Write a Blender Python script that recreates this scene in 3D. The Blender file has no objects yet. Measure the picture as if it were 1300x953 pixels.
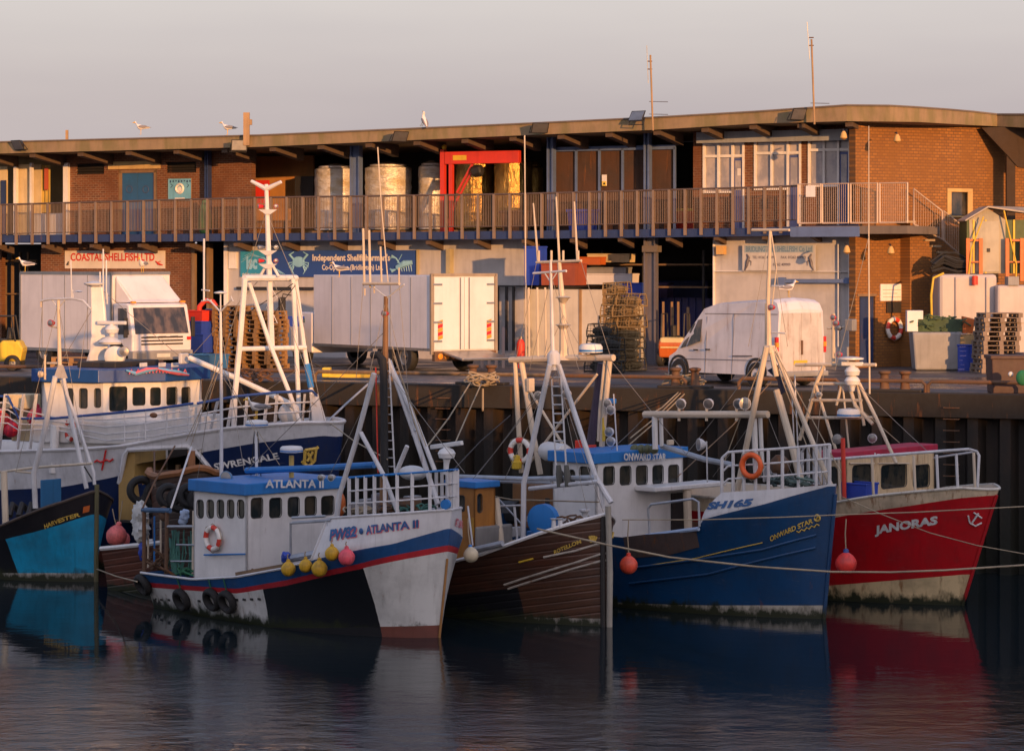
import bpy, math, random
from mathutils import Vector, Matrix, Euler
from mathutils.geometry import tessellate_polygon
V = Vector
rnd = random.Random(7)
sc = bpy.context.scene
COL = sc.collection
F, YH, CZ, QZ = 3500.0, 330.0, 8.28, 4.73     # focal length (px of a 1300 px wide photo), horizon row, eye height, quay height
CAM = V((0, 0, CZ))
R = math.radians

def P(px, py, s):                 # world point seen at a pixel, at a distance where 1 m spans s px
    return V(((px-650)/s, F/s, CZ-(py-YH)/s))
def G(px, py):                    # point on the quay surface
    return P(px, py, (py-YH)/(CZ-QZ))
def PR(p):                        # world point -> pixel
    s = F/p.y
    return (650+p.x*s, YH+(CZ-p.z)*s)

class Fr:                         # a local frame: x ahead, y to the left, z up
    def __init__(s, o, deg):
        s.M = Matrix.Translation(o) @ Matrix.Rotation(R(deg), 4, 'Z')
        s.I = s.M.inverted()
        s.c = s.I @ CAM
    def ray(s, px, py):
        return (s.I.to_3x3() @ V(((px-650)/F, 1, -(py-YH)/F)))
    def on(s, ax, px, py, v):
        d = s.ray(px, py); t = (v-s.c[ax])/d[ax]
        return s.c + d*t
    def onx(s, px, py, x): return s.on(0, px, py, x)
    def ony(s, px, py, y=0): return s.on(1, px, py, y)
    def onz(s, px, py, z): return s.on(2, px, py, z)
    def at(s, px, py, sc_): return s.I @ P(px, py, sc_)
    def pix(s, l): return PR(s.M @ V(l))

# ---------------------------------------------------------------- materials
MATS = {}
def new_mat(name):
    m = bpy.data.materials.new(name); m.use_nodes = True
    nt = m.node_tree; nt.nodes.clear()
    o = nt.nodes.new('ShaderNodeOutputMaterial'); b = nt.nodes.new('ShaderNodeBsdfPrincipled')
    nt.links.new(b.outputs[0], o.inputs[0])
    MATS[name] = m
    return m, nt, b
def N(nt, t, **k):
    n = nt.nodes.new('ShaderNode'+t)
    for a, v in k.items():
        if a[0] == '_': n.inputs[int(a[1:])].default_value = v
        else: setattr(n, a, v)
    return n
def L(nt, a, b): nt.links.new(a, b)
def c4(c): return (c[0], c[1], c[2], 1)
def ramp(nt, src, p0, p1, c0=(0,0,0,1), c1=(1,1,1,1)):
    r = N(nt, 'ValToRGB'); r.color_ramp.elements[0].position = p0; r.color_ramp.elements[1].position = p1
    r.color_ramp.elements[0].color = c0; r.color_ramp.elements[1].color = c1
    L(nt, src, r.inputs[0]); return r.outputs[0]
def mixc(nt, fac, a, b):
    m = N(nt, 'MixRGB')
    if hasattr(fac, 'node'): L(nt, fac, m.inputs[0])
    else: m.inputs[0].default_value = fac
    for i, v in ((1, a), (2, b)):
        if hasattr(v, 'node'): L(nt, v, m.inputs[i])
        else: m.inputs[i].default_value = c4(v)
    return m.outputs[0]
def noise(nt, vec, scale, detail=4, rough=.6):
    n = N(nt, 'TexNoise'); n.inputs['Scale'].default_value = scale; n.inputs['Detail'].default_value = detail
    n.inputs['Roughness'].default_value = rough; L(nt, vec, n.inputs['Vector']); return n.outputs['Fac']
def coords(nt, scale=(1, 1, 1)):
    tc = N(nt, 'TexCoord'); mp = N(nt, 'Mapping'); mp.inputs['Scale'].default_value = scale
    L(nt, tc.outputs['Object'], mp.inputs['Vector']); return mp.outputs[0]
def math_(nt, op, a, b=0.0, c=None):
    m = N(nt, 'Math', operation=op)
    for i, v in enumerate((a, b) if c is None else (a, b, c)):
        if hasattr(v, 'node'): L(nt, v, m.inputs[i])
        else: m.inputs[i].default_value = v
    return m.outputs[0]
def surf(nt, col, k=.25, rust=0, weather=1.0):
    """weathered colour: blotches, run-down streaks, rust spots and streaks"""
    v = coords(nt); st = coords(nt, (5, 5, .5))
    d = tuple(x*.55 for x in col)
    c = mixc(nt, ramp(nt, noise(nt, v, 1.3*weather), .42, .75), col, tuple(x*(1-k)+.03*k for x in col))
    c = mixc(nt, math_(nt, 'MULTIPLY', ramp(nt, noise(nt, st, 1.2*weather, 6), .5, .75), k*1.6), c, d)
    if rust:
        rs = ramp(nt, noise(nt, coords(nt, (6, 6, .8)), 1.0*weather, 8, .7), .66-.13*rust, .76-.08*rust)
        rc = mixc(nt, noise(nt, v, 9), (.30, .11, .02), (.12, .04, .015))
        c = mixc(nt, math_(nt, 'MULTIPLY', rs, min(1, .55+.3*rust)), c, rc)
    return c
def bump(nt, b, h, strength=.3, dist=.02):
    n = N(nt, 'Bump'); n.inputs['Strength'].default_value = strength; n.inputs['Distance'].default_value = dist
    L(nt, h, n.inputs['Height']); L(nt, n.outputs[0], b.inputs['Normal'])
def paint(name, col, rough=.5, k=.25, rust=0, metal=0, bs=.15, w=1.0):
    if name in MATS: return MATS[name]
    m, nt, b = new_mat(name)
    L(nt, surf(nt, col, k, rust, w), b.inputs['Base Color'])
    v = coords(nt)
    rr = N(nt, 'MapRange'); rr.inputs[3].default_value = max(.05, rough-.12); rr.inputs[4].default_value = min(1, rough+.15)
    L(nt, noise(nt, v, 6), rr.inputs[0]); L(nt, rr.outputs[0], b.inputs['Roughness'])
    b.inputs['Metallic'].default_value = metal
    if bs: bump(nt, b, noise(nt, v, 4, 5), bs, .03)
    return m
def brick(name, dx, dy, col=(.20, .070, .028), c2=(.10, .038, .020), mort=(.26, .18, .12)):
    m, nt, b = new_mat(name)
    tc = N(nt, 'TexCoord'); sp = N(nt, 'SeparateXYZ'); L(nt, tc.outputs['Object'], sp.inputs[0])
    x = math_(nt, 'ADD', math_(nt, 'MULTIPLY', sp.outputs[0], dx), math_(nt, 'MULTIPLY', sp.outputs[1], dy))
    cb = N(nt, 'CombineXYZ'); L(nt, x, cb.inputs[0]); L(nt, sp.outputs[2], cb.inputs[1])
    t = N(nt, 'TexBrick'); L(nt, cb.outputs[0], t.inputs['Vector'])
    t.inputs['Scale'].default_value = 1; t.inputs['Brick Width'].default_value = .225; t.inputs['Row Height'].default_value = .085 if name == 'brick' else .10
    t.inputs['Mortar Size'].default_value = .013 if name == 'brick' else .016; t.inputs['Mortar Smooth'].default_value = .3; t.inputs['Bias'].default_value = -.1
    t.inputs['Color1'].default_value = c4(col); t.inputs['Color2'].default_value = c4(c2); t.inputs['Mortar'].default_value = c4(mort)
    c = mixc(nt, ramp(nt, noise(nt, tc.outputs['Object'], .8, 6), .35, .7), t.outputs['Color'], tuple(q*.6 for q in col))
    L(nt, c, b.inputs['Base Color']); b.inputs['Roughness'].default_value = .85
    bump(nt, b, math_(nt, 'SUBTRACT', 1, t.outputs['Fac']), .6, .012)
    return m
def glassm(name='window_glass', col=(.02, .025, .03), tint=(.07, .06, .05)):
    m, nt, b = new_mat(name)
    n = ramp(nt, noise(nt, coords(nt, (1, 1, .6)), 2.2, 3), .45, .62)
    L(nt, mixc(nt, n, col, tint), b.inputs['Base Color']); b.inputs['Roughness'].default_value = .08
    b.inputs['IOR'].default_value = 1.5
    bump(nt, b, noise(nt, coords(nt), .8, 1), .05, .02)
    return m

# ---------------------------------------------------------------- mesh builder
class MB:
    def __init__(s): s.v = []; s.f = []; s.m = []; s.mi = 0
    def add(s, vs, fs, mi=None):
        o = len(s.v); s.v += [V(q) for q in vs]
        for f in fs: s.f.append([i+o for i in f]); s.m.append(s.mi if mi is None else mi)
        return s
    def box(s, a, b, mi=None):
        a, b = V(a), V(b)
        x0, x1 = sorted((a.x, b.x)); y0, y1 = sorted((a.y, b.y)); z0, z1 = sorted((a.z, b.z))
        return s.hexa([(x0,y0,z0),(x1,y0,z0),(x1,y1,z0),(x0,y1,z0)], [(x0,y0,z1),(x1,y0,z1),(x1,y1,z1),(x0,y1,z1)], mi)
    def hexa(s, lo, hi, mi=None):
        return s.add(list(lo)+list(hi), [(3,2,1,0),(4,5,6,7),(0,1,5,4),(1,2,6,5),(2,3,7,6),(3,0,4,7)], mi)
    def bar(s, a, b, w, h=None, up=(0,0,1), mi=None):       # rectangular bar from a to b
        a, b = V(a), V(b); h = h or w
        d = (b-a).normalized(); u = V(up)
        if abs(d.dot(u)) > .99: u = V((1,0,0))
        x = d.cross(u).normalized()*w/2; y = x.cross(d).normalized()*h/2
        return s.hexa([a-x-y, a+x-y, a+x+y, a-x+y], [b-x-y, b+x-y, b+x+y, b-x+y], mi)
    def tube(s, pts, r, n=8, mi=None, cap=True):
        pts = [V(p) for p in pts]; k = len(pts)
        rs = r if isinstance(r, (list, tuple)) else [r]*k
        vs = []; prev = None
        for i, p in enumerate(pts):
            d = (pts[min(i+1, k-1)]-pts[max(i-1, 0)])
            d = d.normalized() if d.length > 1e-9 else V((0,0,1))
            if prev is None:
                u = V((0,0,1)) if abs(d.z) < .9 else V((1,0,0)); x = d.cross(u).normalized()
            else:
                x = (prev-d*prev.dot(d)); x = x.normalized() if x.length > 1e-6 else d.orthogonal().normalized()
            prev = x; y = d.cross(x)
            vs += [p+(x*math.cos(2*math.pi*j/n)+y*math.sin(2*math.pi*j/n))*rs[i] for j in range(n)]
        fs = [(i*n+j, i*n+(j+1)%n, (i+1)*n+(j+1)%n, (i+1)*n+j) for i in range(k-1) for j in range(n)]
        if cap: fs += [tuple(range(n))[::-1], tuple((k-1)*n+j for j in range(n))]
        return s.add(vs, fs, mi)
    def prism(s, poly, off, mi=None):
        n = len(poly); off = V(off); a = [V(p) for p in poly]
        fs = [tuple(range(n))[::-1], tuple(range(n, 2*n))]+[(i, (i+1)%n, (i+1)%n+n, i+n) for i in range(n)]
        return s.add(a+[p+off for p in a], fs, mi)
    def lathe(s, prof, c=(0,0,0), ax=(0,0,1), n=16, mi=None, cap=True):
        q = V(ax).to_track_quat('Z', 'Y'); c = V(c)
        vs = [c+q@V((r*math.cos(2*math.pi*j/n), r*math.sin(2*math.pi*j/n), z)) for r, z in prof for j in range(n)]
        k = len(prof)
        fs = [(i*n+j, i*n+(j+1)%n, (i+1)*n+(j+1)%n, (i+1)*n+j) for i in range(k-1) for j in range(n)]
        if cap: fs += [tuple(range(n))[::-1], tuple((k-1)*n+j for j in range(n))]
        return s.add(vs, fs, mi)
    def ball(s, c, r, sc_=(1,1,1), n=14, mi=None):
        c = V(c); prof = [(max(.001, math.sin(math.pi*i/n)), -math.cos(math.pi*i/n)) for i in range(n+1)]
        o = len(s.v); s.lathe([(a*r, b*r) for a, b in prof], (0,0,0), (0,0,1), n+2, mi)
        for i in range(o, len(s.v)): s.v[i] = V((s.v[i].x*sc_[0], s.v[i].y*sc_[1], s.v[i].z*sc_[2]))+c
        return s
    def torus(s, c, R_, r, ax=(0,0,1), n=28, k=10, seg=None, sq=1):
        q = V(ax).to_track_quat('Z', 'Y'); c = V(c); vs = []; fs = []; ms = []
        for i in range(n):
            a = 2*math.pi*i/n
            for j in range(k):
                b = 2*math.pi*j/k
                vs.append(c+q@V(((R_+r*math.cos(b))*math.cos(a), (R_+r*math.cos(b))*math.sin(a), r*sq*math.sin(b))))
        o = len(s.v); s.v += vs
        for i in range(n):
            for j in range(k):
                s.f.append([o+i*k+j, o+((i+1)%n)*k+j, o+((i+1)%n)*k+(j+1)%k, o+i*k+(j+1)%k])
                s.m.append(seg(i/n) if seg else s.mi)
        return s
    def grid(s, rows, mi=None):
        n = len(rows[0]); vs = [p for r in rows for p in r]
        return s.add(vs, [(i*n+j, i*n+j+1, (i+1)*n+j+1, (i+1)*n+j) for i in range(len(rows)-1) for j in range(n-1)], mi)
    def panel(s, O, U, W, outer, holes, th, mi=None):
        """wall sheet with real openings: outer/holes are 2-D polygons in the U, W axes; thickness goes inward"""
        O, U, W = V(O), V(U), V(W); Nn = U.cross(W).normalized()
        loops = [outer]+list(holes); flat = [p for l in loops for p in l]
        tri = tessellate_polygon([[V((p[0], p[1], 0)) for p in l] for l in loops])
        fr_ = [O+U*p[0]+W*p[1] for p in flat]; bk = [q-Nn*th for q in fr_]; n = len(flat)
        fs = []
        for t in tri:
            a, b, c = (flat[i] for i in t)
            if (b[0]-a[0])*(c[1]-a[1])-(b[1]-a[1])*(c[0]-a[0]) < 0: t = t[::-1]
            fs += [tuple(t), tuple(i+n for i in t[::-1])]
        o = 0
        for l in loops:
            k = len(l)
            fs += [(o+i, o+(i+1)%k, o+(i+1)%k+n, o+i+n) for i in range(k)]; o += k
        return s.add(fr_+bk, fs, mi)
    def build(s, name, mats, parent=None, smooth=False, bevel=0, loc=None, rot=None):
        me = bpy.data.meshes.new(name)
        vs = s.v if loc is None else [v-V(loc) for v in s.v]
        me.from_pydata([tuple(v) for v in vs], [], s.f)
        mats = mats if isinstance(mats, (list, tuple)) else [mats]
        for m in mats: me.materials.append(m)
        if len(mats) > 1: me.polygons.foreach_set('material_index', s.m)
        if smooth:
            me.polygons.foreach_set('use_smooth', [True]*len(me.polygons))
        me.update()
        if smooth:
            try: me.set_sharp_from_angle(angle=R(40))
            except Exception: pass
        o = bpy.data.objects.new(name, me); COL.objects.link(o)
        if parent: o.parent = parent
        if loc is not None: o.location = loc
        if bevel:
            b = o.modifiers.new('bevel', 'BEVEL'); b.width = bevel; b.segments = 2; b.limit_method = 'ANGLE'
        return o

def thing(name, label, cat, M, group=None, kind=None):
    o = bpy.data.objects.new(name, None); COL.objects.link(o)
    o.matrix_world = M if isinstance(M, Matrix) else Matrix.Translation(M)
    o.empty_display_size = .1
    return tag(o, label, cat, group, kind)
def tag(o, label=None, cat=None, group=None, kind=None):
    if label: o['label'] = label
    if cat: o['category'] = cat
    if group: o['group'] = group
    if kind: o['kind'] = kind
    return o
def dup(o, M, label, group=None):
    c = o.copy(); COL.objects.link(c); c.matrix_world = M
    if label: c['label'] = label
    if group: c['group'] = group
    for ch in [q for q in o.children]:
        d = ch.copy(); COL.objects.link(d); d.parent = c
        for g in [q for q in ch.children]:
            e = g.copy(); COL.objects.link(e); e.parent = d
    return c
def TR(loc, rz=0, rx=0, ry=0, sc_=1):
    return Matrix.Translation(loc) @ Euler((R(rx), R(ry), R(rz))).to_matrix().to_4x4() @ Matrix.Scale(sc_, 4)
def face_to(loc, ax, roll=0):     # object whose local Z looks along ax
    return Matrix.Translation(loc) @ V(ax).to_track_quat('Z', 'Y').to_matrix().to_4x4() @ Matrix.Rotation(R(roll), 4, 'Z')

_T = {}
def glyphs(txt, bold=.0, shear=0.0):
    k = (txt, bold, shear)
    if k in _T: return _T[k]
    cu = bpy.data.curves.new('t', 'FONT'); cu.body = txt; cu.size = 1; cu.offset = bold; cu.shear = shear; cu.resolution_u = 3
    ob = bpy.data.objects.new('t', cu)
    me = bpy.data.meshes.new_from_object(ob)
    vs = [(v.co.x, v.co.y) for v in me.vertices]; fs = [list(p.vertices) for p in me.polygons]
    x0 = min(v[0] for v in vs); x1 = max(v[0] for v in vs); y0 = min(v[1] for v in vs); y1 = max(v[1] for v in vs)
    vs = [((x-x0)/(x1-x0), (y-y0)/(y1-y0)) for x, y in vs]
    bpy.data.objects.remove(ob); bpy.data.curves.remove(cu); bpy.data.meshes.remove(me)
    _T[k] = (vs, fs); return _T[k]
def text_on(mb, txt, fn, bold=.015, shear=0, mi=None):     # fn maps unit square -> 3-D
    vs, fs = glyphs(txt, bold, shear)
    mb.add([fn(x, y) for x, y in vs], fs, mi)
def flat(O, U, W):
    O, U, W = V(O), V(U), V(W)
    return lambda x, y: O+U*x+W*y
def rrect(x0, y0, x1, y1, r=.05, n=3):
    x0, x1 = sorted((x0, x1)); y0, y1 = sorted((y0, y1)); r = min(r, (x1-x0)/2.1, (y1-y0)/2.1); p = []
    for cx, cy, a in ((x1-r, y1-r, 0), (x0+r, y1-r, 90), (x0+r, y0+r, 180), (x1-r, y0+r, 270)):
        for i in range(n+1):
            t = R(a+90*i/n); p.append((cx+r*math.cos(t), cy+r*math.sin(t)))
    return p
def lerp(a, b, t): return a+(b-a)*t
def interp(pts, x):
    if x <= pts[0][0]: return pts[0][1]
    for (a, b), (c, d) in zip(pts, pts[1:]):
        if x <= c: return b+(d-b)*(x-a)/(c-a) if c > a else d
    return pts[-1][1]
def sag(a, b, d, n=12):
    a, b = V(a), V(b)
    return [a.lerp(b, i/n)-V((0, 0, d*4*(i/n)*(1-i/n))) for i in range(n+1)]
# ---------------------------------------------------------------- camera, light, sky
cam = bpy.data.objects.new('camera', bpy.data.cameras.new('camera')); COL.objects.link(cam)
cam.location = CAM; cam.rotation_euler = (R(90), 0, 0)
cam.data.sensor_width = 36; cam.data.lens = F/1300*36; cam.data.shift_y = (YH-476.5)/1300; cam.data.clip_end = 5000
sc.camera = cam
SUN_EL = 6.3; sd = V((.40, -.917, 0)).normalized(); sd.z = math.tan(R(SUN_EL)); sd.normalize()
sun = bpy.data.objects.new('sun', bpy.data.lights.new('sun', 'SUN')); COL.objects.link(sun)
sun.rotation_euler = sd.to_track_quat('Z', 'Y').to_euler(); sun.data.energy = 5.0; sun.data.angle = R(.6); sun.data.color = (1, .48, .165)
w = bpy.data.worlds.new('World'); sc.world = w; w.use_nodes = True
nt = w.node_tree; bg = nt.nodes['Background']
sky = N(nt, 'TexSky', sky_type='NISHITA'); sky.sun_disc = False; sky.sun_elevation = R(SUN_EL); sky.sun_rotation = math.atan2(sd.x, sd.y)
sky.air_density = 1.3; sky.dust_density = 3.0; sky.ozone_density = 1.5
tc = N(nt, 'TexCoord'); sp = N(nt, 'SeparateXYZ'); L(nt, tc.outputs['Generated'], sp.inputs[0])
veil = N(nt, 'ValToRGB'); L(nt, sp.outputs[2], veil.inputs[0])       # thin high dusk cloud veil
e = veil.color_ramp.elements; e[0].position = 0; e[0].color = (4.1, 3.5, 3.5, 1); e[1].position = .35; e[1].color = (1.9, 2.5, 3.9, 1)
k = e.new(.05); k.color = (3.75, 3.35, 3.45, 1); k = e.new(.10); k.color = (4.7, 4.35, 4.3, 1)
veil.color_ramp.interpolation = 'EASE'
mx = N(nt, 'MixRGB'); mx.inputs[0].default_value = .85; L(nt, sky.outputs[0], mx.inputs[1]); L(nt, veil.outputs[0], mx.inputs[2])
# the bright after-glow of the low sun fills the half of the sky behind the viewer; faint cloud streaks
dt = N(nt, 'VectorMath', operation='DOT_PRODUCT'); L(nt, tc.outputs['Generated'], dt.inputs[0]); dt.inputs[1].default_value = (sd.x, sd.y, .12)
gl = ramp(nt, dt.outputs['Value'], .1, .95)
glow = mixc(nt, gl, (0, 0, 0), (5.6, 4.4, 4.0))
mpc = N(nt, 'Mapping'); mpc.inputs['Scale'].default_value = (1.5, 1.5, 9); L(nt, tc.outputs['Generated'], mpc.inputs['Vector']); cs = noise(nt, mpc.outputs[0], 1.6, 4)
cm = N(nt, 'MixRGB', blend_type='ADD'); cm.inputs[0].default_value = 1; L(nt, mx.outputs[0], cm.inputs[1]); L(nt, glow, cm.inputs[2])
cl = N(nt, 'MixRGB', blend_type='MULTIPLY'); cl.inputs[0].default_value = 1; L(nt, cm.outputs[0], cl.inputs[1])
L(nt, mixc(nt, ramp(nt, cs, .35, .7), (.93, .92, .94), (1.05, 1.04, 1.03)), cl.inputs[2])
L(nt, cl.outputs[0], bg.inputs[0]); bg.inputs[1].default_value = .15
sc.view_settings.view_transform = 'Standard'; sc.view_settings.look = 'None'; sc.view_settings.exposure = .12; sc.view_settings.gamma = 1

# ---------------------------------------------------------------- frames of the quay and of the building
qa, qb = P(0, 0, 42.0), P(1300, 0, 48.5)
QD = math.degrees(math.atan2(qb.y-qa.y, qb.x-qa.x))
QF = Fr(V((qa.x, qa.y, QZ)), QD)            # x along the edge, y inland, z up from the quay surface
QL = (V((qb.x, qb.y))-V((qa.x, qa.y))).length
fa, fb_ = P(0, 0, 33.0), P(960, 0, 38.0)
FD = math.degrees(math.atan2(fb_.y-fa.y, fb_.x-fa.x))
B = Fr(V((fa.x, fa.y, QZ)), FD)             # building: x along the front, y into it
def bu(px, y=0): return B.ony(px, 400, y).x
def bz(px, py, y=0): return B.ony(px, py, y).z

# ---------------------------------------------------------------- water
m, nt, b = new_mat('harbour_water')
b.inputs['Base Color'].default_value = (.006, .012, .016, 1); b.inputs['Roughness'].default_value = .03; b.inputs['IOR'].default_value = 1.33
b.inputs['Specular IOR Level'].default_value = .5
v = coords(nt, (.75, 1.05, 1)); v2 = coords(nt, (.12, .18, 1))
calm = ramp(nt, noise(nt, v2, .7, 2), .40, .62)
h = math_(nt, 'ADD', noise(nt, v, 1.6, 3, .5), math_(nt, 'MULTIPLY', noise(nt, v, 7.0, 4, .65), math_(nt, 'MULTIPLY_ADD', calm, .35, .08)))
spw = N(nt, 'SeparateXYZ'); L(nt, coords(nt), spw.inputs[0])      # open basin is ruffled, the water between the hulls is sheltered
rf = N(nt, 'MapRange'); rf.inputs[1].default_value = 58; rf.inputs[2].default_value = 44; rf.inputs[3].default_value = .2; rf.inputs[4].default_value = 2.2
L(nt, math_(nt, 'ADD', spw.outputs[1], math_(nt, 'MULTIPLY', math_(nt, 'SUBTRACT', noise(nt, v2, .8, 2), .5), 14)), rf.inputs[0])
bump(nt, b, math_(nt, 'MULTIPLY', h, rf.outputs[0]), 1.0, .022)
MB().grid([[V((x, y, 0)) for x in (-160, -60, 0, 60, 160)] for y in (-60, 20, 60, 120)]).build('water', m, None)
tag(bpy.data.objects['water'], kind='structure')
for mm_ in [bpy.data.objects['water'].data]: mm_.update()

# ground: quay apron of worn asphalt and concrete running back far behind the building
m, nt, b = new_mat('asphalt')
v = coords(nt)
c = mixc(nt, ramp(nt, noise(nt, v, .35, 5), .4, .65), (.06, .055, .06), (.10, .092, .095))
c = mixc(nt, ramp(nt, noise(nt, coords(nt, (.2, 1.5, 1)), 1.1, 5), .52, .6), c, (.035, .033, .038))
L(nt, c, b.inputs['Base Color'])
L(nt, ramp(nt, noise(nt, v, .5, 4), .4, .6, (.25,.25,.25,1), (.75,.75,.75,1)), b.inputs['Roughness'])
bump(nt, b, noise(nt, v, 25, 3), .4, .01)
g = MB().grid([[QF.M.inverted() and QF.M @ V((x*k_, y, 0)) for x in (-120, 0, 40, 160)] for y, k_ in ((.7, 1), (30, 3), (300, 12), (2500, 20))])
tag(g.build('quay_ground', m), kind='structure')
# unseen bank added behind the viewer to block the low sun from the water
m, nt, b = new_mat('sun_blocker_green'); L(nt, surf(nt, (.06, .07, .03), .4), b.inputs['Base Color']); b.inputs['Roughness'].default_value = .95
rows = []
for y, z in ((-34, -.5), (-38, 10), (-41, 18.2), (-48, 18.6), (-70, 6), (-110, 3)):
    rows.append([V((x, y+2*math.sin(x*.07), z+(.25*math.sin(x*.31)+.2*math.sin(x*.83) if z > 12 else 0))) for x in range(-80, 200, 4)])
tag(MB().grid(rows).build('sun_blocker', m, smooth=True), kind='structure')

# ---------------------------------------------------------------- quay wall
m_cap = paint('cap_concrete', (.018, .015, .013), .85, .5, .7, w=.7)
m, nt, b = new_mat('sheet_piling')
v = coords(nt, (1, 1, .25))
sp = N(nt, 'SeparateXYZ'); L(nt, coords(nt), sp.inputs[0])
wet = ramp(nt, math_(nt, 'ADD', sp.outputs[2], math_(nt, 'MULTIPLY', noise(nt, v, 1.5), .9)), -2.9, .2)
c = mixc(nt, ramp(nt, noise(nt, v, 2.2, 6), .4, .65), (.009, .007, .006), (.028, .016, .010))
zr = N(nt, 'MapRange'); zr.inputs[1].default_value = -3.6; zr.inputs[2].default_value = -1.2; L(nt, math_(nt, 'ADD', sp.outputs[2], math_(nt, 'MULTIPLY', noise(nt, v, 2), .8)), zr.inputs[0])
c = mixc(nt, zr.outputs[0], (.007, .009, .005), c)
L(nt, c, b.inputs['Base Color']); b.inputs['Roughness'].default_value = .7; bump(nt, b, noise(nt, coords(nt), 9, 5), .5, .02)
qw = thing('quay_wall', 'dark steel sheet piled quay wall with a concrete cap rising out of the harbour', 'wall', QF.M)
X0, X1 = -60, QL+60
g = MB(); g.box((X0, 0, -.62), (X1, .74, .02)); g.build('capping_beam', m_cap, qw, bevel=.02)
g = MB(); rows = [[], []]; x = X0
while x < X1:
    for dx, dy in ((0, .10), (.28, .10), (.42, .50), (.72, .50), (.86, .10)):
        rows[0].append(V((x+dx, dy+.05, -.62))); rows[1].append(V((x+dx, dy+.05, -6)))
    x += .86
g.grid(rows); g.build('sheet_piling', m, qw)
m_rust = paint('rusty_iron', (.13, .07, .04), .8, .5, 1)
m_rail_y = paint('worn_kerb_pipe', (.20, .13, .07), .7, .6, .6)
m_blk = paint('black_iron', (.02, .018, .018), .6, .3, .4)
g = MB()
for px in (563, 1208):        # rungs let into the wall
    u = QF.ony(px, 520, 0).x
    for i in range(14): g.tube([(u-.2, .02, -.35-.3*i), (u-.2, -.10, -.35-.3*i), (u+.2, -.10, -.35-.3*i), (u+.2, .02, -.35-.3*i)], .014, 6)
g.build('ladder_rungs', m_rust, qw)
# bull-nosed pipe barriers along the edge
pipes = [(-60, 'x'), (-20, 60), (66, 250), (256, 395), (400, 700), (712, 870), (938, 1066), (1079, 1175), (1178, 1310)]
first = None
for i, (a, c) in enumerate(pipes[1:]):
    ua, ub = QF.ony(a, 480, .35).x, QF.ony(c, 480, .35).x
    g = MB(); r = .055
    g.tube([(ua, .35, 0), (ua, .35, .22), (ua+.10, .35, .32), (ub-.10, .35, .32), (ub, .35, .22), (ub, .35, 0)], r, 8)
    k = max(1, int((ub-ua)/2.4))
    for j in range(1, k): g.tube([(lerp(ua, ub, j/k), .35, 0), (lerp(ua, ub, j/k), .35, .3)], r*.8, 7)
    nm = ['by the left frame edge', 'in front of the left lorry', 'below the pallet stacks', 'below the open tail lift', 'ahead of the white van nose',
          'below the van rear doors', 'right of the twin bollards', 'before the brown bins'][i]
    o = g.build('edge_barrier', m_rail_y if i in (1, 3) else m_rust, None, True)
    o.matrix_world = QF.M
    tag(o, 'low rusty pipe barrier on the quay edge '+nm, 'barrier', 'pipe barriers along the quay edge')
# mooring bollards
def bollard():
    t = thing('mooring_bollard', 'pair of stubby rusty bollards between two pipe barriers near the brick corner', 'bollard', QF.M @ Matrix.Translation(QF.ony(1136, 502, .45)*1) )
    g = MB(); g.box((-.75, -.2, -.0), (.75, .25, .08)); g.build('base_plate', m_blk, t, bevel=.02)
    for sx in (-.28, .28):
        MB().lathe([(.15, .08), (.13, .12), (.11, .45), (.17, .5), (.17, .55), (.06, .58)], (sx, 0, 0), n=14).build('bollard_post', m_rust, t, True)
    return t
bo = bollard(); bo.matrix_world = QF.M @ Matrix.Translation((QF.ony(1136, 500, .45).x, .45, .02))
for px, nm in ((612, 'rusty bollard pair wound with mooring rope under the tail lift'), (870, 'bollard pair buried in rope coils beside the van front wheel')):
    dup(bo, QF.M @ Matrix.Translation((QF.ony(px, 492, .45).x, .45, .02)), nm, None)
bo['group'] = 'mooring bollards'
for o in bpy.data.objects:
    if o.name.startswith('mooring_bollard'): o['group'] = 'mooring bollards'

# ---------------------------------------------------------------- the building
m_brick = brick('brick', 1, 0)
m_fascia = None
m, nt, b = new_mat('mossy_concrete'); v = coords(nt, (1, 1, 1))
c = surf(nt, (.27, .19, .11), .3)
sp = N(nt, 'SeparateXYZ'); L(nt, coords(nt), sp.inputs[0])
c = mixc(nt, math_(nt, 'MULTIPLY', ramp(nt, noise(nt, coords(nt, (2.5, 2.5, .7)), 1.0, 6), .44, .62), .55), c, (.13, .12, .04))
L(nt, c, b.inputs['Base Color']); b.inputs['Roughness'].default_value = .9; m_fascia = m
m_darkin = paint('shade_dark_interior', (.035, .03, .028), .9, .3)  # near-black colour paints in the shade of the open bays
m_timber = paint('weathered_timber', (.22, .14, .08), .8, .4)
m_beam = paint('dark_stained_beam', (.10, .065, .045), .8, .3)
m_blue = paint('blue_steel_paint', (.02, .04, .13), .5, .3, .2)
m_bluelite = paint('faded_blue_paint', (.10, .15, .30), .5, .3, .2)
m_white = paint('white_frame_paint', (.75, .72, .70), .45, .2)
m_railst = paint('galvanised_brown_rail', (.22, .16, .12), .6, .3, .3)
m_glass = glassm()
m_glass2 = glassm('reflective_pane', (.25, .24, .27), (.40, .36, .36))
m_slab = paint('concrete_soffit', (.16, .13, .11), .9, .3)
fm = thing('harbour_building', 'long two storey brick harbour building with flat mossy roof and an open upper walkway', 'building', B.M)
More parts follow.
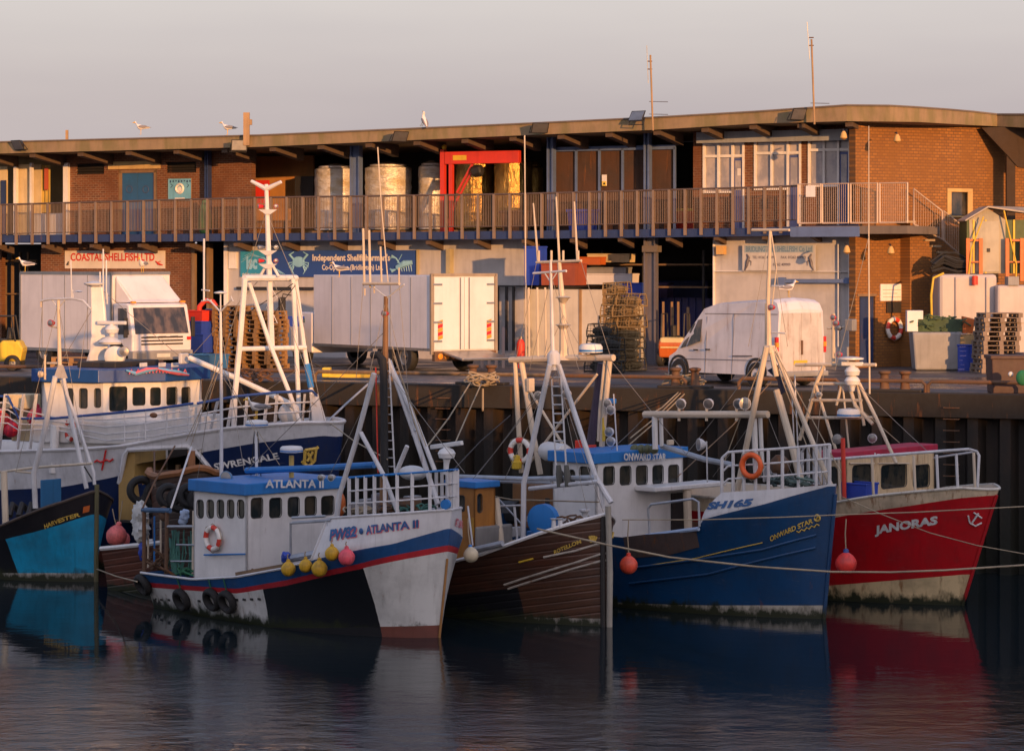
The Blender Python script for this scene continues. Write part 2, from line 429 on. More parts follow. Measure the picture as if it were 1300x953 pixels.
# roof slab
edge = [(-120, 185, 199), (0, 181, 195), (330, 172.5, 186.5), (650, 158.5, 172.5), (830, 150, 165), (960, 142.5, 157), (1075, 134.5, 154)]
pts = [(B.ony(p, t, -.5), B.ony(p, b2, -.5)) for p, t, b2 in edge]
for p, t, b2, s_ in ((1130, 135, 154.5, 38.9), (1165, 137, 155, 38.6), (1200, 139.5, 157, 38.1), (1235, 142.5, 159, 37.5), (1266, 146, 160.5, 37.2), (1300, 146, 162, 37.6), (1380, 146, 164, 38.5)):
    pts.append((B.at(p, t, s_), B.at(p, b2, s_)))
g = MB(); tp = [a for a, _ in pts]; bt = [V((a.x, a.y, c.z)) for a, c in pts]
back = [V((a.x, 14, a.z)) for a in tp]; backb = [V((a.x, 14, a.z)) for a in bt]
g.grid([bt, tp, back]); g.grid([backb, bt]); g.build('roof_slab', m_fascia, fm)
g = MB(); g.tube([a+V((0, -.02, .02)) for a in tp], .035, 6); g.build('roof_edge_trim', m_slab, fm)
def rz_(px, y=-.5):          # underside of the roof
    return interp([(p, B.ony(p, b2, -.5).z) for p, t, b2 in edge], px)
# roof beams and walkway beams, tapered brackets that stick out toward the water
def bracket(mb, u, z, ln, h, y0=-.3, wd=.16):
    y1 = y0+ln
    mb.hexa([(u-wd/2, y0, z-h*.35), (u+wd/2, y0, z-h*.35), (u+wd/2, y1, z-h), (u-wd/2, y1, z-h)],
            [(u-wd/2, y0, z), (u+wd/2, y0, z), (u+wd/2, y1, z), (u-wd/2, y1, z)])
for i, px in enumerate(range(-20, 1085, 61)):
    g = MB(); bracket(g, bu(px, -.3), rz_(px)-.01, 2.0, .44, -.3, .26); g.build('roof_beam', m_beam, fm)
dk = [(-120, 300, 309), (0, 299, 310), (330, 297, 307), (650, 294, 303), (960, 290, 298), (1150, 283, 290)]
def dz(px, k=1): return interp([(p, B.ony(p, q[k-1], 0).z) for p, *q in dk], px)
for i, px in enumerate(range(-20, 1085, 61)):
    g = MB(); bracket(g, bu(px+14, .05), dz(px, 2)-.03, 1.1, .35, .05); g.build('walkway_beam', m_beam, fm)
g = MB(); P2 = [V((bu(p, 0), 0, dz(p, 1))) for p in (-120, 0, 330, 650, 960, 1090)]
lo = [q-V((0, 0, .22)) for q in P2]
g.grid([[V((q.x, 8, q.z)) for q in lo], lo, P2, [V((q.x, 8, q.z)) for q in P2]]); g.build('walkway_deck', m_slab, fm)
g = MB()
for a, c in zip(P2, P2[1:]):
    g.hexa([a+V((0,-.03,-.26)), c+V((0,-.03,-.26)), c+V((0,0,-.26)), a+V((0,0,-.26))], [a+V((0,-.03,.02)), c+V((0,-.03,.02)), c+V((0,0,.02)), a+V((0,0,.02))])
g.build('walkway_fascia', m_blue, fm)
# railing
def rtop(px): return B.ony(px, interp([(-120, 262), (0, 260), (320, 251), (650, 246.5), (960, 238), (1012, 236)], px), -.08).z
g = MB(); rp = [V((bu(p, -.08), -.08, rtop(p))) for p in (-120, 0, 160, 320, 480, 650, 800, 960, 1012)]
g.tube(rp, .035, 8); g.tube([q-V((0, 0, 1.12)) for q in rp], .022, 6)
g.build('top_rail', paint('dark_rail', (.10, .07, .06), .6, .3), fm, True)
g = MB()
for i in range(52):
    px = -20+i*20.2+ (i*.02)
    if px > 1010: break
    u = bu(px, -.1); zt = rtop(px)
    g2 = MB(); g2.box((u-.042, -.14, zt-1.55), (u+.042, -.05, zt)); g2.build('rail_post', m_railst, fm)
g = MB(); u = bu(-60, -.1)
while u < bu(1010, -.1):
    px = B.pix((u, -.1, 3))[0]; zt = rtop(px)
    g.box((u-.008, -.085, zt-1.12), (u+.008, -.07, zt)); u += .065
g.build('rail_infill_bars', m_railst, fm)
# end bay of the railing: framed panels that wrap the corner
g = MB(); y = -.35
zr0 = B.ony(1080, 233, y).z; zr1 = B.ony(1080, 283, y).z
frames = [(1013, 1042), (1044, 1077), (1080, 1114), (1117, 1152)]
for a, c in frames:
    ua, uc = bu(a, y), bu(c, y)
    g.tube([(ua, y, zr1), (ua, y, zr0), (uc, y, zr0), (uc, y, zr1), (ua, y, zr1)], .035, 6)
    u = ua+.1
    while u < uc: g.box((u-.006, y-.006, zr1), (u+.006, y+.006, zr0)); u += .07
g.build('landing_railing', paint('pale_rail', (.50, .38, .30), .5, .2, .2), fm)
g = MB(); g.box((bu(1010, y), y+.02, zr1-.36), (bu(1152, y), 3, zr1-.1)); g.build('stair_landing', m_slab, fm)
g = MB(); g.box((bu(1002, y-.1), y-.02, zr1-.45), (bu(1090, y-.1), y+.02, zr1-.12)); g.build('landing_fascia', m_bluelite, fm)

WY = 1.7      # upper wall line
ZR = lambda px: rz_(px)+.05
def brickwall(px0, px1, y, ztop0, ztop1, zbot, holes=(), mat=None, th=.25, name='brick_wall'):
    u0, u1 = bu(px0, y), bu(px1, y); g = MB()
    hs = []
    for (a, t, c, d) in holes:
        p, q = B.ony(a, t, y), B.ony(c, d, y); hs.append([(p.x, q.z), (q.x, q.z), (q.x, p.z), (p.x, p.z)])
    g.panel((0, y, 0), (1, 0, 0), (0, 0, 1), [(u0, zbot), (u1, zbot), (u1, ztop1), (u0, ztop0)], hs, th)
    return g.build(name, mat or m_brick, fm)
def fbox(g, px0, py0, px1, py1, y0, y1, mi=None):
    a, c = B.ony(px0, py0, y0), B.ony(px1, py1, y0); g.box((a.x, y0, a.z), (c.x, y1, c.z), mi); return a, c
D_ = lambda px: dz(px, 1)
brickwall(84, 320, WY, ZR(84), ZR(320), D_(200)-.05, [(97, 208, 132, 221), (150, 216, 199, 298), (211, 206, 249, 219)])
for a, t, c, d in ((97, 208, 132, 221), (211, 206, 249, 219)):
    g = MB(); p, q = B.ony(a, t, WY), B.ony(c, d, WY)
    for i in range(4): zz = lerp(q.z, p.z, (i+.5)/4); g.hexa([(p.x, WY+.02, zz-.05), (q.x, WY+.02, zz-.05), (q.x, WY+.04, zz-.05), (p.x, WY+.04, zz-.05)], [(p.x, WY+.12, zz+.05), (q.x, WY+.12, zz+.05), (q.x, WY+.14, zz+.05), (p.x, WY+.14, zz+.05)])
    g.box((p.x, WY+.2, q.z), (q.x, WY+.22, p.z)); g.build('vent_louvre', m_blk, fm)
# double blue door with pale lintel
g = MB(); a, c = fbox(g, 137, 205.5, 203, 214, WY-.05, WY-.003); g.build('lintel', paint('yellowed_lintel', (.55, .38, .16), .7, .3), fm)
g = MB(); a, c = fbox(g, 150, 216, 154, 300, WY+.03, WY+.12); fbox(g, 195, 216, 199, 300, WY+.03, WY+.12); fbox(g, 150, 216, 199, 219, WY+.03, WY+.12)
df = g.build('door_frame', m_timber, fm)
for x0, x1 in ((154, 174.6), (175, 195)):
    g = MB(); a, c = fbox(g, x0, 219, x1, 302, WY+.09, WY+.14)
    d = g.build('blue_door', paint('deep_blue_door', (.02, .10, .26), .5, .3), fm, bevel=.01)
    g = MB(); mx_ = (a.x+c.x)/2; g.torus((mx_, WY+.085, a.z-.65), .13, .018, (0, 1, 0), 18, 6); g.build('door_roundel', paint('door_badge', (.05, .08, .18), .6, .2), d)
# left: white posts, cream doorway, room with yellow curtain
g = MB()
for a, c in ((17, 20.5), (37.5, 40), (80, 86)): fbox(g, a, 207, c, 303, WY-.15, WY-.0)
g.build('white_post', m_white, fm)
m_cream = paint('cream_board', (.62, .50, .30), .7, .3)
g = MB(); fbox(g, -40, 212, 9, 300, WY+.3, WY+.35); fbox(g, 20.5, 209, 38, 303, WY+.1, WY+.15); fbox(g, 40, 209, 52, 303, WY+.4, WY+.45); g.build('cream_door_panel', m_cream, fm)
g = MB(); a, c = fbox(g, 1, 229, 7, 303, WY+.2, WY+.25); g.build('door_frame', m_blue, fm)
g = MB()
for i in range(9): x = 44+i*2.2; fbox(g, x, 210, x+1.3, 270, WY+.45+.05*(i % 2), WY+.5+.05*(i % 2))
g.build('yellow_strip_curtain', paint('yellow_strip', (.55, .40, .10), .5, .3), fm)
g = MB(); fbox(g, 56, 213, 60.5, 241, WY+.3, WY+.36); g.build('red_notice', paint('dull_red', (.45, .08, .03), .6, .3), fm)
g = MB(); fbox(g, 40, 271, 80, 303, WY+.3, WY+.4); g.build('white_low_panel', m_white, fm)
# poster
def board(name, label, cat, px0, py0, px1, py1, y, mat, th=.04):
    a, c = B.ony(px0, py0, y), B.ony(px1, py1, y)
    t = thing(name, label, cat, B.M @ Matrix.Translation((a.x, y, c.z)))
    w_, h_ = c.x-a.x, a.z-c.z
    MB().box((0, -th, 0), (w_, -.002, h_)).build('board', mat, t)
    return t, w_, h_
t, w_, h_ = board('wall_poster', 'pale blue square poster with a white emblem on the upper brick wall', 'poster', 214, 227, 243.5, 255, WY, paint('poster_blue', (.16, .42, .60), .5, .3))
g = MB(); g.torus((w_*.5, -.045, h_*.55), .16, .05, (0, 1, 0), 20, 4); g.ball((w_*.5, -.045, h_*.52), .1, (1, .1, 1), 8)
g.box((w_*.3, -.047, .06), (w_*.72, -.042, .12)); g.build('white_emblem', m_white, t)
for i in range(8): g = MB(); x = w_*(.08+.12*i); g.box((x, -.046, h_*.82+.02*(i % 3)), (x+.06, -.042, h_*.92)); g.build('navy_letter', m_blue, t)
for i in range(2): g = MB(); g.tube([(w_*(.12+.7*i), -.045, h_*.6), (w_*(.2+.7*i), -.045, h_*.7), (w_*(.12+.7*i), -.045, h_*.76)], .014, 4); g.build('navy_print', m_blue, t)
g = MB(); g.tube([(0, -.02, 0), (w_, -.02, 0), (w_, -.02, h_), (0, -.02, h_), (0, -.02, 0)], .03, 4); g.build('timber_frame', m_timber, t)
# blue columns (upper and ground)
def column(px0, px1, y, zt, zb, name='steel_column', mat=None):
    g = MB(); u0, u1 = bu(px0, y), bu(px1, y)
    g.box((u0, y, zb), (u0+.06, y+.26, zt)); g.box((u1-.06, y, zb), (u1, y+.26, zt)); g.box((u0+.06, y+.11, zb), (u1-.06, y+.15, zt))
    return g.build(name, mat or m_blue, fm)
for a, c in ((259.5, 264), (444, 456), (694, 702), (817, 824)):
    column(a, c, WY-.4, rz_(a), D_(a), mat=m_bluelite if a > 400 else m_blue)
# end of bay: sunlit orange put into the return wall, shade into the back wall
g = MB(); y = 7.5
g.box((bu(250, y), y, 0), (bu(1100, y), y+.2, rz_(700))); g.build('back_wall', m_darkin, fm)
g = MB(); a, c = fbox(g, 320, 199, 398, 305, 4.6, 4.7); g.build('sunlit_partition', paint('sunlit_orange_board', (.42, .20, .06), .7, .3), fm)
g = MB(); a, c = fbox(g, 374, 224, 398, 260, 3.9, 4.5); g.build('dark_cabinet', m_blk, fm)
g = MB(); a, c = fbox(g, 323, 229, 340.5, 258, 2.6, 2.7); g.build('red_panel', paint('pillar_red', (.60, .03, .02), .5, .2), fm)
# brown slatted screens
m_screen = paint('brown_net_screen', (.075, .035, .02), .9, .6, .5)
g = MB(); fbox(g, 702, 189, 857, 303, WY+.1, WY+.16); g.build('slatted_screen', m_screen, fm)
g = MB()
for x in (703.5, 731, 760.5, 790, 856): fbox(g, x-1.3, 187, x+1.3, 303, WY, WY+.08)
fbox(g, 702, 187, 857, 189.5, WY, WY+.08); g.build('screen_frame', m_bluelite, fm)
t, w_, h_ = board('warning_sign', 'small white and yellow warning notice on the brown screens', 'sign', 764.5, 222, 770.5, 236, WY+.0, m_white, .03)
MB().box((0.01, -.036, .0), (w_-.01, -.03, h_*.42)).build('yellow_half', paint('sign_yellow', (.75, .55, .08), .5, .1), t)
MB().prism([(w_*.2, -.037, h_*.12), (w_*.8, -.037, h_*.12), (w_*.5, -.037, h_*.36)], (0, .003, 0)).build('warning_triangle', m_blk, t)
# office windows block
wins = [(892, 944.5), (957, 1016.5), (1025.5, 1079)]
ys = WY-.1
brickwall(880, 1088, ys, ZR(880), ZR(1088), D_(980)-.05, [(x0, 181-(x0-892)*.055, x1, 301) for x0, x1 in wins], mat=m_brick)
for i, (x0, x1) in enumerate(wins):
    up = (x0-892)*.06
    yt, ym, yb = 181-up, 197-up, 245-up
    g = MB(); y0, y1 = ys-.05, ys+.09
    dx = x1-(x1-x0)*.27
    for xa in (x0, lerp(x0, dx, .48), dx-2, x1-2.4): fbox(g, xa, yt, xa+2.6, 303 if xa > dx-4 else yb, y0, y1)
    fbox(g, x0, yt-1, x1, yt+2, y0-.01, y1); fbox(g, x0, ym, x1, ym+2.4, y0+.01, y1); fbox(g, x0, yb-2, dx, yb, y0-.06, y1)
    wf = g.build('window_frame', m_white, fm)
    g = MB(); fbox(g, x0, yt, x1, yb, ys+.05, ys+.07); g.build('window_pane', m_glass2, wf)
    g = MB(); fbox(g, dx+1, ym+4, x1-2, 303, ys+.02, ys+.05); dd = g.build('door_leaf', paint('office_blue', (.06, .09, .28), .5, .2), fm)
    g = MB(); fbox(g, dx+3, ym+7, x1-4, yb-4, ys+.0, ys+.025); g.build('door_pane', m_glass2, dd)
    if i == 0: g = MB(); fbox(g, lerp(dx, x1, .4), 214, lerp(dx, x1, .7), 223, ys-.02, ys+.0); g.build('paper_notice', m_white, dd)
brickwall(x0 := 892, 944.5, ys, bz(892, 300, ys)+1.45, bz(944, 300, ys)+1.45, D_(900)-.05, name='brick_wall') if False else None
for x0, x1 in wins:      # brick below the sills
    dx = x1-(x1-x0)*.27; g = MB(); up = (x0-892)*.06; fbox(g, x0, 245-up, dx-2, 303, ys+.03, ys+.2); g.build('brick_wall', m_brick, fm)
g = MB(); fbox(g, -120, 195, 84, 305, WY+2.2, WY+2.3); g.build('back_wall', paint('ochre_room', (.30, .22, .10), .8, .3), fm)
g = MB(); fbox(g, 884, 168, 1076, 178, ys-.5, ys-.44); g.build('timber_sign_board', paint('grey_sign_board', (.28, .30, .33), .6, .3), fm)
g = MB(); fbox(g, 1023, 236, 1035, 250, -.42, -.40); o = g.build('white_notice', m_white, fm)

# ground floor of the building
GY = 1.3
zt = lambda px: D_(px)-.2
brickwall(52, 243, GY, zt(52), zt(243), -.1)
brickwall(-60, 2, GY+2, zt(0), zt(0), -.1)
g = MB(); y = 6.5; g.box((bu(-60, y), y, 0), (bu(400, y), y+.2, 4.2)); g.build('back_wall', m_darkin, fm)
g = MB()
for x in (5, 14, 24, 34): fbox(g, x, 320, x+2, 440, 4, 4.1)
fbox(g, 0, 330, 46, 333, 3.9, 4); fbox(g, 0, 372, 46, 374, 3.9, 4); g.build('store_rack', m_timber, fm)
g = MB(); fbox(g, 243, 316, 247, 440, GY-.05, GY+.1); fbox(g, 262, 309, 265, 460, GY, GY+.3); g.build('drain_pipe', m_timber, fm)
# white insulated store fronts
m, nt, b = new_mat('white_cladding'); sp = N(nt, 'SeparateXYZ'); L(nt, coords(nt), sp.inputs[0])
rib = math_(nt, 'PINGPONG', sp.outputs[0], .12)
L(nt, surf(nt, (.43, .41, .41), .25), b.inputs['Base Color']); b.inputs['Roughness'].default_value = .5
bump(nt, b, ramp(nt, rib, 0, .12), .2, .012); m_clad = m
brickwall(284, 665, GY-.2, zt(284)+.1, zt(665)+.1, -.05, mat=m_clad, name='insulated_store_front')
brickwall(905, 1079, GY-.5, zt(905)+.05, zt(1079)+.05, -.05, mat=m_clad, name='insulated_store_front')
g = MB(); y = GY-.62; fbox(g, 905, 344, 1079, 345.2, y, GY-.5); 
for x in (905.5, 1064, 1077.5): fbox(g, x-.6, 310, x+.6, 440, y, GY-.5)
g.build('cladding_seam', m_white, fm)
g = MB(); y = GY-.8; fbox(g, 990, 354, 1077, 359, y, y+.12); fbox(g, 988, 352, 996, 362, y-.04, y+.14); fbox(g, 1072, 352.5, 1079, 360, y-.04, y+.14); g.build('sliding_door_track', m_bluelite, fm)
g = MB(); y = GY-.3; fbox(g, 300, 364, 398, 368, y-.1, y); g.build('sliding_door_track', m_blk, fm)
g = MB(); fbox(g, 602, 362, 665, 364.5, y-.1, y)
for x in (630, 641, 650): fbox(g, x, 364, x+2.2, 445, y-.1, y)
g.build('sliding_door_track', m_blk, fm)
g = MB(); y = GY-.9; fbox(g, 909, 312, 918, 323, y, y+.3); g.build('wall_lamp', paint('amber_lens', (.60, .35, .10), .3, .1), fm)
column(817, 832, .6, zt(820), 0, mat=paint('bare_steel_column', (.13, .12, .14), .5, .3, .5))
g = MB(); fbox(g, 815, 312, 834, 320, .5, .9); g.build('column_head', m_slab, fm)
g = MB(); fbox(g, 284, 310, 288, 460, GY-.3, GY-.15); fbox(g, 290, 320, 300, 341, GY-.28, GY-.2); g.build('store_corner_post', m_white, fm)
g = MB(); fbox(g, 528.5, 317, 530.5, 352, GY-.32, GY-.2); q_ = paint('yellow_grey_post', (.40, .34, .20), .7, .4); g.build('store_corner_post', q_, fm); g = MB(); fbox(g, 566, 316, 571, 352, GY-.5, GY-.2); g.build('store_corner_post', paint('yellow_grey_post', (.40, .34, .20), .7, .4), fm)

# brick end wall (turned toward the right)
ea, eb = P(1086, 0, 38.6), P(1345, 0, 36.2)
E = Fr(V((ea.x, ea.y, QZ)), math.degrees(math.atan2(eb.y-ea.y, eb.x-ea.x)))
ce, se = math.cos(R(QD*0)), 0
m_brick2 = brick('lit_end_brick', 1, 0, (.34, .145, .034), (.21, .085, .024), (.12, .065, .03))  # front brick copied brighter and more orange, sunlit tone put into the colour
et = bpy.data.objects.new('end_wall', None); COL.objects.link(et); et.parent = fm; et.matrix_world = E.M
et.matrix_local = B.M.inverted() @ E.M
def epanel(px0, px1, zt0, zt1, holes=(), y=0, name='brick_face', th=.3):
    u0, u1 = E.ony(px0, 300, y).x, E.ony(px1, 300, y).x; hs = []
    for (a, t, c, d) in holes:
        p, q = E.ony(a, t, y), E.ony(c, d, y); hs.append([(p.x, q.z), (q.x, q.z), (q.x, p.z), (p.x, p.z)])
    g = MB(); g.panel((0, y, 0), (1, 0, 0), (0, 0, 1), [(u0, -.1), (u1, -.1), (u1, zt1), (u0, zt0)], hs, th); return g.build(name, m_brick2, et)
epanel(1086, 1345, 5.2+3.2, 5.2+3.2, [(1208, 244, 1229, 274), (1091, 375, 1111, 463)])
def ebox(g, x0, y0p, x1, y1p, a, c):
    p, q = E.ony(x0, y0p, a), E.ony(x1, y1p, a); g.box((p.x, a, p.z), (q.x, c, q.z)); return p, q
g = MB(); ebox(g, 1203, 240, 1208, 276, -.04, -.003); ebox(g, 1229, 240, 1235, 276, -.04, -.003); ebox(g, 1203, 239, 1235, 244, -.06, -.003); ebox(g, 1203, 274, 1235, 276, -.06, -.003)
o = g.build('small_window_frame', paint('yellow_stone', (.55, .36, .14), .7, .3), et)
g = MB(); ebox(g, 1208, 244, 1229, 275, .1, .12); g.build('small_window_pane', m_glass, et)
g = MB(); ebox(g, 1092, 376, 1111, 463, .08, .14); d = g.build('blue_side_door', m_blue, et)
g = MB(); ebox(g, 1089, 373, 1113, 376, -.03, -.003); g.build('door_head', m_timber, et)
g = MB(); ebox(g, 1126, 383, 1147, 397, -.05, -.003); g.build('dark_plate', m_blk, et)
t_ = thing('white_notice', 'blank looking white lit notice board on the brick above the lifebuoy', 'sign', E.M @ Matrix.Translation(E.ony(1117, 382, -.01)))
p, q = E.ony(1117, 361, -.01), E.ony(1147, 382, -.01)
MB().box((0, -.04, 0), (q.x-p.x, 0, p.z-q.z)).build('board', paint('notice_white', (.8, .76, .74), .4, .1), t_)
g = MB()
for i in range(3): g.box((.1, -.044, .12+.12*i), ((q.x-p.x)*(.85 if i != 1 else .7), -.041, .135+.12*i))
g.build('faint_print', paint('pale_red_print', (.55, .25, .2), .5, .1), t_)
# hanging yellow lamps under the walkway corner
for (px, py) in ((1071, 172), (1075, 317), (1131, 318), (1139, 176)):
    q = P(px, py, 39.2); t_ = thing('bulkhead_lamp', {1071: 'yellow lamp under the roof beside the last office window', 1075: 'yellow lamp above the right end of the white store front', 1131: 'yellow lamp on the lit brick below the landing', 1139: 'small lamp under the curved roof on the lit brick'}[px], 'lamp', q, 'lamps on the building front')
    MB().lathe([(.04, .14), (.09, .06), (.12, -.08), (.04, -.14)]).build('lens', paint('amber_lens', (.6, .35, .1), .3, .1), t_, True)
    MB().tube([(0, 0, .12), (0, .15, .2), (0, .45, .2)], .025, 6).build('lamp_arm', m_blk, t_)
# stairs down the end wall
sa, sb = E.ony(1152, 283, -.45), E.ony(1225, 352, -.45); n_ = 9     # stairs: solid brick flight against the end wall, stone treads
pr_ = [(sa.x+.12, sa.z)]
for i in range(n_): pr_ += [(lerp(sa.x, sb.x, i/n_)+.12, lerp(sa.z, sb.z, i/n_)), (lerp(sa.x, sb.x, i/n_)+.12, lerp(sa.z, sb.z, (i+1)/n_))]
pr_ += [(sb.x+.3, sb.z), (sb.x+.3, -.1), (sa.x+.12, -.1)]
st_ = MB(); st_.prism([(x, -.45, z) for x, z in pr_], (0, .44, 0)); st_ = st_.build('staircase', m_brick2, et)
for i in range(n_):
    a = lerp(sa.x, sb.x, i/n_)-.12; z = lerp(sa.z, sb.z, i/n_)
    MB().box((a, -.50, z+.002), (a+(sb.x-sa.x)/n_+.16, -.02, z+.07)).build('stair_tread', paint('pale_stair_concrete', (.36, .27, .17), .8, .3), st_)
g = MB()
def sr(a, b_, s1, s2):
    A, C = P(*a, s1), P(*b_, s2); return A, C
for (xa, ya, xb, yb, h1, h2) in ((1160, 240, 1196, 268, 48, 36), (1198, 268, 1226, 290, 40, 40)):
    q_ = lambda a, b_: E.M @ E.ony(a, b_, -.5); A, C = q_(xa, ya), q_(xb, yb); A2, C2 = q_(xa, ya+h1*.93), q_(xb, yb+h2)
    g.tube([A2, A, C, C2, A2], .035, 6)
    for i in range(1, 12): t2 = i/12; g.tube([A.lerp(C, t2), A2.lerp(C2, t2)], .007, 4)
s_ = g.build('stair_railing', paint('pale_rail', (.5, .38, .3), .5, .2), None); s_.parent = fm; s_.matrix_parent_inverse = B.I
s2 = V(sb); g = MB()
g.hexa([(sa.x+.2, sa.y+1.2, QZ), (sb.x+2, sb.y+1.2, QZ), (sb.x+2, sb.y+1.4, QZ), (sa.x+.2, sa.y+1.4, QZ)], [(sa.x+.2, sa.y+1.2, sa.z-.3), (sb.x+2, sb.y+1.2, sb.z-1.2), (sb.x+2, sb.y+1.4, sb.z-1.2), (sa.x+.2, sa.y+1.4, sa.z-.3)]) if False else None
# roof overhang's shadow at the far right, built as dark brown panels
g = MB(); A, C, D2, E2 = P(1252, 163, 38.2), P(1300, 162, 38.6), P(1300, 205, 38.6), P(1278, 196, 38.5)
g.prism([P(1246, 162, 37.3), P(1310, 160, 37.3), P(1310, 214, 37.3), P(1292, 212, 37.3), P(1278, 196, 37.3)], (.1, .6, 0)); s_ = g.build('overhang_shadow', paint('overhang_shadow_brown', (.05, .028, .014), .9, .3), None); s_.parent = fm; s_.matrix_parent_inverse = B.I
g = MB(); g.prism([P(1278, 196, 37.28), P(1289, 208, 37.28), P(1289, 300, 37.28), P(1278, 300, 37.28)], (.05, .5, 0)); s_ = g.build('overhang_shadow_leg', paint('overhang_shadow_brown', (.05, .028, .014), .9, .3), None); s_.parent = fm; s_.matrix_parent_inverse = B.I
# ---------------------------------------------------------------- things on and around the building
m_red = paint('signal_red', (.62, .04, .02), .5, .3)
m_fish = paint('plastic_blue', (.02, .06, .42), .45, .25)
m_orange = paint('plastic_orange', (.52, .12, .02), .45, .25)
m_grey = paint('plastic_grey', (.26, .26, .27), .6, .3)
m_wood = paint('raw_pallet_wood', (.36, .23, .12), .85, .4)
m_rub = paint('black_rubber', (.018, .018, .02), .75, .4)
m_chrome = paint('dull_steel', (.35, .34, .33), .35, .3, .3, .8)
m_yel = paint('signal_yellow', (.70, .46, .03), .5, .3)
m_boxw = paint('lorry_white', (.68, .65, .67), .4, .16, w=.7)
m_vanw = paint('van_white', (.62, .61, .66), .35, .3, .35, w=.6)
m_lampr = paint('tail_red', (.55, .02, .02), .25, .1)
m_lampo = paint('lamp_orange', (.75, .28, .03), .25, .1)
m_rope = paint('hemp_rope', (.36, .29, .20), .9, .4)
m_green = paint('net_green', (.03, .16, .08), .9, .4)

# sign boards
def sign(name, label, corners, y, matb, fn):
    t, w_, h_ = board(name, label, 'sign', *corners, y, matb)
    fn(t, w_, h_); return t
def tx(t, name, mat, txt, x0, z0, x1, z1, bold=.02, shear=0, y=-.046):
    g = MB(); text_on(g, txt, flat((x0, y, z0), (x1-x0, 0, 0), (0, 0, z1-z0)), bold, shear); return g.build(name, mat, t)
m_pv = paint('sign_cream', (.68, .60, .52), .5, .15)
def f1(t, w, h):
    tx(t, 'lettering', m_red, 'COASTAL SHELLFISH LTD', w*.06, h*.42, w*.9, h*.88, .03)
    g = MB(); g.tube([(w*.91, -.05, h*.42), (w*.94, -.05, h*.26), (w*.98, -.05, h*.2)], [.02, .05, .02], 6); g.tube([(w*.93, -.05, h*.35), (w*.96, -.05, h*.4)], .015, 5); g.build('red_lobster', m_red, t)
    g = MB(); g.tube([(w*.03, -.05, h*.2), (w*.04, -.05, h*.4)], [.05, .02], 6); g.build('dark_emblem', m_blk, t)
sign('shop_sign', 'cream sign board with red capitals on the brick above the left lorry', (83, 318.5, 210, 341), GY, m_pv, f1)
m_navy = paint('sign_navy', (.02, .06, .25), .4, .15)
m_lb = paint('sign_light_blue', (.25, .50, .68), .4, .15)
def f2(t, w, h):
    MB().prism([(0, -.044, 0), (w*.11, -.044, 0), (w*.16, -.044, h*.5), (w*.13, -.044, h), (0, -.044, h)], (0, .003, 0)).build('turquoise_wave', paint('sign_turquoise', (.03, .26, .42), .4, .15), t)
    g = MB()
    for k in range(3): g.tube([(w*(.005+.01*k), -.048, h*(.55+.12*k)), (w*.06, -.048, h*(.8+.05*k)), (w*.14, -.048, h*(.72-.02*k)), (w*.2, -.048, h*(.35)), (w*(.24+.01*k), -.048, h*.1)], .012, 4)
    g.build('wave_lines', m_lb, t)
    tx(t, 'logo_letters', m_lb, 'isc', w*.035, h*.28, w*.1, h*.8, .05, y=-.052)
    tx(t, 'small_print', m_pv, 'shellfish merchants', w*.01, h*.06, w*.12, h*.15, .01)
    tx(t, 'lettering', m_pv, "Independent Shellfishermen's", w*.42, h*.53, w*.86, h*.86, .03)
    tx(t, 'lettering', m_pv, "Co-Operative (Bridlington) Ltd.", w*.475, h*.2, w*.82, h*.47, .02)
    g = MB(); cx, cz = w*.34, h*.55     # crab
    g.ball((cx, -.05, cz+.02), .26, (1, .08, .75), 10)
    for sgn in (-1, 1):
        g.tube([(cx+sgn*.2, -.05, cz+.1), (cx+sgn*.38, -.05, cz+.28), (cx+sgn*.2, -.05, cz+.38)], [.05, .06, .02], 6)
        for j in range(4): g.tube([(cx+sgn*.2, -.05, cz-.05*j), (cx+sgn*(.42-.05*j), -.05, cz-.02-.1*j), (cx+sgn*(.40-.07*j), -.05, cz-.2-.08*j)], [.03, .025, .01], 5)
    g.build('crab_emblem', m_lb, t)
    g = MB(); cx, cz = w*.94, h*.5       # lobster
    g.tube([(cx-.3, -.05, cz-.15), (cx, -.05, cz), (cx+.32, -.05, cz+.05)], [.10, .13, .08], 8)
    for s_ in (-1, 1): g.tube([(cx-.2, -.05, cz), (cx-.35, -.05, cz+.2*s_), (cx-.5, -.05, cz+.26*s_), (cx-.6, -.05, cz+.18*s_)], [.03, .03, .07, .02], 6)
    for j in range(5): g.tube([(cx-.15+.1*j, -.05, cz), (cx-.1+.1*j, -.05, cz-.28)], [.02, .01], 4); 
    g.tube([(cx-.3, -.05, cz+.02), (cx-.1, -.05, cz+.34)], .012, 4); g.build('lobster_emblem', m_lb, t)
sign('shop_sign', 'long navy blue sign with a pale crab and lobster over the right lorry', (306, 318, 528, 352), GY-.25, m_navy, f2)
m_steelb = paint('sign_steel_blue', (.13, .22, .32), .5, .15)
m_ink = paint('sign_ink', (.10, .09, .12), .5, .15)
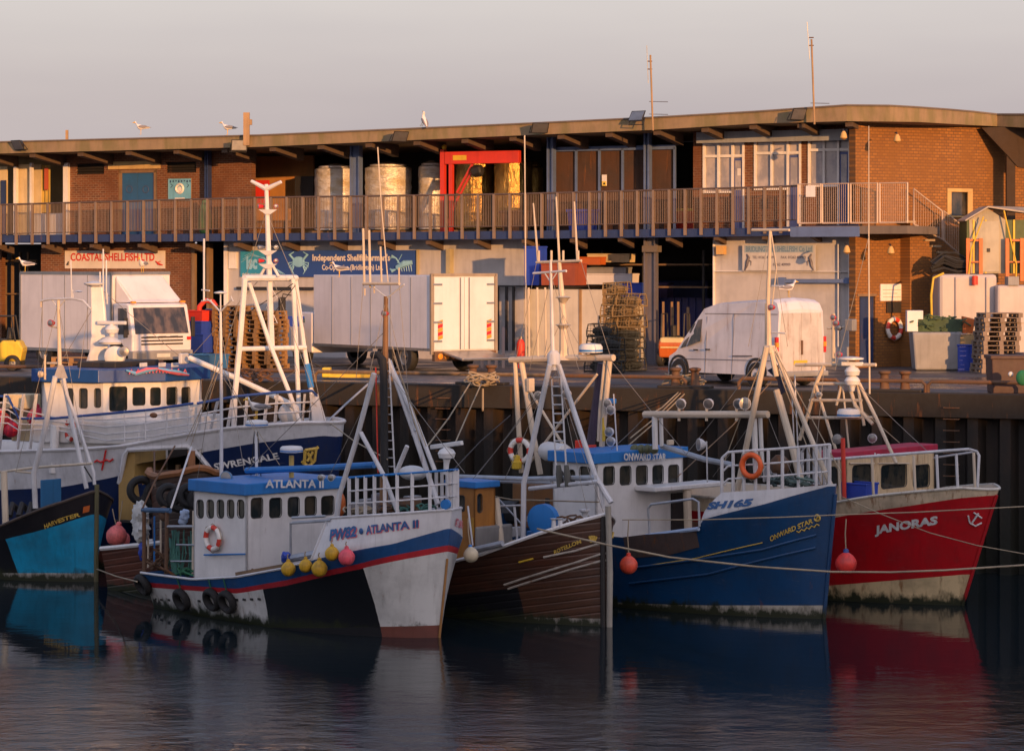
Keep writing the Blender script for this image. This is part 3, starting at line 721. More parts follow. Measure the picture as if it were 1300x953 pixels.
def f3(t, w, h):
    MB().box((w*.03, -.046, h*.70), (w*.97, -.041, h*.99)).build('blue_header', paint('header_grey_blue', (.30, .36, .42), .5, .15), t)
    tx(t, 'lettering', m_steelb, 'BRIDLINGTON SHELLFISH Co Ltd', w*.05, h*.73, w*.95, h*.95, .03, y=-.05)
    tx(t, 'telephone_line', m_ink, 'TEL: 01262 409992', w*.14, h*.46, w*.45, h*.57, .02)
    tx(t, 'telephone_line', m_ink, 'FAX: 01262 409972', w*.53, h*.46, w*.87, h*.57, .02)
    tx(t, 'telephone_line', m_ink, '01262 409909', w*.42, h*.18, w*.66, h*.29, .02)
    for x, s_ in ((.07, 1), (.94, -1)):
        g = MB(); cx, cz = w*x, h*.33
        g.tube([(cx-.1*s_, -.05, cz-.3), (cx-.02*s_, -.05, cz-.12), (cx, -.05, cz), (cx+.05*s_, -.05, cz+.15), (cx-.02*s_, -.05, cz+.27)], [.015, .05, .06, .05, .02], 6)
        g.tube([(cx+.04*s_, -.05, cz+.05), (cx+.14*s_, -.05, cz+.02), (cx+.13*s_, -.05, cz-.12)], [.03, .02, .01], 5); g.build('sea_creature_emblem', m_ink, t)
sign('shop_sign', 'pale sign board with blue heading and telephone lines above the white van', (943, 311, 1036, 343.5), GY-.65, paint('sign_pale', (.50, .48, .47), .5, .2), f3)

# ---- things on the upper walkway bay: wrapped tanks, crane
m, nt, b = new_mat('foil_wrap'); v = coords(nt, (1, 1, 2.5))
L(nt, mixc(nt, ramp(nt, noise(nt, v, 1.2, 4), .4, .65), (.70, .68, .68), (.52, .44, .32)), b.inputs['Base Color'])
b.inputs['Metallic'].default_value = .3; b.inputs['Roughness'].default_value = .28; bump(nt, b, noise(nt, v, 3.5, 5), .9, .08); m_foil = m
m, nt, b = new_mat('gold_foil'); v = coords(nt, (1, 1, .5))
L(nt, mixc(nt, ramp(nt, noise(nt, v, 1.5, 4), .4, .6), (.50, .33, .10), (.22, .13, .04)), b.inputs['Base Color'])
b.inputs['Metallic'].default_value = .8; b.inputs['Roughness'].default_value = .35; bump(nt, b, noise(nt, v, 4.5, 5), 1, .1); m_gold = m
tanks = [(399, 447, 216, m_foil, 'silver wrapped tank just left of the blue column on the upper walkway', 2.6), (463, 517, 214, m_foil, 'silver wrapped tank with a bright sun glint, right of the blue column', 2.6),
         (531, 562, 213, m_foil, 'narrow pale wrapped tank left of the red crane post', 3.4), (578, 626, 207, m_gold, 'dull gold wrapped tank under the red crane arm', 3.4), (627, 672, 208, m_gold, 'bright crinkled gold tank at the tip of the red crane arm', 2.6), (668, 688, 215, m_gold, 'shadowed narrow gold tank left of the brown screens', 4.2)]
for x0, x1, yt, mt, lb, y in tanks:
    r = (bu(x1, y)-bu(x0, y))/2*.97; c = B.ony((x0+x1)/2, 290, y+r*.8); base = D_((x0+x1)/2); zt_ = B.ony((x0+x1)/2, yt, y).z-.25
    t = thing('wrapped_tank', lb, 'tank', B.M @ Matrix.Translation((c.x, y+r, base)), 'wrapped tanks on the upper walkway')
    H = zt_-base+.3
    g = MB(); prof = [(r, .15)]
    z = .2; k = 0
    while z < H: prof.append((r*(1+rnd.uniform(-.025, .02)), z)); z += .14
    prof += [(r*.98, H), (r*.75, H+.08)]
    g.lathe(prof, n=26); g.build('tank_wrap', mt, t, True)
    MB().lathe([(r*.77, H+.02), (r*.8, H+.12), (r*.3, H+.2), (.1, H+.22)], n=20).build('tank_lid', mt, t, True)
    g = MB(); g.box((-r, -r*.8, 0), (r, r*.8, .12)); g.build('pallet_base', m_wood, t)
t = thing('jib_crane', 'red jib crane with a post and arm reaching right on the upper walkway', 'crane', B.M @ Matrix.Translation((bu(564, 1.2), 1.2, D_(565))))
def jl(px, py, y=1.2): q = B.ony(px, py, y); return q-V((bu(564, 1.2), 1.2, D_(565)))
g = MB(); zt_ = jl(564, 190).z; g.box((-.12, -.1, 0), (.05, .1, zt_)); g.build('post', m_red, t)
g = MB(); g.box((.22, -.08, 0), (.36, .08, jl(572, 207).z)); g.build('rear_post', m_red, t)
a, c = jl(566, 193), jl(660, 207); MB().box((a.x, -.11, c.z), (c.x, .11, a.z)).build('arm', m_red, t, bevel=.015)
a, c = jl(577, 197.5), jl(594, 203.5); MB().box((a.x, -.125, c.z), (c.x, -.113, a.z)).build('yellow_plate', m_yel, t)
g = MB(); g.bar(jl(600, 208), jl(580, 245), .07); g.bar(jl(602, 212), jl(584, 248), .06); g.build('strut', m_red, t)
g = MB(); g.bar(jl(584, 245), jl(566, 290), .07); g.bar(jl(576, 262), jl(568, 285), .06); g.build('strut', m_red, t)
q = jl(606, 217); MB().lathe([(.14, -.2), (.2, -.15), (.2, .15), (.14, .2)], q, (1, 0, .2), 12).build('hoist', m_blk, t)
q = jl(564, 187); MB().ball(q, .09, mi=0).build('top_light', m_yel, t)
# netting, boxes and litter on the walkway
t = thing('net_bag', 'green net bag hanging on the walkway beside a blue post', 'bag', B.M @ Matrix.Translation((bu(260, .9), .9, D_(260))))
MB().lathe([(.12, 0), (.28, .25), (.24, .8), (.12, 1.2), (.05, 1.35)], n=12).build('bag', m_green, t, True)
for px, y, c_, lb in ((873, 2.8, m_red, 'red fish boxes stacked behind the walkway rail left of the offices'), (740, 1.2, m_fish, 'blue bin behind the walkway rail below the brown screens'), (655, 1.3, m_rust, 'rusty box behind the walkway rail below the gold tank')):
    t = thing('walkway_box', lb, 'box', B.M @ Matrix.Translation((bu(px, y), y, D_(px))))
    MB().hexa([(-.4, -.3, 0), (.4, -.3, 0), (.4, .3, 0), (-.4, .3, 0)], [(-.46, -.34, .7), (.46, -.34, .7), (.46, .34, .7), (-.46, .34, .7)]).build('box_body', c_, t, bevel=.03)
    MB().box((-.5, -.38, .66), (.5, .38, .76)).build('box_rim', m_yel if c_ is m_red else c_, t, bevel=.02)

# ---- floodlights on the roof edge, posts, aerials
def flood(loc, d, label, size=.3):
    t = thing('floodlight', label, 'floodlight', face_to(loc, d), 'floodlights on the roof edge')
    s = size
    MB().hexa([(-s*.45, -s*.3, -.12), (s*.45, -s*.3, -.12), (s*.45, s*.3, -.12), (-s*.45, s*.3, -.12)], [(-s, -s*.7, .08), (s, -s*.7, .08), (s, s*.7, .08), (-s, s*.7, .08)]).build('housing', m_blk, t)
    MB().box((-s*.88, -s*.58, .078), (s*.88, s*.58, .092)).build('lamp_glass', m_chrome, t)
    MB().tube([(-s, 0, 0), (-s*1.05, -s*.9, -.05), (s*1.05, -s*.9, -.05), (s, 0, 0)], .018, 6).build('bracket', m_blk, t)
for px, py, lb, d in ((24, 183, 'floodlight at the far left end of the roof edge', (-.6, -.6, -.5)), (303, 184, 'floodlight beside the tall wooden roof post', (.3, -.9, -.2)), (507, 172, 'floodlight on the roof edge near the lone upright gull', (.4, -.7, -.5)),
                      (685, 161, 'pale floodlight on the roof edge over the first brown screen', (.2, -.8, -.6)), (810, 149, 'upturned floodlight left of the first roof aerial', (-.5, -.6, .5)), (1012, 144, 'pale tilted floodlight left of the second roof aerial', (.5, -.7, -.4))):
    flood(P(px, py, interp([(0, 33.3), (960, 38.4), (1300, 40)], px)), d, lb)
t = thing('roof_post', 'tall wooden post standing on the roof edge between two gulls', 'post', P(313, 185, 34.9))
MB().box((-.11, -.1, 0), (.11, .1, 1.2)).build('post', m_wood, t); MB().box((.11, -.08, .75), (.2, .08, .95)).build('box', m_wood, t)
o = MB().box((-.05, -.05, 0), (.05, .05, .5)).build('roof_peg', m_wood); o.location = P(85, 182, 33.4); tag(o, 'short wooden peg on the left part of the roof', 'post')
for px, pt, pm, pb, dx, nm in ((826, 58, 80, 166, 3, 'left roof aerial, upright whip with two small side rods'), (1031, 28, 50, 158, 8, 'right roof aerial, leaning whip clamped to the fascia')):
    s_ = interp([(0, 33.3), (960, 38.4), (1300, 40)], px)+.05
    b0 = P(px+3, pb, s_); t = thing('roof_aerial', nm, 'aerial', b0, 'aerials on the roof')
    l_ = lambda x, y: P(x, y, s_)-b0
    MB().tube([(0, 0, 0), l_(px+2, 140 if px < 900 else 130), l_(px-dx*.1, pm-10 if px < 900 else pm)], .032, 7).build('pole', m_wood, t)
    MB().tube([l_(px-3, pm+26), l_(px-4-dx*.3, pt)], .013, 5).build('whip', m_chrome, t)
    g = MB()
    for q in (12, 22): g.tube([l_(px-4, pm+q-14), l_(px+2, pm+q-14)], .02, 5)
    g.build('clamp', m_rust, t)
    for yy in ((129, 145) if px < 900 else (131,)): MB().tube([l_(px-2, yy), l_(px+22, yy+.5)], .014, 5).build('side_rod', m_chrome, t)

# ---- gulls
m_gw = paint('gull_white', (.72, .68, .66), .8, .15); m_gg = paint('gull_grey', (.22, .21, .23), .8, .2); m_gb = paint('gull_bill', (.7, .42, .05), .6, .1)
def gull():
    t = thing('seagull', 'x', 'seagull', (0, 0, 0), 'gulls resting about the harbour')
    g = MB()    # one loft from tail to bill
    prof = [(-.30, .245, .01, .03), (-.2, .25, .03, .045), (-.1, .255, .062, .065), (0, .255, .08, .085), (.08, .27, .078, .09), (.13, .31, .055, .06), (.155, .365, .04, .042), (.17, .41, .046, .048), (.205, .425, .04, .04), (.24, .42, .018, .018), (.28, .412, .012, .012), (.30, .405, .003, .004)]
    n = 12; vs = []; 
    for x, z, ry, rz in prof: vs += [(x, ry*math.cos(2*math.pi*j/n), z+rz*math.sin(2*math.pi*j/n)) for j in range(n)]
    fs = [(i*n+j, (i+1)*n+j, (i+1)*n+(j+1)%n, i*n+(j+1)%n) for i in range(len(prof)-1) for j in range(n)]
    o = len(g.v); g.v += [V(q) for q in vs]
    for q, f in enumerate(fs): g.f.append([i+o for i in f]); g.m.append(1 if q//n >= len(prof)-4 else 0)
    for s_ in (-1, 1): g.tube([(0, .03*s_, .2), (.005, .03*s_, .1), (0, .03*s_, .01), (.05, .035*s_, .004)], [.014, .007, .006, .008], 6, 1)
    g.build('body', [m_gw, m_gb], t, True)
    for s_ in (-1, 1):
        g = MB(); g.ball((-.06, .065*s_, .275), .12, (1.35, .28, .42), 10)
        g.tube([(-.18, .055*s_, .27), (-.36, .015*s_, .245)], [.03, .004], 6); g.build('wing', m_gg, t, True)
    return t
gu = gull()
gulls = [(179, 171, 33.9, 185, 'gull on the roof edge at left, above the blue poster'), (289, 171.5, 34.5, 178, 'gull on the roof edge just left of the wooden post'), (535, 160.5, 36.0, 120, 'upright gull preening alone on the middle of the roof'),
         (32, 345, 37.5, 200, 'pale gull on the dark ledge above the left end of the left lorry'), (181, 346, 39.4, 250, 'gull hunched on the cab roof of the left lorry'), (431, 352, 40.2, 172, 'gull standing on the long lorry box in front of the navy sign'), (1001, 377.5, 44.2, 20, 'gull leaning forward on the white van roof'),
         (326, 532, 56.5, 205, 'gull perched on the pole mounted radar dome of the nearest boat')]
for i, (px, py, s_, rz, lb) in enumerate(gulls):
    p = P(px, py, s_); M_ = TR(p, rz, 0, -45 if px == 535 else 0, 1.08)
    if i == 0: gu.matrix_world = M_; gu['label'] = lb
    else: dup(gu, M_, lb)

# ---- lorries
def wheel(parent, c, r=.48, w_=.28, ax=(0, 1, 0)):
    c = V(c); a = V(ax).normalized()
    wh = MB().lathe([(r*.55, -w_/2), (r*.93, -w_/2), (r, -w_*.35), (r, w_*.35), (r*.93, w_/2), (r*.55, w_/2), (r*.55, -w_/2)], c, a, 28, None, False).build('wheel', m_rub, parent, True)
    MB().lathe([(r*.56, w_*.42), (r*.5, w_*.3), (r*.2, w_*.25), (r*.18, w_*.45), (.02, w_*.46)], c, -a if c.y < 1 else a, 20, None, False).build('rim', m_chrome, wh, True)
m_cabglass = glassm('cab_glass', (.03, .03, .035), (.12, .09, .08))
m_lbw0 = paint('plate_white', (.6, .6, .55), .4, .2)
# left lorry: cab ahead (to the right, toward the water)
ang = -47
p0 = P(168, 470, (470-YH)/(CZ-QZ))
LA = Fr(V((p0.x, p0.y, QZ)), ang)            # x=0 cab front, y=0 near side face
t = thing('box_lorry', 'white box lorry with an air deflector over its cab and a wide dark windscreen', 'lorry', LA.M)
zt_ = LA.ony(140, 347, 0).z; zb_ = LA.ony(100, 445, 0).z; W_ = 2.35
xa = LA.ony(26, 400, 0).x; xb = LA.ony(141, 400, 0).x
g = MB(); g.box((xa, 0, zb_), (xb, W_, zt_)); bx_ = g.build('cargo_box', m_boxw, t, bevel=.03)
g = MB()
for z in (zb_, zt_): g.box((xa-.01, -.02, z-.05), (xb+.01, .02, z+.05))
for x in (xa, xb): g.box((x-.04, -.02, zb_), (x+.04, .02, zt_))
g.box((xb-.02, 0, zt_-.05), (xb+.02, W_, zt_+.05)); g.build('box_edging', m_chrome, bx_)
zc = LA.ony(150, 385, 0).z; zw = LA.ony(168, 425, 0).z; zf = .45
x0c = xb+.12
g = MB()   # cab shell as a side profile extruded across, with sloping screen
prof = [(x0c, zf), (-.02, zf), (0, zf+.3), (0, zw), (-.22, zc-.05), (-.35, zc), (x0c, zc)]
g.prism([(x, 0, z) for x, z in prof], (0, W_, 0)); cab = g.build('cab', m_boxw, t, bevel=.05)
g = MB(); g.hexa([(-.0+.012, .12, zw+.02), (.012, W_-.12, zw+.02), (-.02, W_-.12, zw+.02), (-.02, .12, zw+.02)], [(-.2+.012, .16, zc-.14), (-.2+.012, W_-.16, zc-.14), (-.24, W_-.16, zc-.14), (-.24, .16, zc-.14)]); g.build('windscreen', m_cabglass, cab)
g = MB(); g.prism([(x0c+.28, -.012, zw+.0), (-.18, -.012, zw+.0), (-.32, -.012, zc-.16), (x0c+.28, -.012, zc-.16)], (0, .02, 0)); g.build('side_window', m_cabglass, cab)
g = MB(); g.prism([(xb+.05, .12, zc), (-.3, .25, zc+.02), (-.45, .3, zc+.12), (xb+.05, .12, zt_-.05)], (0, W_-.45, 0)); g.build('air_deflector', m_boxw, t, bevel=.08)
g = MB()
for i in range(3): g.box((0, .35, zf+.35+.11*i), (.012, W_-.35, zf+.40+.11*i))
g.build('grille', m_blk, cab)
for y in (.7, W_-.7, W_/2): MB().box((0, y-.15, zw-.12), (.014, y+.15, zw-.06)).build('badge_slot', m_blk, cab)
g = MB(); g.box((-.25, -.02, .3), (.07, W_+.02, .62)); bp = g.build('bumper', m_grey, t, bevel=.04)
for y in (.3, W_-.3): MB().box((.07, y-.17, .38), (.085, y+.17, .55)).build('headlight', m_chrome, bp)
for y in (.2, W_-.2): MB().box((-.28, y-.08, zc), (-.18, y+.08, zc+.07)).build('marker_lamp', m_lampo, cab)
g = MB(); g.box((.02, W_-.2, .95), (.04, W_-.05, 1.05)); g.build('red_lamp', m_lampr, cab)
for y in (-.22, W_+.1): MB().box((-.2, y, zw-.1), (-.12, y+.14, zw+.55)).build('mirror', m_blk, cab, bevel=.02)
MB().box((xa, .2, .75), (-.3, W_-.2, zb_)).build('chassis', m_blk, t)
wheel(t, (-.85, .12, .48)); wheel(t, (-.85, W_-.12, .48)); wheel(t, (xa+1.3, .2, .48)); wheel(t, (xa+1.3, W_-.2, .48))
MB().bar((xa+2.2, .05, .8), (-1.7, .05, .8), .06, .14).build('side_guard', m_grey, t)

for i in range(1, 4): MB().box((lerp(xa, xb, i/4)-.012, -.012, zb_+.06), (lerp(xa, xb, i/4)+.012, -.001, zt_-.06)).build('panel_seam', m_grey, bx_)
MB().box((-.0, W_/2-.26, .40), (.085, W_/2+.26, .52)).build('number_plate', m_lbw0, t)
for y in (.65, 1.6): MB().bar((-.02, y, zw+.03), (-.12, y+.35, zw+.35), .02).build('wiper', m_blk, cab)
# right lorry: rear doors toward the water on the right
p0 = P(548, 474, (474-YH)/(CZ-QZ)); LB = Fr(V((p0.x, p0.y, QZ)), -54)
t = thing('box_lorry', 'long white box lorry with two rear doors and an open tail lift', 'lorry', LB.M)
zt_ = LB.ony(547, 350, 0).z; zb_ = LB.ony(547, 446, 0).z; xa = LB.ony(398, 400, 0).x; W_ = LB.onx(629, 400, 0).y
g = MB(); g.box((xa, 0, zb_), (0, W_, zt_)); bx_ = g.build('cargo_box', m_boxw, t, bevel=.02)
g = MB()
for y in (0, W_): g.box((-.04, y-.05, zb_-.1), (.05, y+.05, zt_+.06))
g.box((-.04, 0, zt_-.02), (.05, W_, zt_+.07)); g.box((-.04, 0, zb_-.1), (.05, W_, zb_-.0)); g.build('rear_frame', paint('grey_frame', (.30, .24, .18), .5, .3, .2), t)
for i in range(1, 6): MB().box((lerp(xa, 0, i/6)-.012, -.012, zb_+.06), (lerp(xa, 0, i/6)+.012, -.001, zt_-.06)).build('panel_seam', m_grey, bx_)
MB().box((xa, -.015, zb_), (0, -.001, zb_+.09)).build('lower_rail', m_chrome, bx_)
for y0, y1 in ((.08, W_/2-.01), (W_/2+.01, W_-.08)):
    d = MB().box((.0, y0, zb_+.04), (.035, y1, zt_-.05)).build('rear_door', m_boxw, t, bevel=.01)
    ym = y1-.16 if y0 < 1 else y0+.16
    MB().tube([(.06, ym, zb_+.05), (.06, ym, zt_-.06)], .018, 6).build('locking_bar', m_chrome, d)
    for k in range(4): yy = .05 if y0 < 1 else W_-.05; MB().box((.036, yy-.02, lerp(zb_, zt_, .12+.25*k)), (.055, yy+(.32 if y0 < 1 else -.32), lerp(zb_, zt_, .12+.25*k)+.06)).build('hinge', m_chrome, d)
for y, c_ in ((.3, 0), (W_-.28, 0)):
    g = MB()
    for k in range(5): g.hexa([(.037, y-.09, zb_+.35+.12*k), (.05, y-.09, zb_+.35+.12*k), (.05, y+.09, zb_+.40+.12*k), (.037, y+.09, zb_+.40+.12*k)], [(.037, y-.09, zb_+.46+.12*k), (.05, y-.09, zb_+.46+.12*k), (.05, y+.09, zb_+.51+.12*k), (.037, y+.09, zb_+.51+.12*k)], k % 2)
    g.build('hazard_chevron', [m_lampo, m_lampr], t)
g = MB(); g.box((.0, .35, .62), (1.2, W_-.3, .70)); tl = g.build('tail_lift', m_chrome, t, bevel=.02)
tl.data.transform(Matrix.Translation((.0, 0, .62)) @ Matrix.Rotation(R(10), 4, 'Y') @ Matrix.Translation((0, 0, -.62)))
g = MB(); g.box((-.05, .05, .38), (.10, W_-.05, .68)); lb_ = g.build('light_bar', m_rust, t)
for k, y in enumerate((.25, .5, .75, 1.15, 1.5, 1.85, 2.1)):
    if y < W_-.1: MB().lathe([(.09, 0), (.09, .03), (.03, .04)], (.10, y, .53), (1, 0, 0), 12).build('tail_lamp', m_lampo if k < 5 else m_lampr, lb_)
MB().box((xa, .25, .75), (-.3, W_-.25, zb_)).build('chassis', m_blk, t)
wheel(t, (-1.6, .15, .48)); wheel(t, (-1.6, W_-.15, .48)); wheel(t, (-2.7, .15, .48)); wheel(t, (xa-.9, .15, .48)); wheel(t, (xa-.9, W_-.15, .48))
MB().bar((xa+1, .05, .95), (-3.4, .05, .95), .06, .2).build('side_guard', m_grey, t)
xc = LB.ony(369, 420, 0).x; zc = LB.ony(385, 396, 0).z
g = MB(); g.prism([(xa-.1, 0, .45), (xc, 0, .45), (xc-.05, 0, 1.35), (xc+.3, 0, zc), (xa-.1, 0, zc)], (0, W_, 0)); cab = g.build('cab', m_boxw, t, bevel=.05)
g = MB(); g.prism([(xa-.55, -.012, 1.45), (xc+.12, -.012, 1.45), (xc+.42, -.012, zc-.2), (xa-.55, -.012, zc-.2)], (0, .02, 0)); g.build('side_window', paint('green_glass', (.04, .10, .10), .15, .1), cab)
MB().box((xc-.25, -.35, 1.75), (xc-.1, -.12, 2.3)).build('mirror', m_blk, cab, bevel=.03)
MB().tube([(xc+.1, 0, 2.35), (xc-.17, -.2, 2.4), (xc-.17, -.22, 2.3)], .02, 6).build('mirror_arm', m_blk, cab)

# white van: rear toward the water on the right
p0 = P(985, 492, (492-YH)/(CZ-QZ)); VN = Fr(V((p0.x, p0.y, QZ)), -52)
t = thing('delivery_van', 'dirty white high roofed panel van with rust spotted rear doors on the quay', 'van', VN.M)
xf = VN.ony(849, 460, 0).x; zt_ = VN.ony(980, 381, 0).z; W_ = 1.93
zt_ = min(zt_, 2.75)
xs = [lambda px: VN.ony(px, 440, 0).x]
def vz(px, py): q = VN.ony(px, py, 0); return (q.x, q.z)
prof = [(0, .32), (0, zt_-.32), (-.10, zt_-.10), (-.3, zt_)] + [vz(955, 383), vz(905, 386), vz(890, 392), vz(868, 430), vz(858, 446), vz(849.5, 452), vz(848.5, 478)]
prof = [(x, z) for x, z in prof]; prof.append((prof[-1][0], .32))
# body as cross-sections with tumblehome
def vbody():
    g = MB(); zmax = zt_
    def sec(inset):
        return [V((x, 0, z)) for x, z in prof]
    n = len(prof); rows = []
    for y, k in ((.0, 0), (W_, 1)):
        rows.append([V((x, y+(1 if k == 0 else -1)*max(0, (z-1.2))*.13, z)) for x, z in prof])
    mid = [[V((x, lerp(a.y, b_.y, f), z+(.07*math.sin(math.pi*f) if z > zt_-.35 else 0))) for (x, z), a, b_ in zip(prof, rows[0], rows[1])] for f in (.04, .15, .5, .85, .96)]
    allr = [rows[0]]+mid+[rows[1]]
    g.grid([r+[r[0]] for r in allr])
    g.add(rows[0], [tuple(range(n))]); g.add(rows[1], [tuple(range(n))[::-1]])
    return g
body = vbody().build('body', m_vanw, t, bevel=.045)
def sy(z): return max(0, (z-1.2))*.13-.008
def side_poly(name, pts_, mat, parent=body, th=.01):
    q = [vz(*p) for p in pts_]; g = MB(); g.prism([(x, sy(z), z) for x, z in q], (0, th, 0)); return g.build(name, mat, parent)
side_poly('side_window', [(872, 440), (889, 433), (889, 405), (884, 406)], m_cabglass)
side_poly('quarter_window', [(864, 442), (870, 440), (881, 410), (878, 412)], m_cabglass)
m_seam = paint('dark_panel_seam', (.12, .11, .12), .8, .2)  # dark grey for the panel joints and the sliding rail
g = MB()
def seam(*pp):
    q = [vz(*p) for p in pp]; g.tube([(x, sy(z)-.002, z) for x, z in q], .008, 4)
seam((895, 402), (895, 480)); seam((929, 398), (929, 482)); seam((858, 455), (984, 458)); seam((892, 398), (984, 399)); seam((975, 400), (975, 462))
g.build('panel_seams', m_seam, body)
for a in ((897, 420), (922, 420)):
    q = [(a[0], 404), (a[0]+(28 if a[0] < 900 else 0), 404), (a[0]+(28 if a[0] < 900 else 0), 450), (a[0], 450)]
g = MB(); x_, z_ = vz(884, 444); g.box((x_-.09, sy(z_)-.03, z_-.02), (x_+.09, sy(z_), z_+.02)); x_, z_ = vz(899, 443.5)
hd = g.build('door_handle', m_blk, body); g = MB(); g.box((x_-.09, sy(z_)-.03, z_-.02), (x_+.09, sy(z_), z_+.02)); g.build('door_handle', m_blk, body)
side_poly('sliding_rail', [(930, 451), (955, 451), (955, 452.5), (930, 452.5)], m_seam, th=-.012)
g = MB(); x0_, _ = vz(857, 480); 
for px, py in ((862, 475), (960, 478)):
    x_, _ = vz(px, py); 
    gg = MB(); gg.lathe([(.36, -.011), (.43, -.011), (.43, .02), (.36, .02), (.36, -.011)], (x_, 0, .38), (0, 1, 0), 30, None, False); gg.build('wheel_arch', m_rub, body)
    wheel(t, (x_, .085, .34), .35, .22); wheel(t, (x_, W_-.1, .34), .34, .22)
# rear doors
for y0, y1 in ((.1, W_/2-.01), (W_/2+.01, W_-.1)):
    d = MB().hexa([(.0, y0, .42), (.02, y0, .42), (.02, y1, .42), (.0, y1, .42)], [(.0, y0+(.11 if y0 < .5 else 0), zt_-.36), (.02, y0+(.11 if y0 < .5 else 0), zt_-.36), (.02, y1-(.11 if y0 > .5 else 0), zt_-.36), (.0, y1-(.11 if y0 > .5 else 0), zt_-.36)]).build('rear_door', paint('rear_door_white', (.52, .49, .48), .4, .35, .75, w=1.2), body, bevel=.01)
for y in (.045, W_-.045):
    l_ = MB().box((-.06, y-.045, .95), (.03, y+.045, 1.4)).build('tail_lamp', m_lampr, body, bevel=.01)
    MB().box((-.05, y-.047, 1.12), (.034, y+.047, 1.25)).build('indicator', m_lampo, l_)
MB().box((-.04, -.01, .28), (.12, W_+.01, .44)).build('rear_bumper', m_grey, t, bevel=.04)
g = MB(); g.box((.02, W_/2-.3, .62), (.035, W_/2+.22, .74)); g.build('number_plate', m_yel, body)
g = MB(); g.box((.02, W_/2-.02, .9), (.05, W_/2+.04, 1.3)); g.build('door_latch', m_rust, body)
x_, z_ = vz(848, 470); MB().box((x_-.05, .02, .3), (x_+.4, W_-.02, .62)).build('front_bumper', m_grey, t, bevel=.06)

# ---- forklift trucks
def forklift(name, label, loc, rz, col, col2, s_=1):
    t = thing(name, label, 'forklift', TR(loc, rz, 0, 0, s_))
    g = MB(); g.prism([(-1.1, -.5, .35), (.5, -.5, .35), (.5, -.5, .8), (-.2, -.5, .85), (-.35, -.5, 1.1), (-1.0, -.5, 1.1), (-1.2, -.5, .85)], (0, 1.0, 0)); g.build('chassis', col, t, bevel=.06)
    g = MB(); g.prism([(-1.22, -.48, .7), (-.35, -.48, .7), (-.35, -.48, 1.14), (-1.05, -.48, 1.14)], (0, .96, 0)); g.build('engine_cover', col2, t, bevel=.08)
    for y in (-.45, .45):
        MB().tube([(-.9, y, 1.1), (-.75, y, 2.05), (.25, y, 2.05), (.45, y, .8)], .035, 8).build('cab_guard', m_blk, t)
        MB().box((.62, y*.7-.05, .1), (.72, y*.7+.05, 2.3)).build('mast_rail', m_blk, t)
        MB().box((.72, y*.6-.06, .1), (1.7, y*.6+.06, .15)).build('fork', m_chrome, t)
    MB().box((-.55, -.2, 1.05), (-.2, .2, 1.2)).build('seat', m_blk, t, bevel=.04)
    MB().tube([(-.6, 0, 1.2), (-.66, 0, 1.6)], .12, 8).build('backrest', m_blk, t)
    for x in (-.8, .3):
        for y in (-.5, .5): wheel(t, (x, y, .3), .3, .2)
    return t
q = G(10, 470); forklift('forklift', 'yellow forklift truck cut by the left edge beside the left lorry', P(-8, 470, 39.5), 180, m_yel, m_yel, .85)
q = P(848, 464, 37.7); forklift('forklift', 'small orange and cream forklift parked under the walkway left of the van', (q.x+.3, q.y, QZ), 75, m_orange, paint('forklift_cream', (.62, .48, .22), .5, .3), .85)

# ---- pallets
def pallet_mesh():
    g = MB()
    for i in range(7): g.box((-.6, -.5+.15*i, .12), (.6, -.5+.15*i+.1, .142))
    for x in (-.6, -.07, .46):
        g.box((x, -.5, 0), (x+.14, .5, .02)); 
        for y in (-.5, -.07, .36): g.box((x, y, .02), (x+.14, y+.14, .098))
        g.box((x, -.5, .098), (x+.14, .5, .12))
    return g
pal = pallet_mesh().build('pallet', paint('orange_pallet_wood', (.30, .165, .065), .85, .5))
def pallets(px, s_, n, ang, lbl_top, lbl, grp, first=False, mat=None, lean=0):
    q = P(px, YH+(CZ-QZ)*s_, s_)
    for i in range(n):
        M_ = Matrix.Translation((q.x+rnd.uniform(-.04, .04)+lean*i, q.y+rnd.uniform(-.04, .04), QZ+.145*i+.003)) @ Matrix.Rotation(R(ang+rnd.uniform(-3, 3)), 4, 'Z')
        if first and i == 0: o = pal; o.matrix_world = M_
        else: o = pal.copy(); COL.objects.link(o); o.matrix_world = M_
        if mat: 
            o.data = o.data.copy() if i == 0 else last.data
            if i == 0: o.data.materials[0] = mat
        last = o
        tag(o, lbl_top if i == n-1 else lbl, 'pallet', grp)
pallets(300, 38.2, 14, -40, 'topmost pallet of the tall stack just right of the blue crates', 'wooden pallet inside the stack just right of the blue crates', 'pallets in the left stack', True)
pallets(336, 38.6, 13, -35, 'topmost pallet of the stack in front of the right lorry cab', 'wooden pallet inside the stack in front of the right lorry cab', 'pallets in the right stack')
pallets(1262, 40.2, 13, 10, 'topmost grey pallet of the leaning stack behind the blue bins', 'grey pallet inside the leaning stack behind the blue bins', 'grey pallets at the right', mat=paint('grey_pallet_wood', (.25, .19, .15), .85, .45), lean=.012)
pallets(90, 41.5, 4, 10, 'topmost pallet of the low stack under the left lorry', 'pallet in the low stack under the left lorry', 'low pallets by the left lorry')
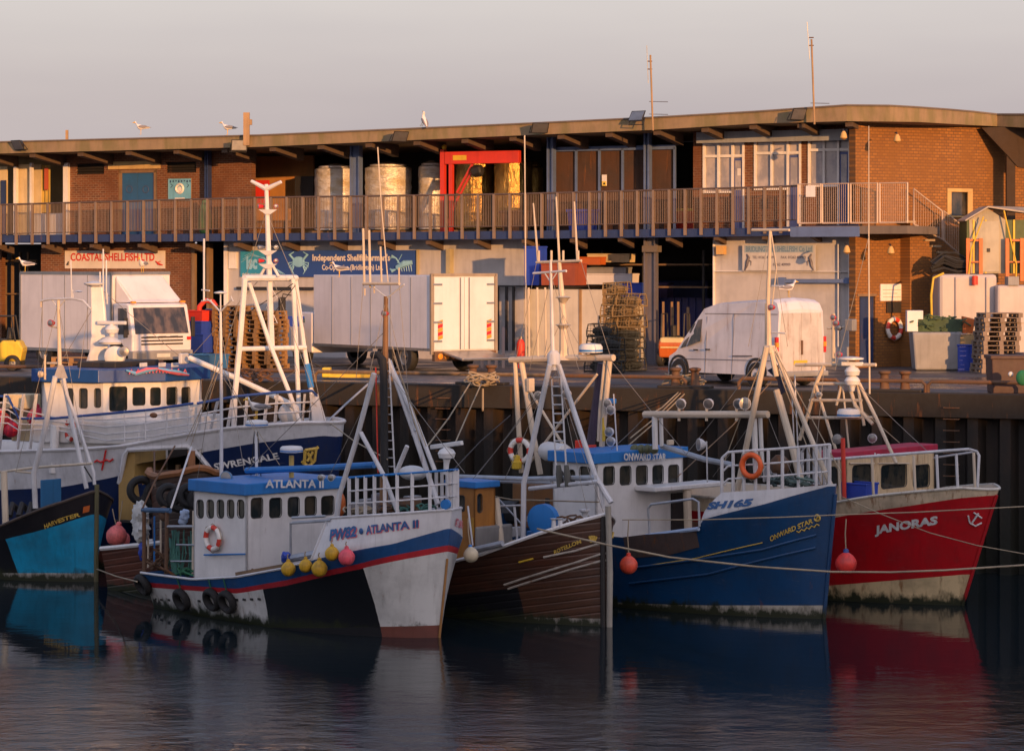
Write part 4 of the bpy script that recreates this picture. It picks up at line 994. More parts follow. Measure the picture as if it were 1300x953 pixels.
# ---- crates
def crate(name, label, loc, rz, mat, sz=(.8, .6, .5), grp=None, flare=1.08):
    x, y, z = sz[0]/2, sz[1]/2, sz[2]
    t = thing(name, label, 'crate', TR(loc, rz), grp); f = flare
    g = MB(); th = .03
    lo = [(-x, -y, 0), (x, -y, 0), (x, y, 0), (-x, y, 0)]; hi = [(-x*f, -y*f, z), (x*f, -y*f, z), (x*f, y*f, z), (-x*f, y*f, z)]
    li = [(a*.93, b_*.93, .05) for a, b_, _ in lo]; hin = [(a*.93, b_*.93, z) for a, b_, _ in hi]
    g.add(lo+hi+li+hin, [(3, 2, 1, 0)]+[(i, (i+1) % 4, (i+1) % 4+4, i+4) for i in range(4)]+[(i+4, (i+1) % 4+4, (i+1) % 4+12, i+12) for i in range(4)]+[(i+12, (i+1) % 4+12, (i+1) % 4+8, i+8) for i in range(4)]+[(8, 9, 10, 11)])
    g.build('shell', mat, t)
    g = MB(); g.tube([(-x*f, -y*f, z), (x*f, -y*f, z), (x*f, y*f, z), (-x*f, y*f, z), (-x*f, -y*f, z)], .03, 6); g.build('rim', mat, t)
    return t
def onq(px, py, dz=0, dy=0): q = G(px, py); return V((q.x, q.y+dy, QZ+dz))
blue2 = paint('crate_teal', (.03, .12, .28), .5, .3)
cr = [(252, 425, 38.0, m_fish, 'large blue crate behind the left lorry cab, upper of two', 1.0, .45), (254, 447, 38.0, m_fish, 'large blue crate behind the left lorry cab, under another', 1.0, .6),
      (283, 408, 37.6, blue2, 'teal crate on top of the left pallet stack side', .8, .4), (262, 470, 39.5, blue2, 'teal crate low in front of the blue ones by the boom', 1.0, .5)]
for px, py, s_, mt, lb, wd, hh in cr: crate('fish_crate', lb, P(px, py, s_), -40, mt, (wd*1.1, wd*.8, hh), 'crates beside the left lorry')
crate('fish_crate', 'red tub behind the left lorry cab above the blue crates', P(254, 408, 38.0), -40, m_red, (.7, .5, .35), 'crates beside the left lorry')
t = thing('hose_reel', 'red arched hose pipe rising behind the blue crates', 'hose', P(257, 404, 37.9)); MB().tube([(-.15, 0, -.2), (-.1, 0, .4), (.1, 0, .6), (.35, 0, .55), (.45, 0, .4)], .09, 8).build('hose', m_red, t, True)
crate('fish_crate', 'blue crate on the pallets in front of the right lorry cab', P(352, 414, 38.2), -40, m_fish, (1.5, .8, .3), 'crates beside the left lorry')
# stuff in the open bay between the white stores
bay = [('storage_bin', 'deep blue bin high on the stack behind the red crate', 680, 362, 37.2, m_fish, (.55, .6, 1.3)), ('storage_bin', 'rust red plastic bin beside the foremast at the walkway edge', 716, 362, 37.6, paint('rust_red_plastic', (.30, .065, .025), .6, .3), (1.25, .9, .72)),
       ('storage_bin', 'small orange box on the top shelf of the bay', 752, 336, 36.2, m_orange, (.8, .5, .25)), ('polystyrene_box', 'long cream box on the bay top shelf', 776, 333, 36.0, m_cream, (1.6, .5, .28)),
       ('polystyrene_box', 'grey and blue boxes under the cream box', 770, 348, 36.0, m_grey, (1.7, .5, .22)), ('polystyrene_box', 'long white roll lying above the creels', 770, 361, 36.0, m_boxw, (2.2, .6, .36)),
       ('storage_bin', 'bright blue fish box against the steel column', 806, 386, 36.4, m_fish, (.7, .5, .72)), ('storage_bin', 'wide dark blue bin right of the steel column', 868, 379, 34.5, paint('dark_blue', (.015, .03, .16), .5, .3), (2.2, .8, .65)),
       ('polystyrene_box', 'long white box behind the dark blue bin', 862, 360, 33.5, m_boxw, (2.9, .6, .35)), ('storage_bin', 'violet crate right of the steel column', 841, 379, 35.3, paint('violet_crate', (.12, .08, .22), .5, .3), (.6, .5, .55)), ('polystyrene_box', 'dark timber case at the back of the bay', 870, 346, 33, m_timber, (2.2, .6, .7))]
for nm, lb, px, py, s_, mt, sz in bay: crate(nm, lb, P(px, py, s_), FD, mt, sz, None, 1.02)
t = thing('shelf_rack', 'dark shelving rack that carries the boxes in the open bay', 'shelf', B.M @ Matrix.Translation((bu(770, 3.2), 3.2, 0)))
w_ = bu(905, 3.2)-bu(770, 3.2)
for z in (B.ony(770, 361, 3.2).z-.05, B.ony(770, 334, 3.2).z-.02): MB().box((-1.8, -.4, z-.06), (w_, .5, z)).build('shelf_board', m_timber, t)
for x in (-1.7, 0, 1.6, w_-.2): MB().box((x-.04, -.4, 0), (x+.04, -.32, 3.9)).build('upright', m_blk, t)
t = thing('cold_cabinet', 'tall white cold cabinet standing behind the creels in the bay', 'cabinet', B.M @ Matrix.Translation((bu(742, 2.0), 2.0, 0)))
a = B.ony(665, 367, 2.0); c = B.ony(806, 366, 2.0); x0_ = a.x-bu(742, 2.0); x1_ = c.x-bu(742, 2.0)
MB().box((x0_, 0, 0), (x1_, .8, a.z)).build('cabinet_body', paint('cabinet_white', (.60, .58, .56), .4, .2), t, bevel=.03)
for px in (737, 768): x_ = bu(px, 2)-bu(742, 2); MB().box((x_-.05, -.03, 0), (x_+.05, -.002, a.z)).build('door_edge', m_wood, t)
for y, z in ((.1, .9),): MB().box((x1_*.3, -.06, 1.2), (x1_*.3+.06, -.003, 1.6)).build('door_pull', m_blk, t)
g = thing('blue_curtain', 'deep blue strip curtain filling the back of the bay right of the column', 'curtain', B.M @ Matrix.Translation((bu(833, 4), 4, 0)))
gg = MB(); w_ = bu(905, 4)-bu(833, 4)
for i in range(16): x_ = w_*i/16; gg.box((x_, (i % 2)*.05, .2), (x_+w_/16*1.1, (i % 2)*.05+.03, B.ony(860, 378, 4).z))
gg.build('curtain', paint('curtain_blue', (.012, .025, .16), .5, .3), g)
for i, px in enumerate((842, 853, 861)):
    o = MB().box((-.04, -.04, 0), (.04, .04, 2.1)).build('prop_pole', m_timber); o.location = (B.M @ V((bu(px, 2.2), 2.2, 0))); tag(o, ['wooden pole leaning over the orange forklift, leftmost', 'wooden pole behind the orange forklift, middle one', 'wooden pole with red tape, nearest the van'][i], 'pole', 'poles behind the forklift')
# creels
def creel():
    g = MB(); L_, W2, H = .36, .26, .36
    g.tube([(-L_, -W2, .02), (L_, -W2, .02), (L_, W2, .02), (-L_, W2, .02), (-L_, -W2, .02)], .02, 5)
    for x in (-L_, 0, L_): g.tube([(x, -W2, .02), (x, -W2, .18), (x, -W2*.6, H), (x, W2*.6, H), (x, W2, .18), (x, W2, .02)], .017, 5)
    for y, z in ((-W2, .18), (-W2*.6, H), (W2*.6, H), (W2, .18)): g.tube([(-L_, y, z), (L_, y, z)], .013, 4)
    for i in range(9):
        x = -L_+L_*2*i/8; g.tube([(x, -W2, .02), (x+.04, -W2, .18), (x, -W2*.6, H), (x, W2*.6, H)], .006, 3)
    for i in range(5):
        z = .04+.07*i; g.tube([(-L_, -W2*(1 if z < .2 else .8), z), (L_, -W2*(1 if z < .2 else .8), z)], .006, 3); g.tube([(L_, -W2, z), (L_, W2, z)], .006, 3)
    g.torus((0, -W2*.97, .17), .1, .012, (0, 1, 0), 14, 4); g.ball((0, 0, .16), .19, (1.7, 1.1, .75), 8)
    return g
m_creel = paint('creel_twine', (.26, .17, .07), .9, .5); m_creelb = paint('creel_tarred', (.03, .03, .028), .9, .4)
c0 = creel().build('creel', m_creel); k = 0; c1 = None
for col_, (px, n, s_, dark) in enumerate(((800, 7, 39.8, 0), (781, 8, 39.6, 0), (762, 4, 40.0, 1), (775, 3, 41.0, 1), (791, 6, 38.9, 0))):
    for i in range(n):
        q = P(px+rnd.uniform(-3, 3), 460, s_); M_ = TR((q.x, q.y, QZ+.37*i*(.93 if not dark else 1)+.01), -25+rnd.uniform(-12, 12), rnd.uniform(-4, 4), rnd.uniform(-4, 4), 1.12)
        if k == 0: o = c0
        else: o = c0.copy(); COL.objects.link(o)
        if dark and c1 is None: c1 = c0.data.copy(); c1.materials[0] = m_creelb
        if dark: o.data = c1
        o.matrix_world = M_; k += 1
        tag(o, ('tarred black creel in the dark heap left of the brown stack' if dark else ('topmost brown creel' if i == n-1 else 'brown twine creel')+(' of the stack nearest the steel column' if col_ == 0 else ' of the stack second from the steel column' if col_ == 1 else ' in the back stack behind the others')), 'creel', 'creels piled in the bay')
# ---- lifebuoy on the wall
m_lbw = paint('lifebuoy_white', (.75, .72, .68), .5, .2); m_lbr = paint('lifebuoy_red', (.65, .05, .03), .5, .2); m_lbo = paint('lifebuoy_orange', (.80, .12, .02), .5, .2)
def lifebuoy(label, loc, ax, R_=.29, r=.068, mats=None, ph=0, seg=True):
    g = MB(); g.torus((0, 0, 0), R_, r, (0, 0, 1), 40, 10, (lambda f: 1 if ((f+ph)*4) % 1 < .38 else 0) if seg else None)
    o = g.build('lifebuoy', mats or [m_lbw, m_lbr], None, True); o.matrix_world = face_to(loc, ax)
    g = MB(); pts_ = [V(((R_+r+.03*(1 if i % 2 == 0 else -.2))*math.cos(R(i*22.5)), (R_+r+.03*(1 if i % 2 == 0 else -.2))*math.sin(R(i*22.5)), 0)) for i in range(17)]
    g.tube(pts_, .01, 5, cap=False); g.build('grab_line', m_rope, o)
    return tag(o, label, 'lifebuoy')
wp = lambda px, py, y: B.M @ B.ony(px, py, y)
e_ = lambda px, py, y: E.M @ E.ony(px, py, y)
lifebuoy('red and white lifebuoy hanging on the brick wall under the white notice', e_(1135.5, 417, -.12), E.M.to_3x3() @ V((0, -1, 0)), .31, .075, ph=.12)
# ---- right hand quay clutter
def qbox(name, label, cat, x0, yt, x1, yb, depth, mat, dang=0, bev=.02, extra=None):
    s_ = (yb-YH)/(CZ-QZ); q = P((x0+x1)/2, yb, s_); w_ = (x1-x0)/s_; h_ = (yb-yt)/s_
    t = thing(name, label, cat, TR((q.x, q.y, QZ), dang))
    MB().box((-w_/2, 0, .01), (w_/2, depth, h_)).build('body', mat, t, bevel=bev)
    if extra: extra(t, w_, h_, depth)
    return t
m_tank = paint('tank_off_white', (.46, .42, .42), .5, .2, w=.5)
def ftank(t, w, h, d):
    MB().box((w*.03, -.03, h*.08), (w*.05, -.002, h*.92)).build('seam', m_white, t)
    MB().box((-w*.5, -.02, h*.97), (w*.5, d, h*1.02)).build('top_rim', m_tank, t, bevel=.02)
def qb2(px0, px1, yt, yb, s_, depth):       # box by pixels at a set scale
    return P(px0, yb, s_), P(px1, yb, s_), (yb-yt)/s_
s_ = 38.9; a, c = P(1192, 472, s_), P(1266, 472, s_)
t = thing('water_tank', 'big off white tank at the foot of the stairs, below the green cabin', 'tank', (a.x, a.y, QZ))
h_ = CZ-(348-YH)/s_-QZ; MB().box((0, 0, 0), (c.x-a.x, 1.6, h_)).build('tank_body', m_tank, t, bevel=.12)
for x_ in (.55, 1.55): MB().tube([(x_, -.04, .15), (x_, -.04, h_-.1)], .03, 6).build('strap', m_tank, t)
MB().lathe([(.1, 0), (.1, .28), (.06, .3)], (1.15, -.14, h_-.35), (0, 0, 1), 10).build('spout', m_red, t)
s_ = 39.1; a2 = P(1266, 472, s_)
t = thing('water_tank', 'second off white tank cut by the right edge, lower than its neighbour', 'tank', (a2.x, a2.y, QZ))
h2 = CZ-(362-YH)/s_-QZ; MB().box((0, 0, 0), (2.6, 1.6, h2)).build('tank_body', m_tank, t, bevel=.08)
MB().bar((0, -.02, h2-1.2), (2.6, -.02, h2-1.2), .04).build('seam', m_tank, t)
MB().box((.35, -.05, h2), (.7, .6, h2+.28)).build('filler', m_grey, t)
# cabin with pitched roof and orange guard posts on the tanks
s_ = 38.7; zb = CZ-(347-YH)/s_; q = P(1228, 347, s_); t = thing('green_cabin', 'green and grey cabin with a pale pitched roof above the white tanks', 'cabin', (q.x, q.y, zb))
w1, d1, hw = 3.0, 1.6, (347-279)/s_
xm = (1254-1228)/s_; xe = (1277-1228)/s_
gcol = paint('cabin_green', (.06, .09, .03), .6, .3)
g = MB(); g.box((0, .1, 0), (w1, d1, hw)); g.build('cabin_wall', gcol, t)
g = MB(); g.prism([(xm-.55, .08, 0), (xe, .08, 0), (xe, .08, hw), (xm+.0, .08, hw+.38), (xm-.6, .08, hw)], (0, .05, 0)); g.build('gable_front', paint('cabin_grey', (.36, .32, .24), .6, .3), t)
g = MB(); g.box((xm-.38, .03, .05), (xm+.38, .08, hw-.05)); d = g.build('cabin_door', paint('cabin_door_grey', (.40, .37, .30), .6, .3), t)
MB().box((xm-.02, -.0, .7), (xm+.08, .03, .82)).build('lock', m_blk, d)
g = MB(); rf = [(xm-.75, -.1, hw-.02), (xm, -.1, hw+.42), (w1, -.1, hw+.42)]
g.hexa([(xm-.75, -.12, hw-.05), (xm, -.12, hw+.40), (xm, d1, hw+.40), (xm-.75, d1, hw-.05)], [(xm-.75, -.12, hw), (xm, -.12, hw+.45), (xm, d1, hw+.45), (xm-.75, d1, hw)])
g.hexa([(xm, -.12, hw+.40), (w1+.2, -.3, hw+.02), (w1+.2, d1, hw+.36), (xm, d1, hw+.40)], [(xm, -.12, hw+.45), (w1+.2, -.3, hw+.07), (w1+.2, d1, hw+.41), (xm, d1, hw+.45)]); g.build('pitched_roof', paint('pale_roof', (.42, .36, .30), .6, .3), t)
for x_ in (.0, .42, xe+.02, xe+.5): MB().box((x_-.06, -.18, -.25), (x_+.06, -.06, 1.15)).build('guard_post', m_orange, t)
g = MB(); g.box((0, -.15, 1.05), (.42, -.1, 1.12)); g.box((0, -.15, .35), (.42, -.1, .40)); g.build('guard_rail', m_orange, t)
g = MB(); g.box((xe, -.15, 1.05), (w1, -.1, 1.12)); g.box((xe, -.15, .35), (w1, -.1, .40)); g.build('guard_rail', m_orange, t)
MB().tube([(.0, -.2, -.1), (.1, -.22, .8), (.5, -.2, hw+.1)], .025, 6).build('strap', m_yel, t); MB().tube([(xe-.1, -.2, hw+.3), (xe+.3, -.25, .3), (xe+.3, -.2, -.1)], .025, 6).build('strap', m_yel, t)
for x_ in (.22, .62, xe+.28, xe+.75): MB().box((x_-.03, .06, 0), (x_+.03, .1, hw)).build('yellow_stripe', m_yel, t)
# dark tangled hose on the tank
q = P(1207, 345, 38.7); g = MB()
for i in range(16):
    y = rnd.uniform(0, .5); z = rnd.uniform(0, .55)
    g.tube([(-.55+rnd.uniform(-.1, .1), y, z*.6), (-.2, y+.1, z+.1), (.2, y, z+rnd.uniform(-.1, .15)), (.6, y, z*.8)], .045, 6)
o = g.build('hose_heap', m_rub, None, True); o.location = q; tag(o, 'heap of black hose and bundles at the foot of the stairs left of the cabin', 'hose')
o = MB().tube([(0, 0, 0), (-.35, -.1, -.15), (-.42, -.1, -.7), (-.4, -.1, -1.6)], .04, 8).build('yellow_hose', m_yel, None, True); o.location = P(1198, 347, 39.1); tag(o, 'yellow hose drooping over the left corner of the white tank', 'hose')
# skip, bins
s_ = 39.6; q = P(1158, 466, s_); t = thing('fish_bin', 'large grey insulated fish bin loaded with nets beside the lifebuoy wall', 'bin', (q.x, q.y, QZ))
MB().hexa([(.1, 0, .02), (1.5, 0, .02), (1.5, .8, .02), (.1, .8, .02)], [(0, -.05, 1.24), (1.56, -.05, 1.24), (1.56, .85, 1.24), (0, .85, 1.24)]).build('body', m_grey, t, bevel=.06)
q2 = q+V((1.6, .1, 0)); t = thing('fish_bin', 'brown wooden box wedged between the grey bin and the blue bins', 'bin', (q2.x, q2.y, QZ)); MB().box((0, 0, 0), (.5, .9, .75)).build('body', m_timber, t, bevel=.02); MB().hexa([(-.1, -.04, .72), (.55, -.04, .78), (.55, .9, .78), (-.1, .9, .72)], [(-.05, -.04, 1.1), (.6, -.04, 1.2), (.6, .9, 1.2), (-.05, .9, 1.1)]).build('ply_lid', paint('ply_tan', (.45, .30, .13), .7, .3), t)
q3 = V((q.x+.15, q.y, QZ+1.25)); g = MB()
for i in range(70):
    x = rnd.uniform(0, 1.55); y = rnd.uniform(0, .8); z = rnd.uniform(0, .5); a_ = rnd.uniform(0, 6)
    g.tube([(x, y, z), (x+.2*math.cos(a_), y+.2*math.sin(a_), z+rnd.uniform(-.05, .1)), (x+.3*math.cos(a_+1), y, z+rnd.uniform(-.1, .05))], .03, 5)
g.box((.05, .1, 0), (1.5, .8, .4)); o = g.build('net_pile', paint('dull_green_net', (.06, .10, .05), .9, .5), None); o.location = q3; tag(o, 'dull green heap of netting lying on the grey fish bin', 'net')
t = thing('white_box', 'small white box standing left of the net heap', 'box', V((q.x-.05, q.y+.05, QZ+1.25))); MB().box((-.1, .05, 0), (.42, .4, .68)).build('body', m_boxw, t, bevel=.02)
t = thing('orange_tub', 'bright orange tub tilted behind the right end of the net heap', 'tub', V((q.x+1.75, q.y+.05, QZ+1.2))); MB().hexa([(-.12, 0, 0), (.2, 0, 0), (.2, .3, 0), (-.12, .3, 0)], [(-.12, 0, .55), (.3, 0, .45), (.3, .3, .45), (-.12, .3, .55)]).build('body', m_orange, t, bevel=.02)
for px, lb in ((1217, 'tall blue bin, left of the two before the white tanks'), (1231, 'tall blue bin, right of the two before the white tanks')):
    q = P(px, 468, 39.5); crate('blue_bin', lb, (q.x+.12, q.y, QZ), 0, m_fish, (.36, .5, .82), 'blue bins by the tanks', 1.08)
for px, py, s_, lb in ((1260, 502, 48, 'brown ribbed bin at the right edge, left of another'), (1300, 500, 47, 'brown ribbed bin cut by the right edge')):
    q = P(px, py, s_); t = thing('brown_bin', lb, 'bin', (q.x, q.y+.2, QZ), 'brown bins at the right edge')
    MB().hexa([(.05, 0, 0), (.95, 0, 0), (.95, .9, 0), (.05, .9, 0)], [(0, -.04, 1.0), (1, -.04, 1.0), (1, .95, 1.0), (0, .95, 1.0)]).build('body', paint('brown_plastic', (.07, .035, .03), .6, .3), t, bevel=.03)
    MB().box((-.03, -.08, .92), (1.03, .98, 1.02)).build('rim', paint('brown_plastic', (.07, .035, .03), .6, .3), t, bevel=.02)
q = P(1298, 477, 48.8); g = MB(); g.ball((0, 0, -.05), .17, (1, .6, 1.2), 9); g.ball((.15, 0, .05), .15, (1, .6, 1), 9); o = g.build('green_sack', paint('bright_green', (.01, .16, .07), .8, .3), None, True); o.location = q; tag(o, 'bright green sack hung on the front of the brown bins', 'sack')
o = MB().ball((0, 0, 0), .07).build('white_float', m_lbw, None, True); o.location = P(1283, 475, 48.6); tag(o, 'small white float beside the green sack', 'float')
# rope heaps on the quay edge
def ropeheap(label, px, py, s_, r, n, mat):
    g = MB(); q = P(px, py, s_)
    for i in range(n):
        R_ = r*rnd.uniform(.35, 1); a0 = rnd.uniform(0, 6); c_ = V((rnd.uniform(-r, r)*.6, rnd.uniform(-.1, .25), rnd.uniform(0, .28)))
        g.tube([c_+V((R_*math.cos(a0+k*.55), R_*.6*math.sin(a0+k*.55), .06*math.sin(k+i)+.05)) for k in range(11)], .022, 5)
    o = g.build('rope_coil', mat, None, True); o.location = (q.x, q.y, QZ+.02); tag(o, label, 'rope', 'rope coils on the quay edge')
ropeheap('tangle of pale rope by the front wheel of the white van', 872, 492, 45.8, .5, 16, m_rope)
ropeheap('brown rope coiled round the bollards under the tail lift', 612, 492, 45.2, .4, 12, m_rope)
ropeheap('low brown rope heap on the edge below the pallet stacks', 330, 486, 44, .45, 10, m_rust)
# white drum radar and misc between lorry and bay: ladder-like hand rack, red cylinder
t = thing('red_cylinder', 'red gas cylinder standing right of the long lorry', 'cylinder', (P(661, 467, 38.6).x, P(661, 467, 38.6).y, QZ)); MB().lathe([(.14, 0), (.14, .8), (.1, .9), (.05, .95)], n=14).build('body', m_red, t, True); MB().lathe([(.06, .95), (.06, 1.03)], n=8).build('valve', m_chrome, t)
for i in range(4):
    q = P(612+9*i, 462, 38.6); o = MB().box((-.05, -.05, 0), (.05, .05, 1.35)).build('blue_stake', m_blue); o.location = (q.x, q.y, QZ); tag(o, 'blue stake in the short row right of the long lorry rear', 'stake', 'blue stakes by the store front')
t = thing('pallet_truck', 'yellow pallet truck lying low under the long lorry box', 'pallet truck', (P(435, 482, 42.6).x, P(435, 482, 42.6).y, QZ))
MB().box((-.4, -.3, .05), (1.0, -.12, .16)).build('fork', m_yel, t, bevel=.02); MB().box((-.4, .12, .05), (1.0, .3, .16)).build('fork', m_yel, t, bevel=.02); MB().box((-.6, -.3, .05), (-.35, .3, .35)).build('hydraulic_head', m_yel, t, bevel=.03)
MB().tube([(-.5, 0, .3), (-.95, 0, .5)], .025, 6).build('handle', m_blk, t)
# ---------------------------------------------------------------- boats: shared builders
m_bw = paint('boat_white', (.70, .69, .68), .4, .2, .2)
m_bwr = paint('boat_white_rusty', (.60, .57, .50), .5, .45, .9, w=1.3)
m_deck = paint('deck_grey', (.16, .15, .14), .85, .4, .3)
m_stain = paint('stanchion_white', (.60, .60, .62), .45, .3, .4)
m_cream_r = paint('cream_rusty_steel', (.60, .50, .38), .5, .25, .45, w=.7)
m_bblue = paint('boat_roof_blue', (.015, .17, .50), .45, .25)
m_bglass = glassm('wheelhouse_glass', (.012, .018, .02), (.05, .045, .035))
m_radar = paint('radar_white', (.66, .66, .66), .35, .15)
m_tyre = paint('old_tyre', (.014, .014, .015), .8, .3)
m_alu = paint('bare_tube', (.42, .44, .48), .4, .3, .2, .4)

def hullmat(name, col, rough=.35, k=.3, rust=.3, patch=None, weed=True, planks=0, pcol=(.006, .007, .010)):
    """hull paint; near the water it carries weed and slime; patch=(a, b, c, d): a darker painted area between local x lines a+b*z and c+d*z"""
    if name in MATS: return MATS[name]
    m, nt, b = new_mat(name)
    c = surf(nt, col, k, rust, 1.2)
    tc = N(nt, 'TexCoord'); sp = N(nt, 'SeparateXYZ'); L(nt, tc.outputs['Object'], sp.inputs[0])
    if planks:
        zp = math_(nt, 'ADD', sp.outputs[2], math_(nt, 'MULTIPLY', sp.outputs[0], -.17)); cbp = N(nt, 'CombineXYZ'); L(nt, math_(nt, 'MULTIPLY', sp.outputs[0], .45), cbp.inputs[0]); L(nt, math_(nt, 'MULTIPLY', sp.outputs[1], .45), cbp.inputs[1]); L(nt, math_(nt, 'MULTIPLY', zp, 11), cbp.inputs[2]); v = cbp.outputs[0]; c = mixc(nt, ramp(nt, noise(nt, v, 1.6, 7, .7), .40, .68), c, tuple(q*1.9 for q in col)); c = mixc(nt, ramp(nt, noise(nt, coords(nt, (.6, .6, 1.2)), 1.1, 4), .48, .66), c, (.075, .024, .012))
    sf = ramp(nt, noise(nt, coords(nt, (1.2, 1.2, 7)), 2.2, 9, .75), .60, .68); c = mixc(nt, math_(nt, 'MULTIPLY', sf, .38), c, tuple(q*.5+.11 for q in col))
    sg = ramp(nt, noise(nt, coords(nt, (9, 9, .7)), 1.0, 6, .6), .60, .74); c = mixc(nt, math_(nt, 'MULTIPLY', sg, .5), c, tuple(q*.45+.02 for q in col))
    if patch:
        a, b_, c_, d_ = patch; wob = math_(nt, 'MULTIPLY', noise(nt, tc.outputs['Object'], 2.5), .04)
        x = math_(nt, 'ADD', sp.outputs[0], wob)
        f1_ = math_(nt, 'GREATER_THAN', x, math_(nt, 'MULTIPLY_ADD', sp.outputs[2], b_, a))
        f2_ = math_(nt, 'LESS_THAN', x, math_(nt, 'MULTIPLY_ADD', sp.outputs[2], d_, c_))
        c = mixc(nt, math_(nt, 'MULTIPLY', f1_, f2_), c, pcol)
    if weed:
        z = math_(nt, 'ADD', sp.outputs[2], math_(nt, 'MULTIPLY', math_(nt, 'SUBTRACT', noise(nt, coords(nt, (1, 1, .5)), 4.5, 6, .7), .5), -.75))
        wm = N(nt, 'MapRange'); wm.inputs[1].default_value = .30; wm.inputs[2].default_value = .12; L(nt, z, wm.inputs[0])
        c = mixc(nt, wm.outputs[0], c, (.018, .022, .008))
    L(nt, c, b.inputs['Base Color']); b.inputs['Roughness'].default_value = rough
    h = math_(nt, 'ADD', noise(nt, coords(nt, (1, 1, .5)), 1.1, 2), math_(nt, 'MULTIPLY', noise(nt, coords(nt), 7, 4), .12))
    if planks:
        pl = math_(nt, 'PINGPONG', zp, .085); h = math_(nt, 'ADD', math_(nt, 'MULTIPLY', ramp(nt, pl, 0, .03), .35), h)
    bump(nt, b, h, .6, .05)
    return m

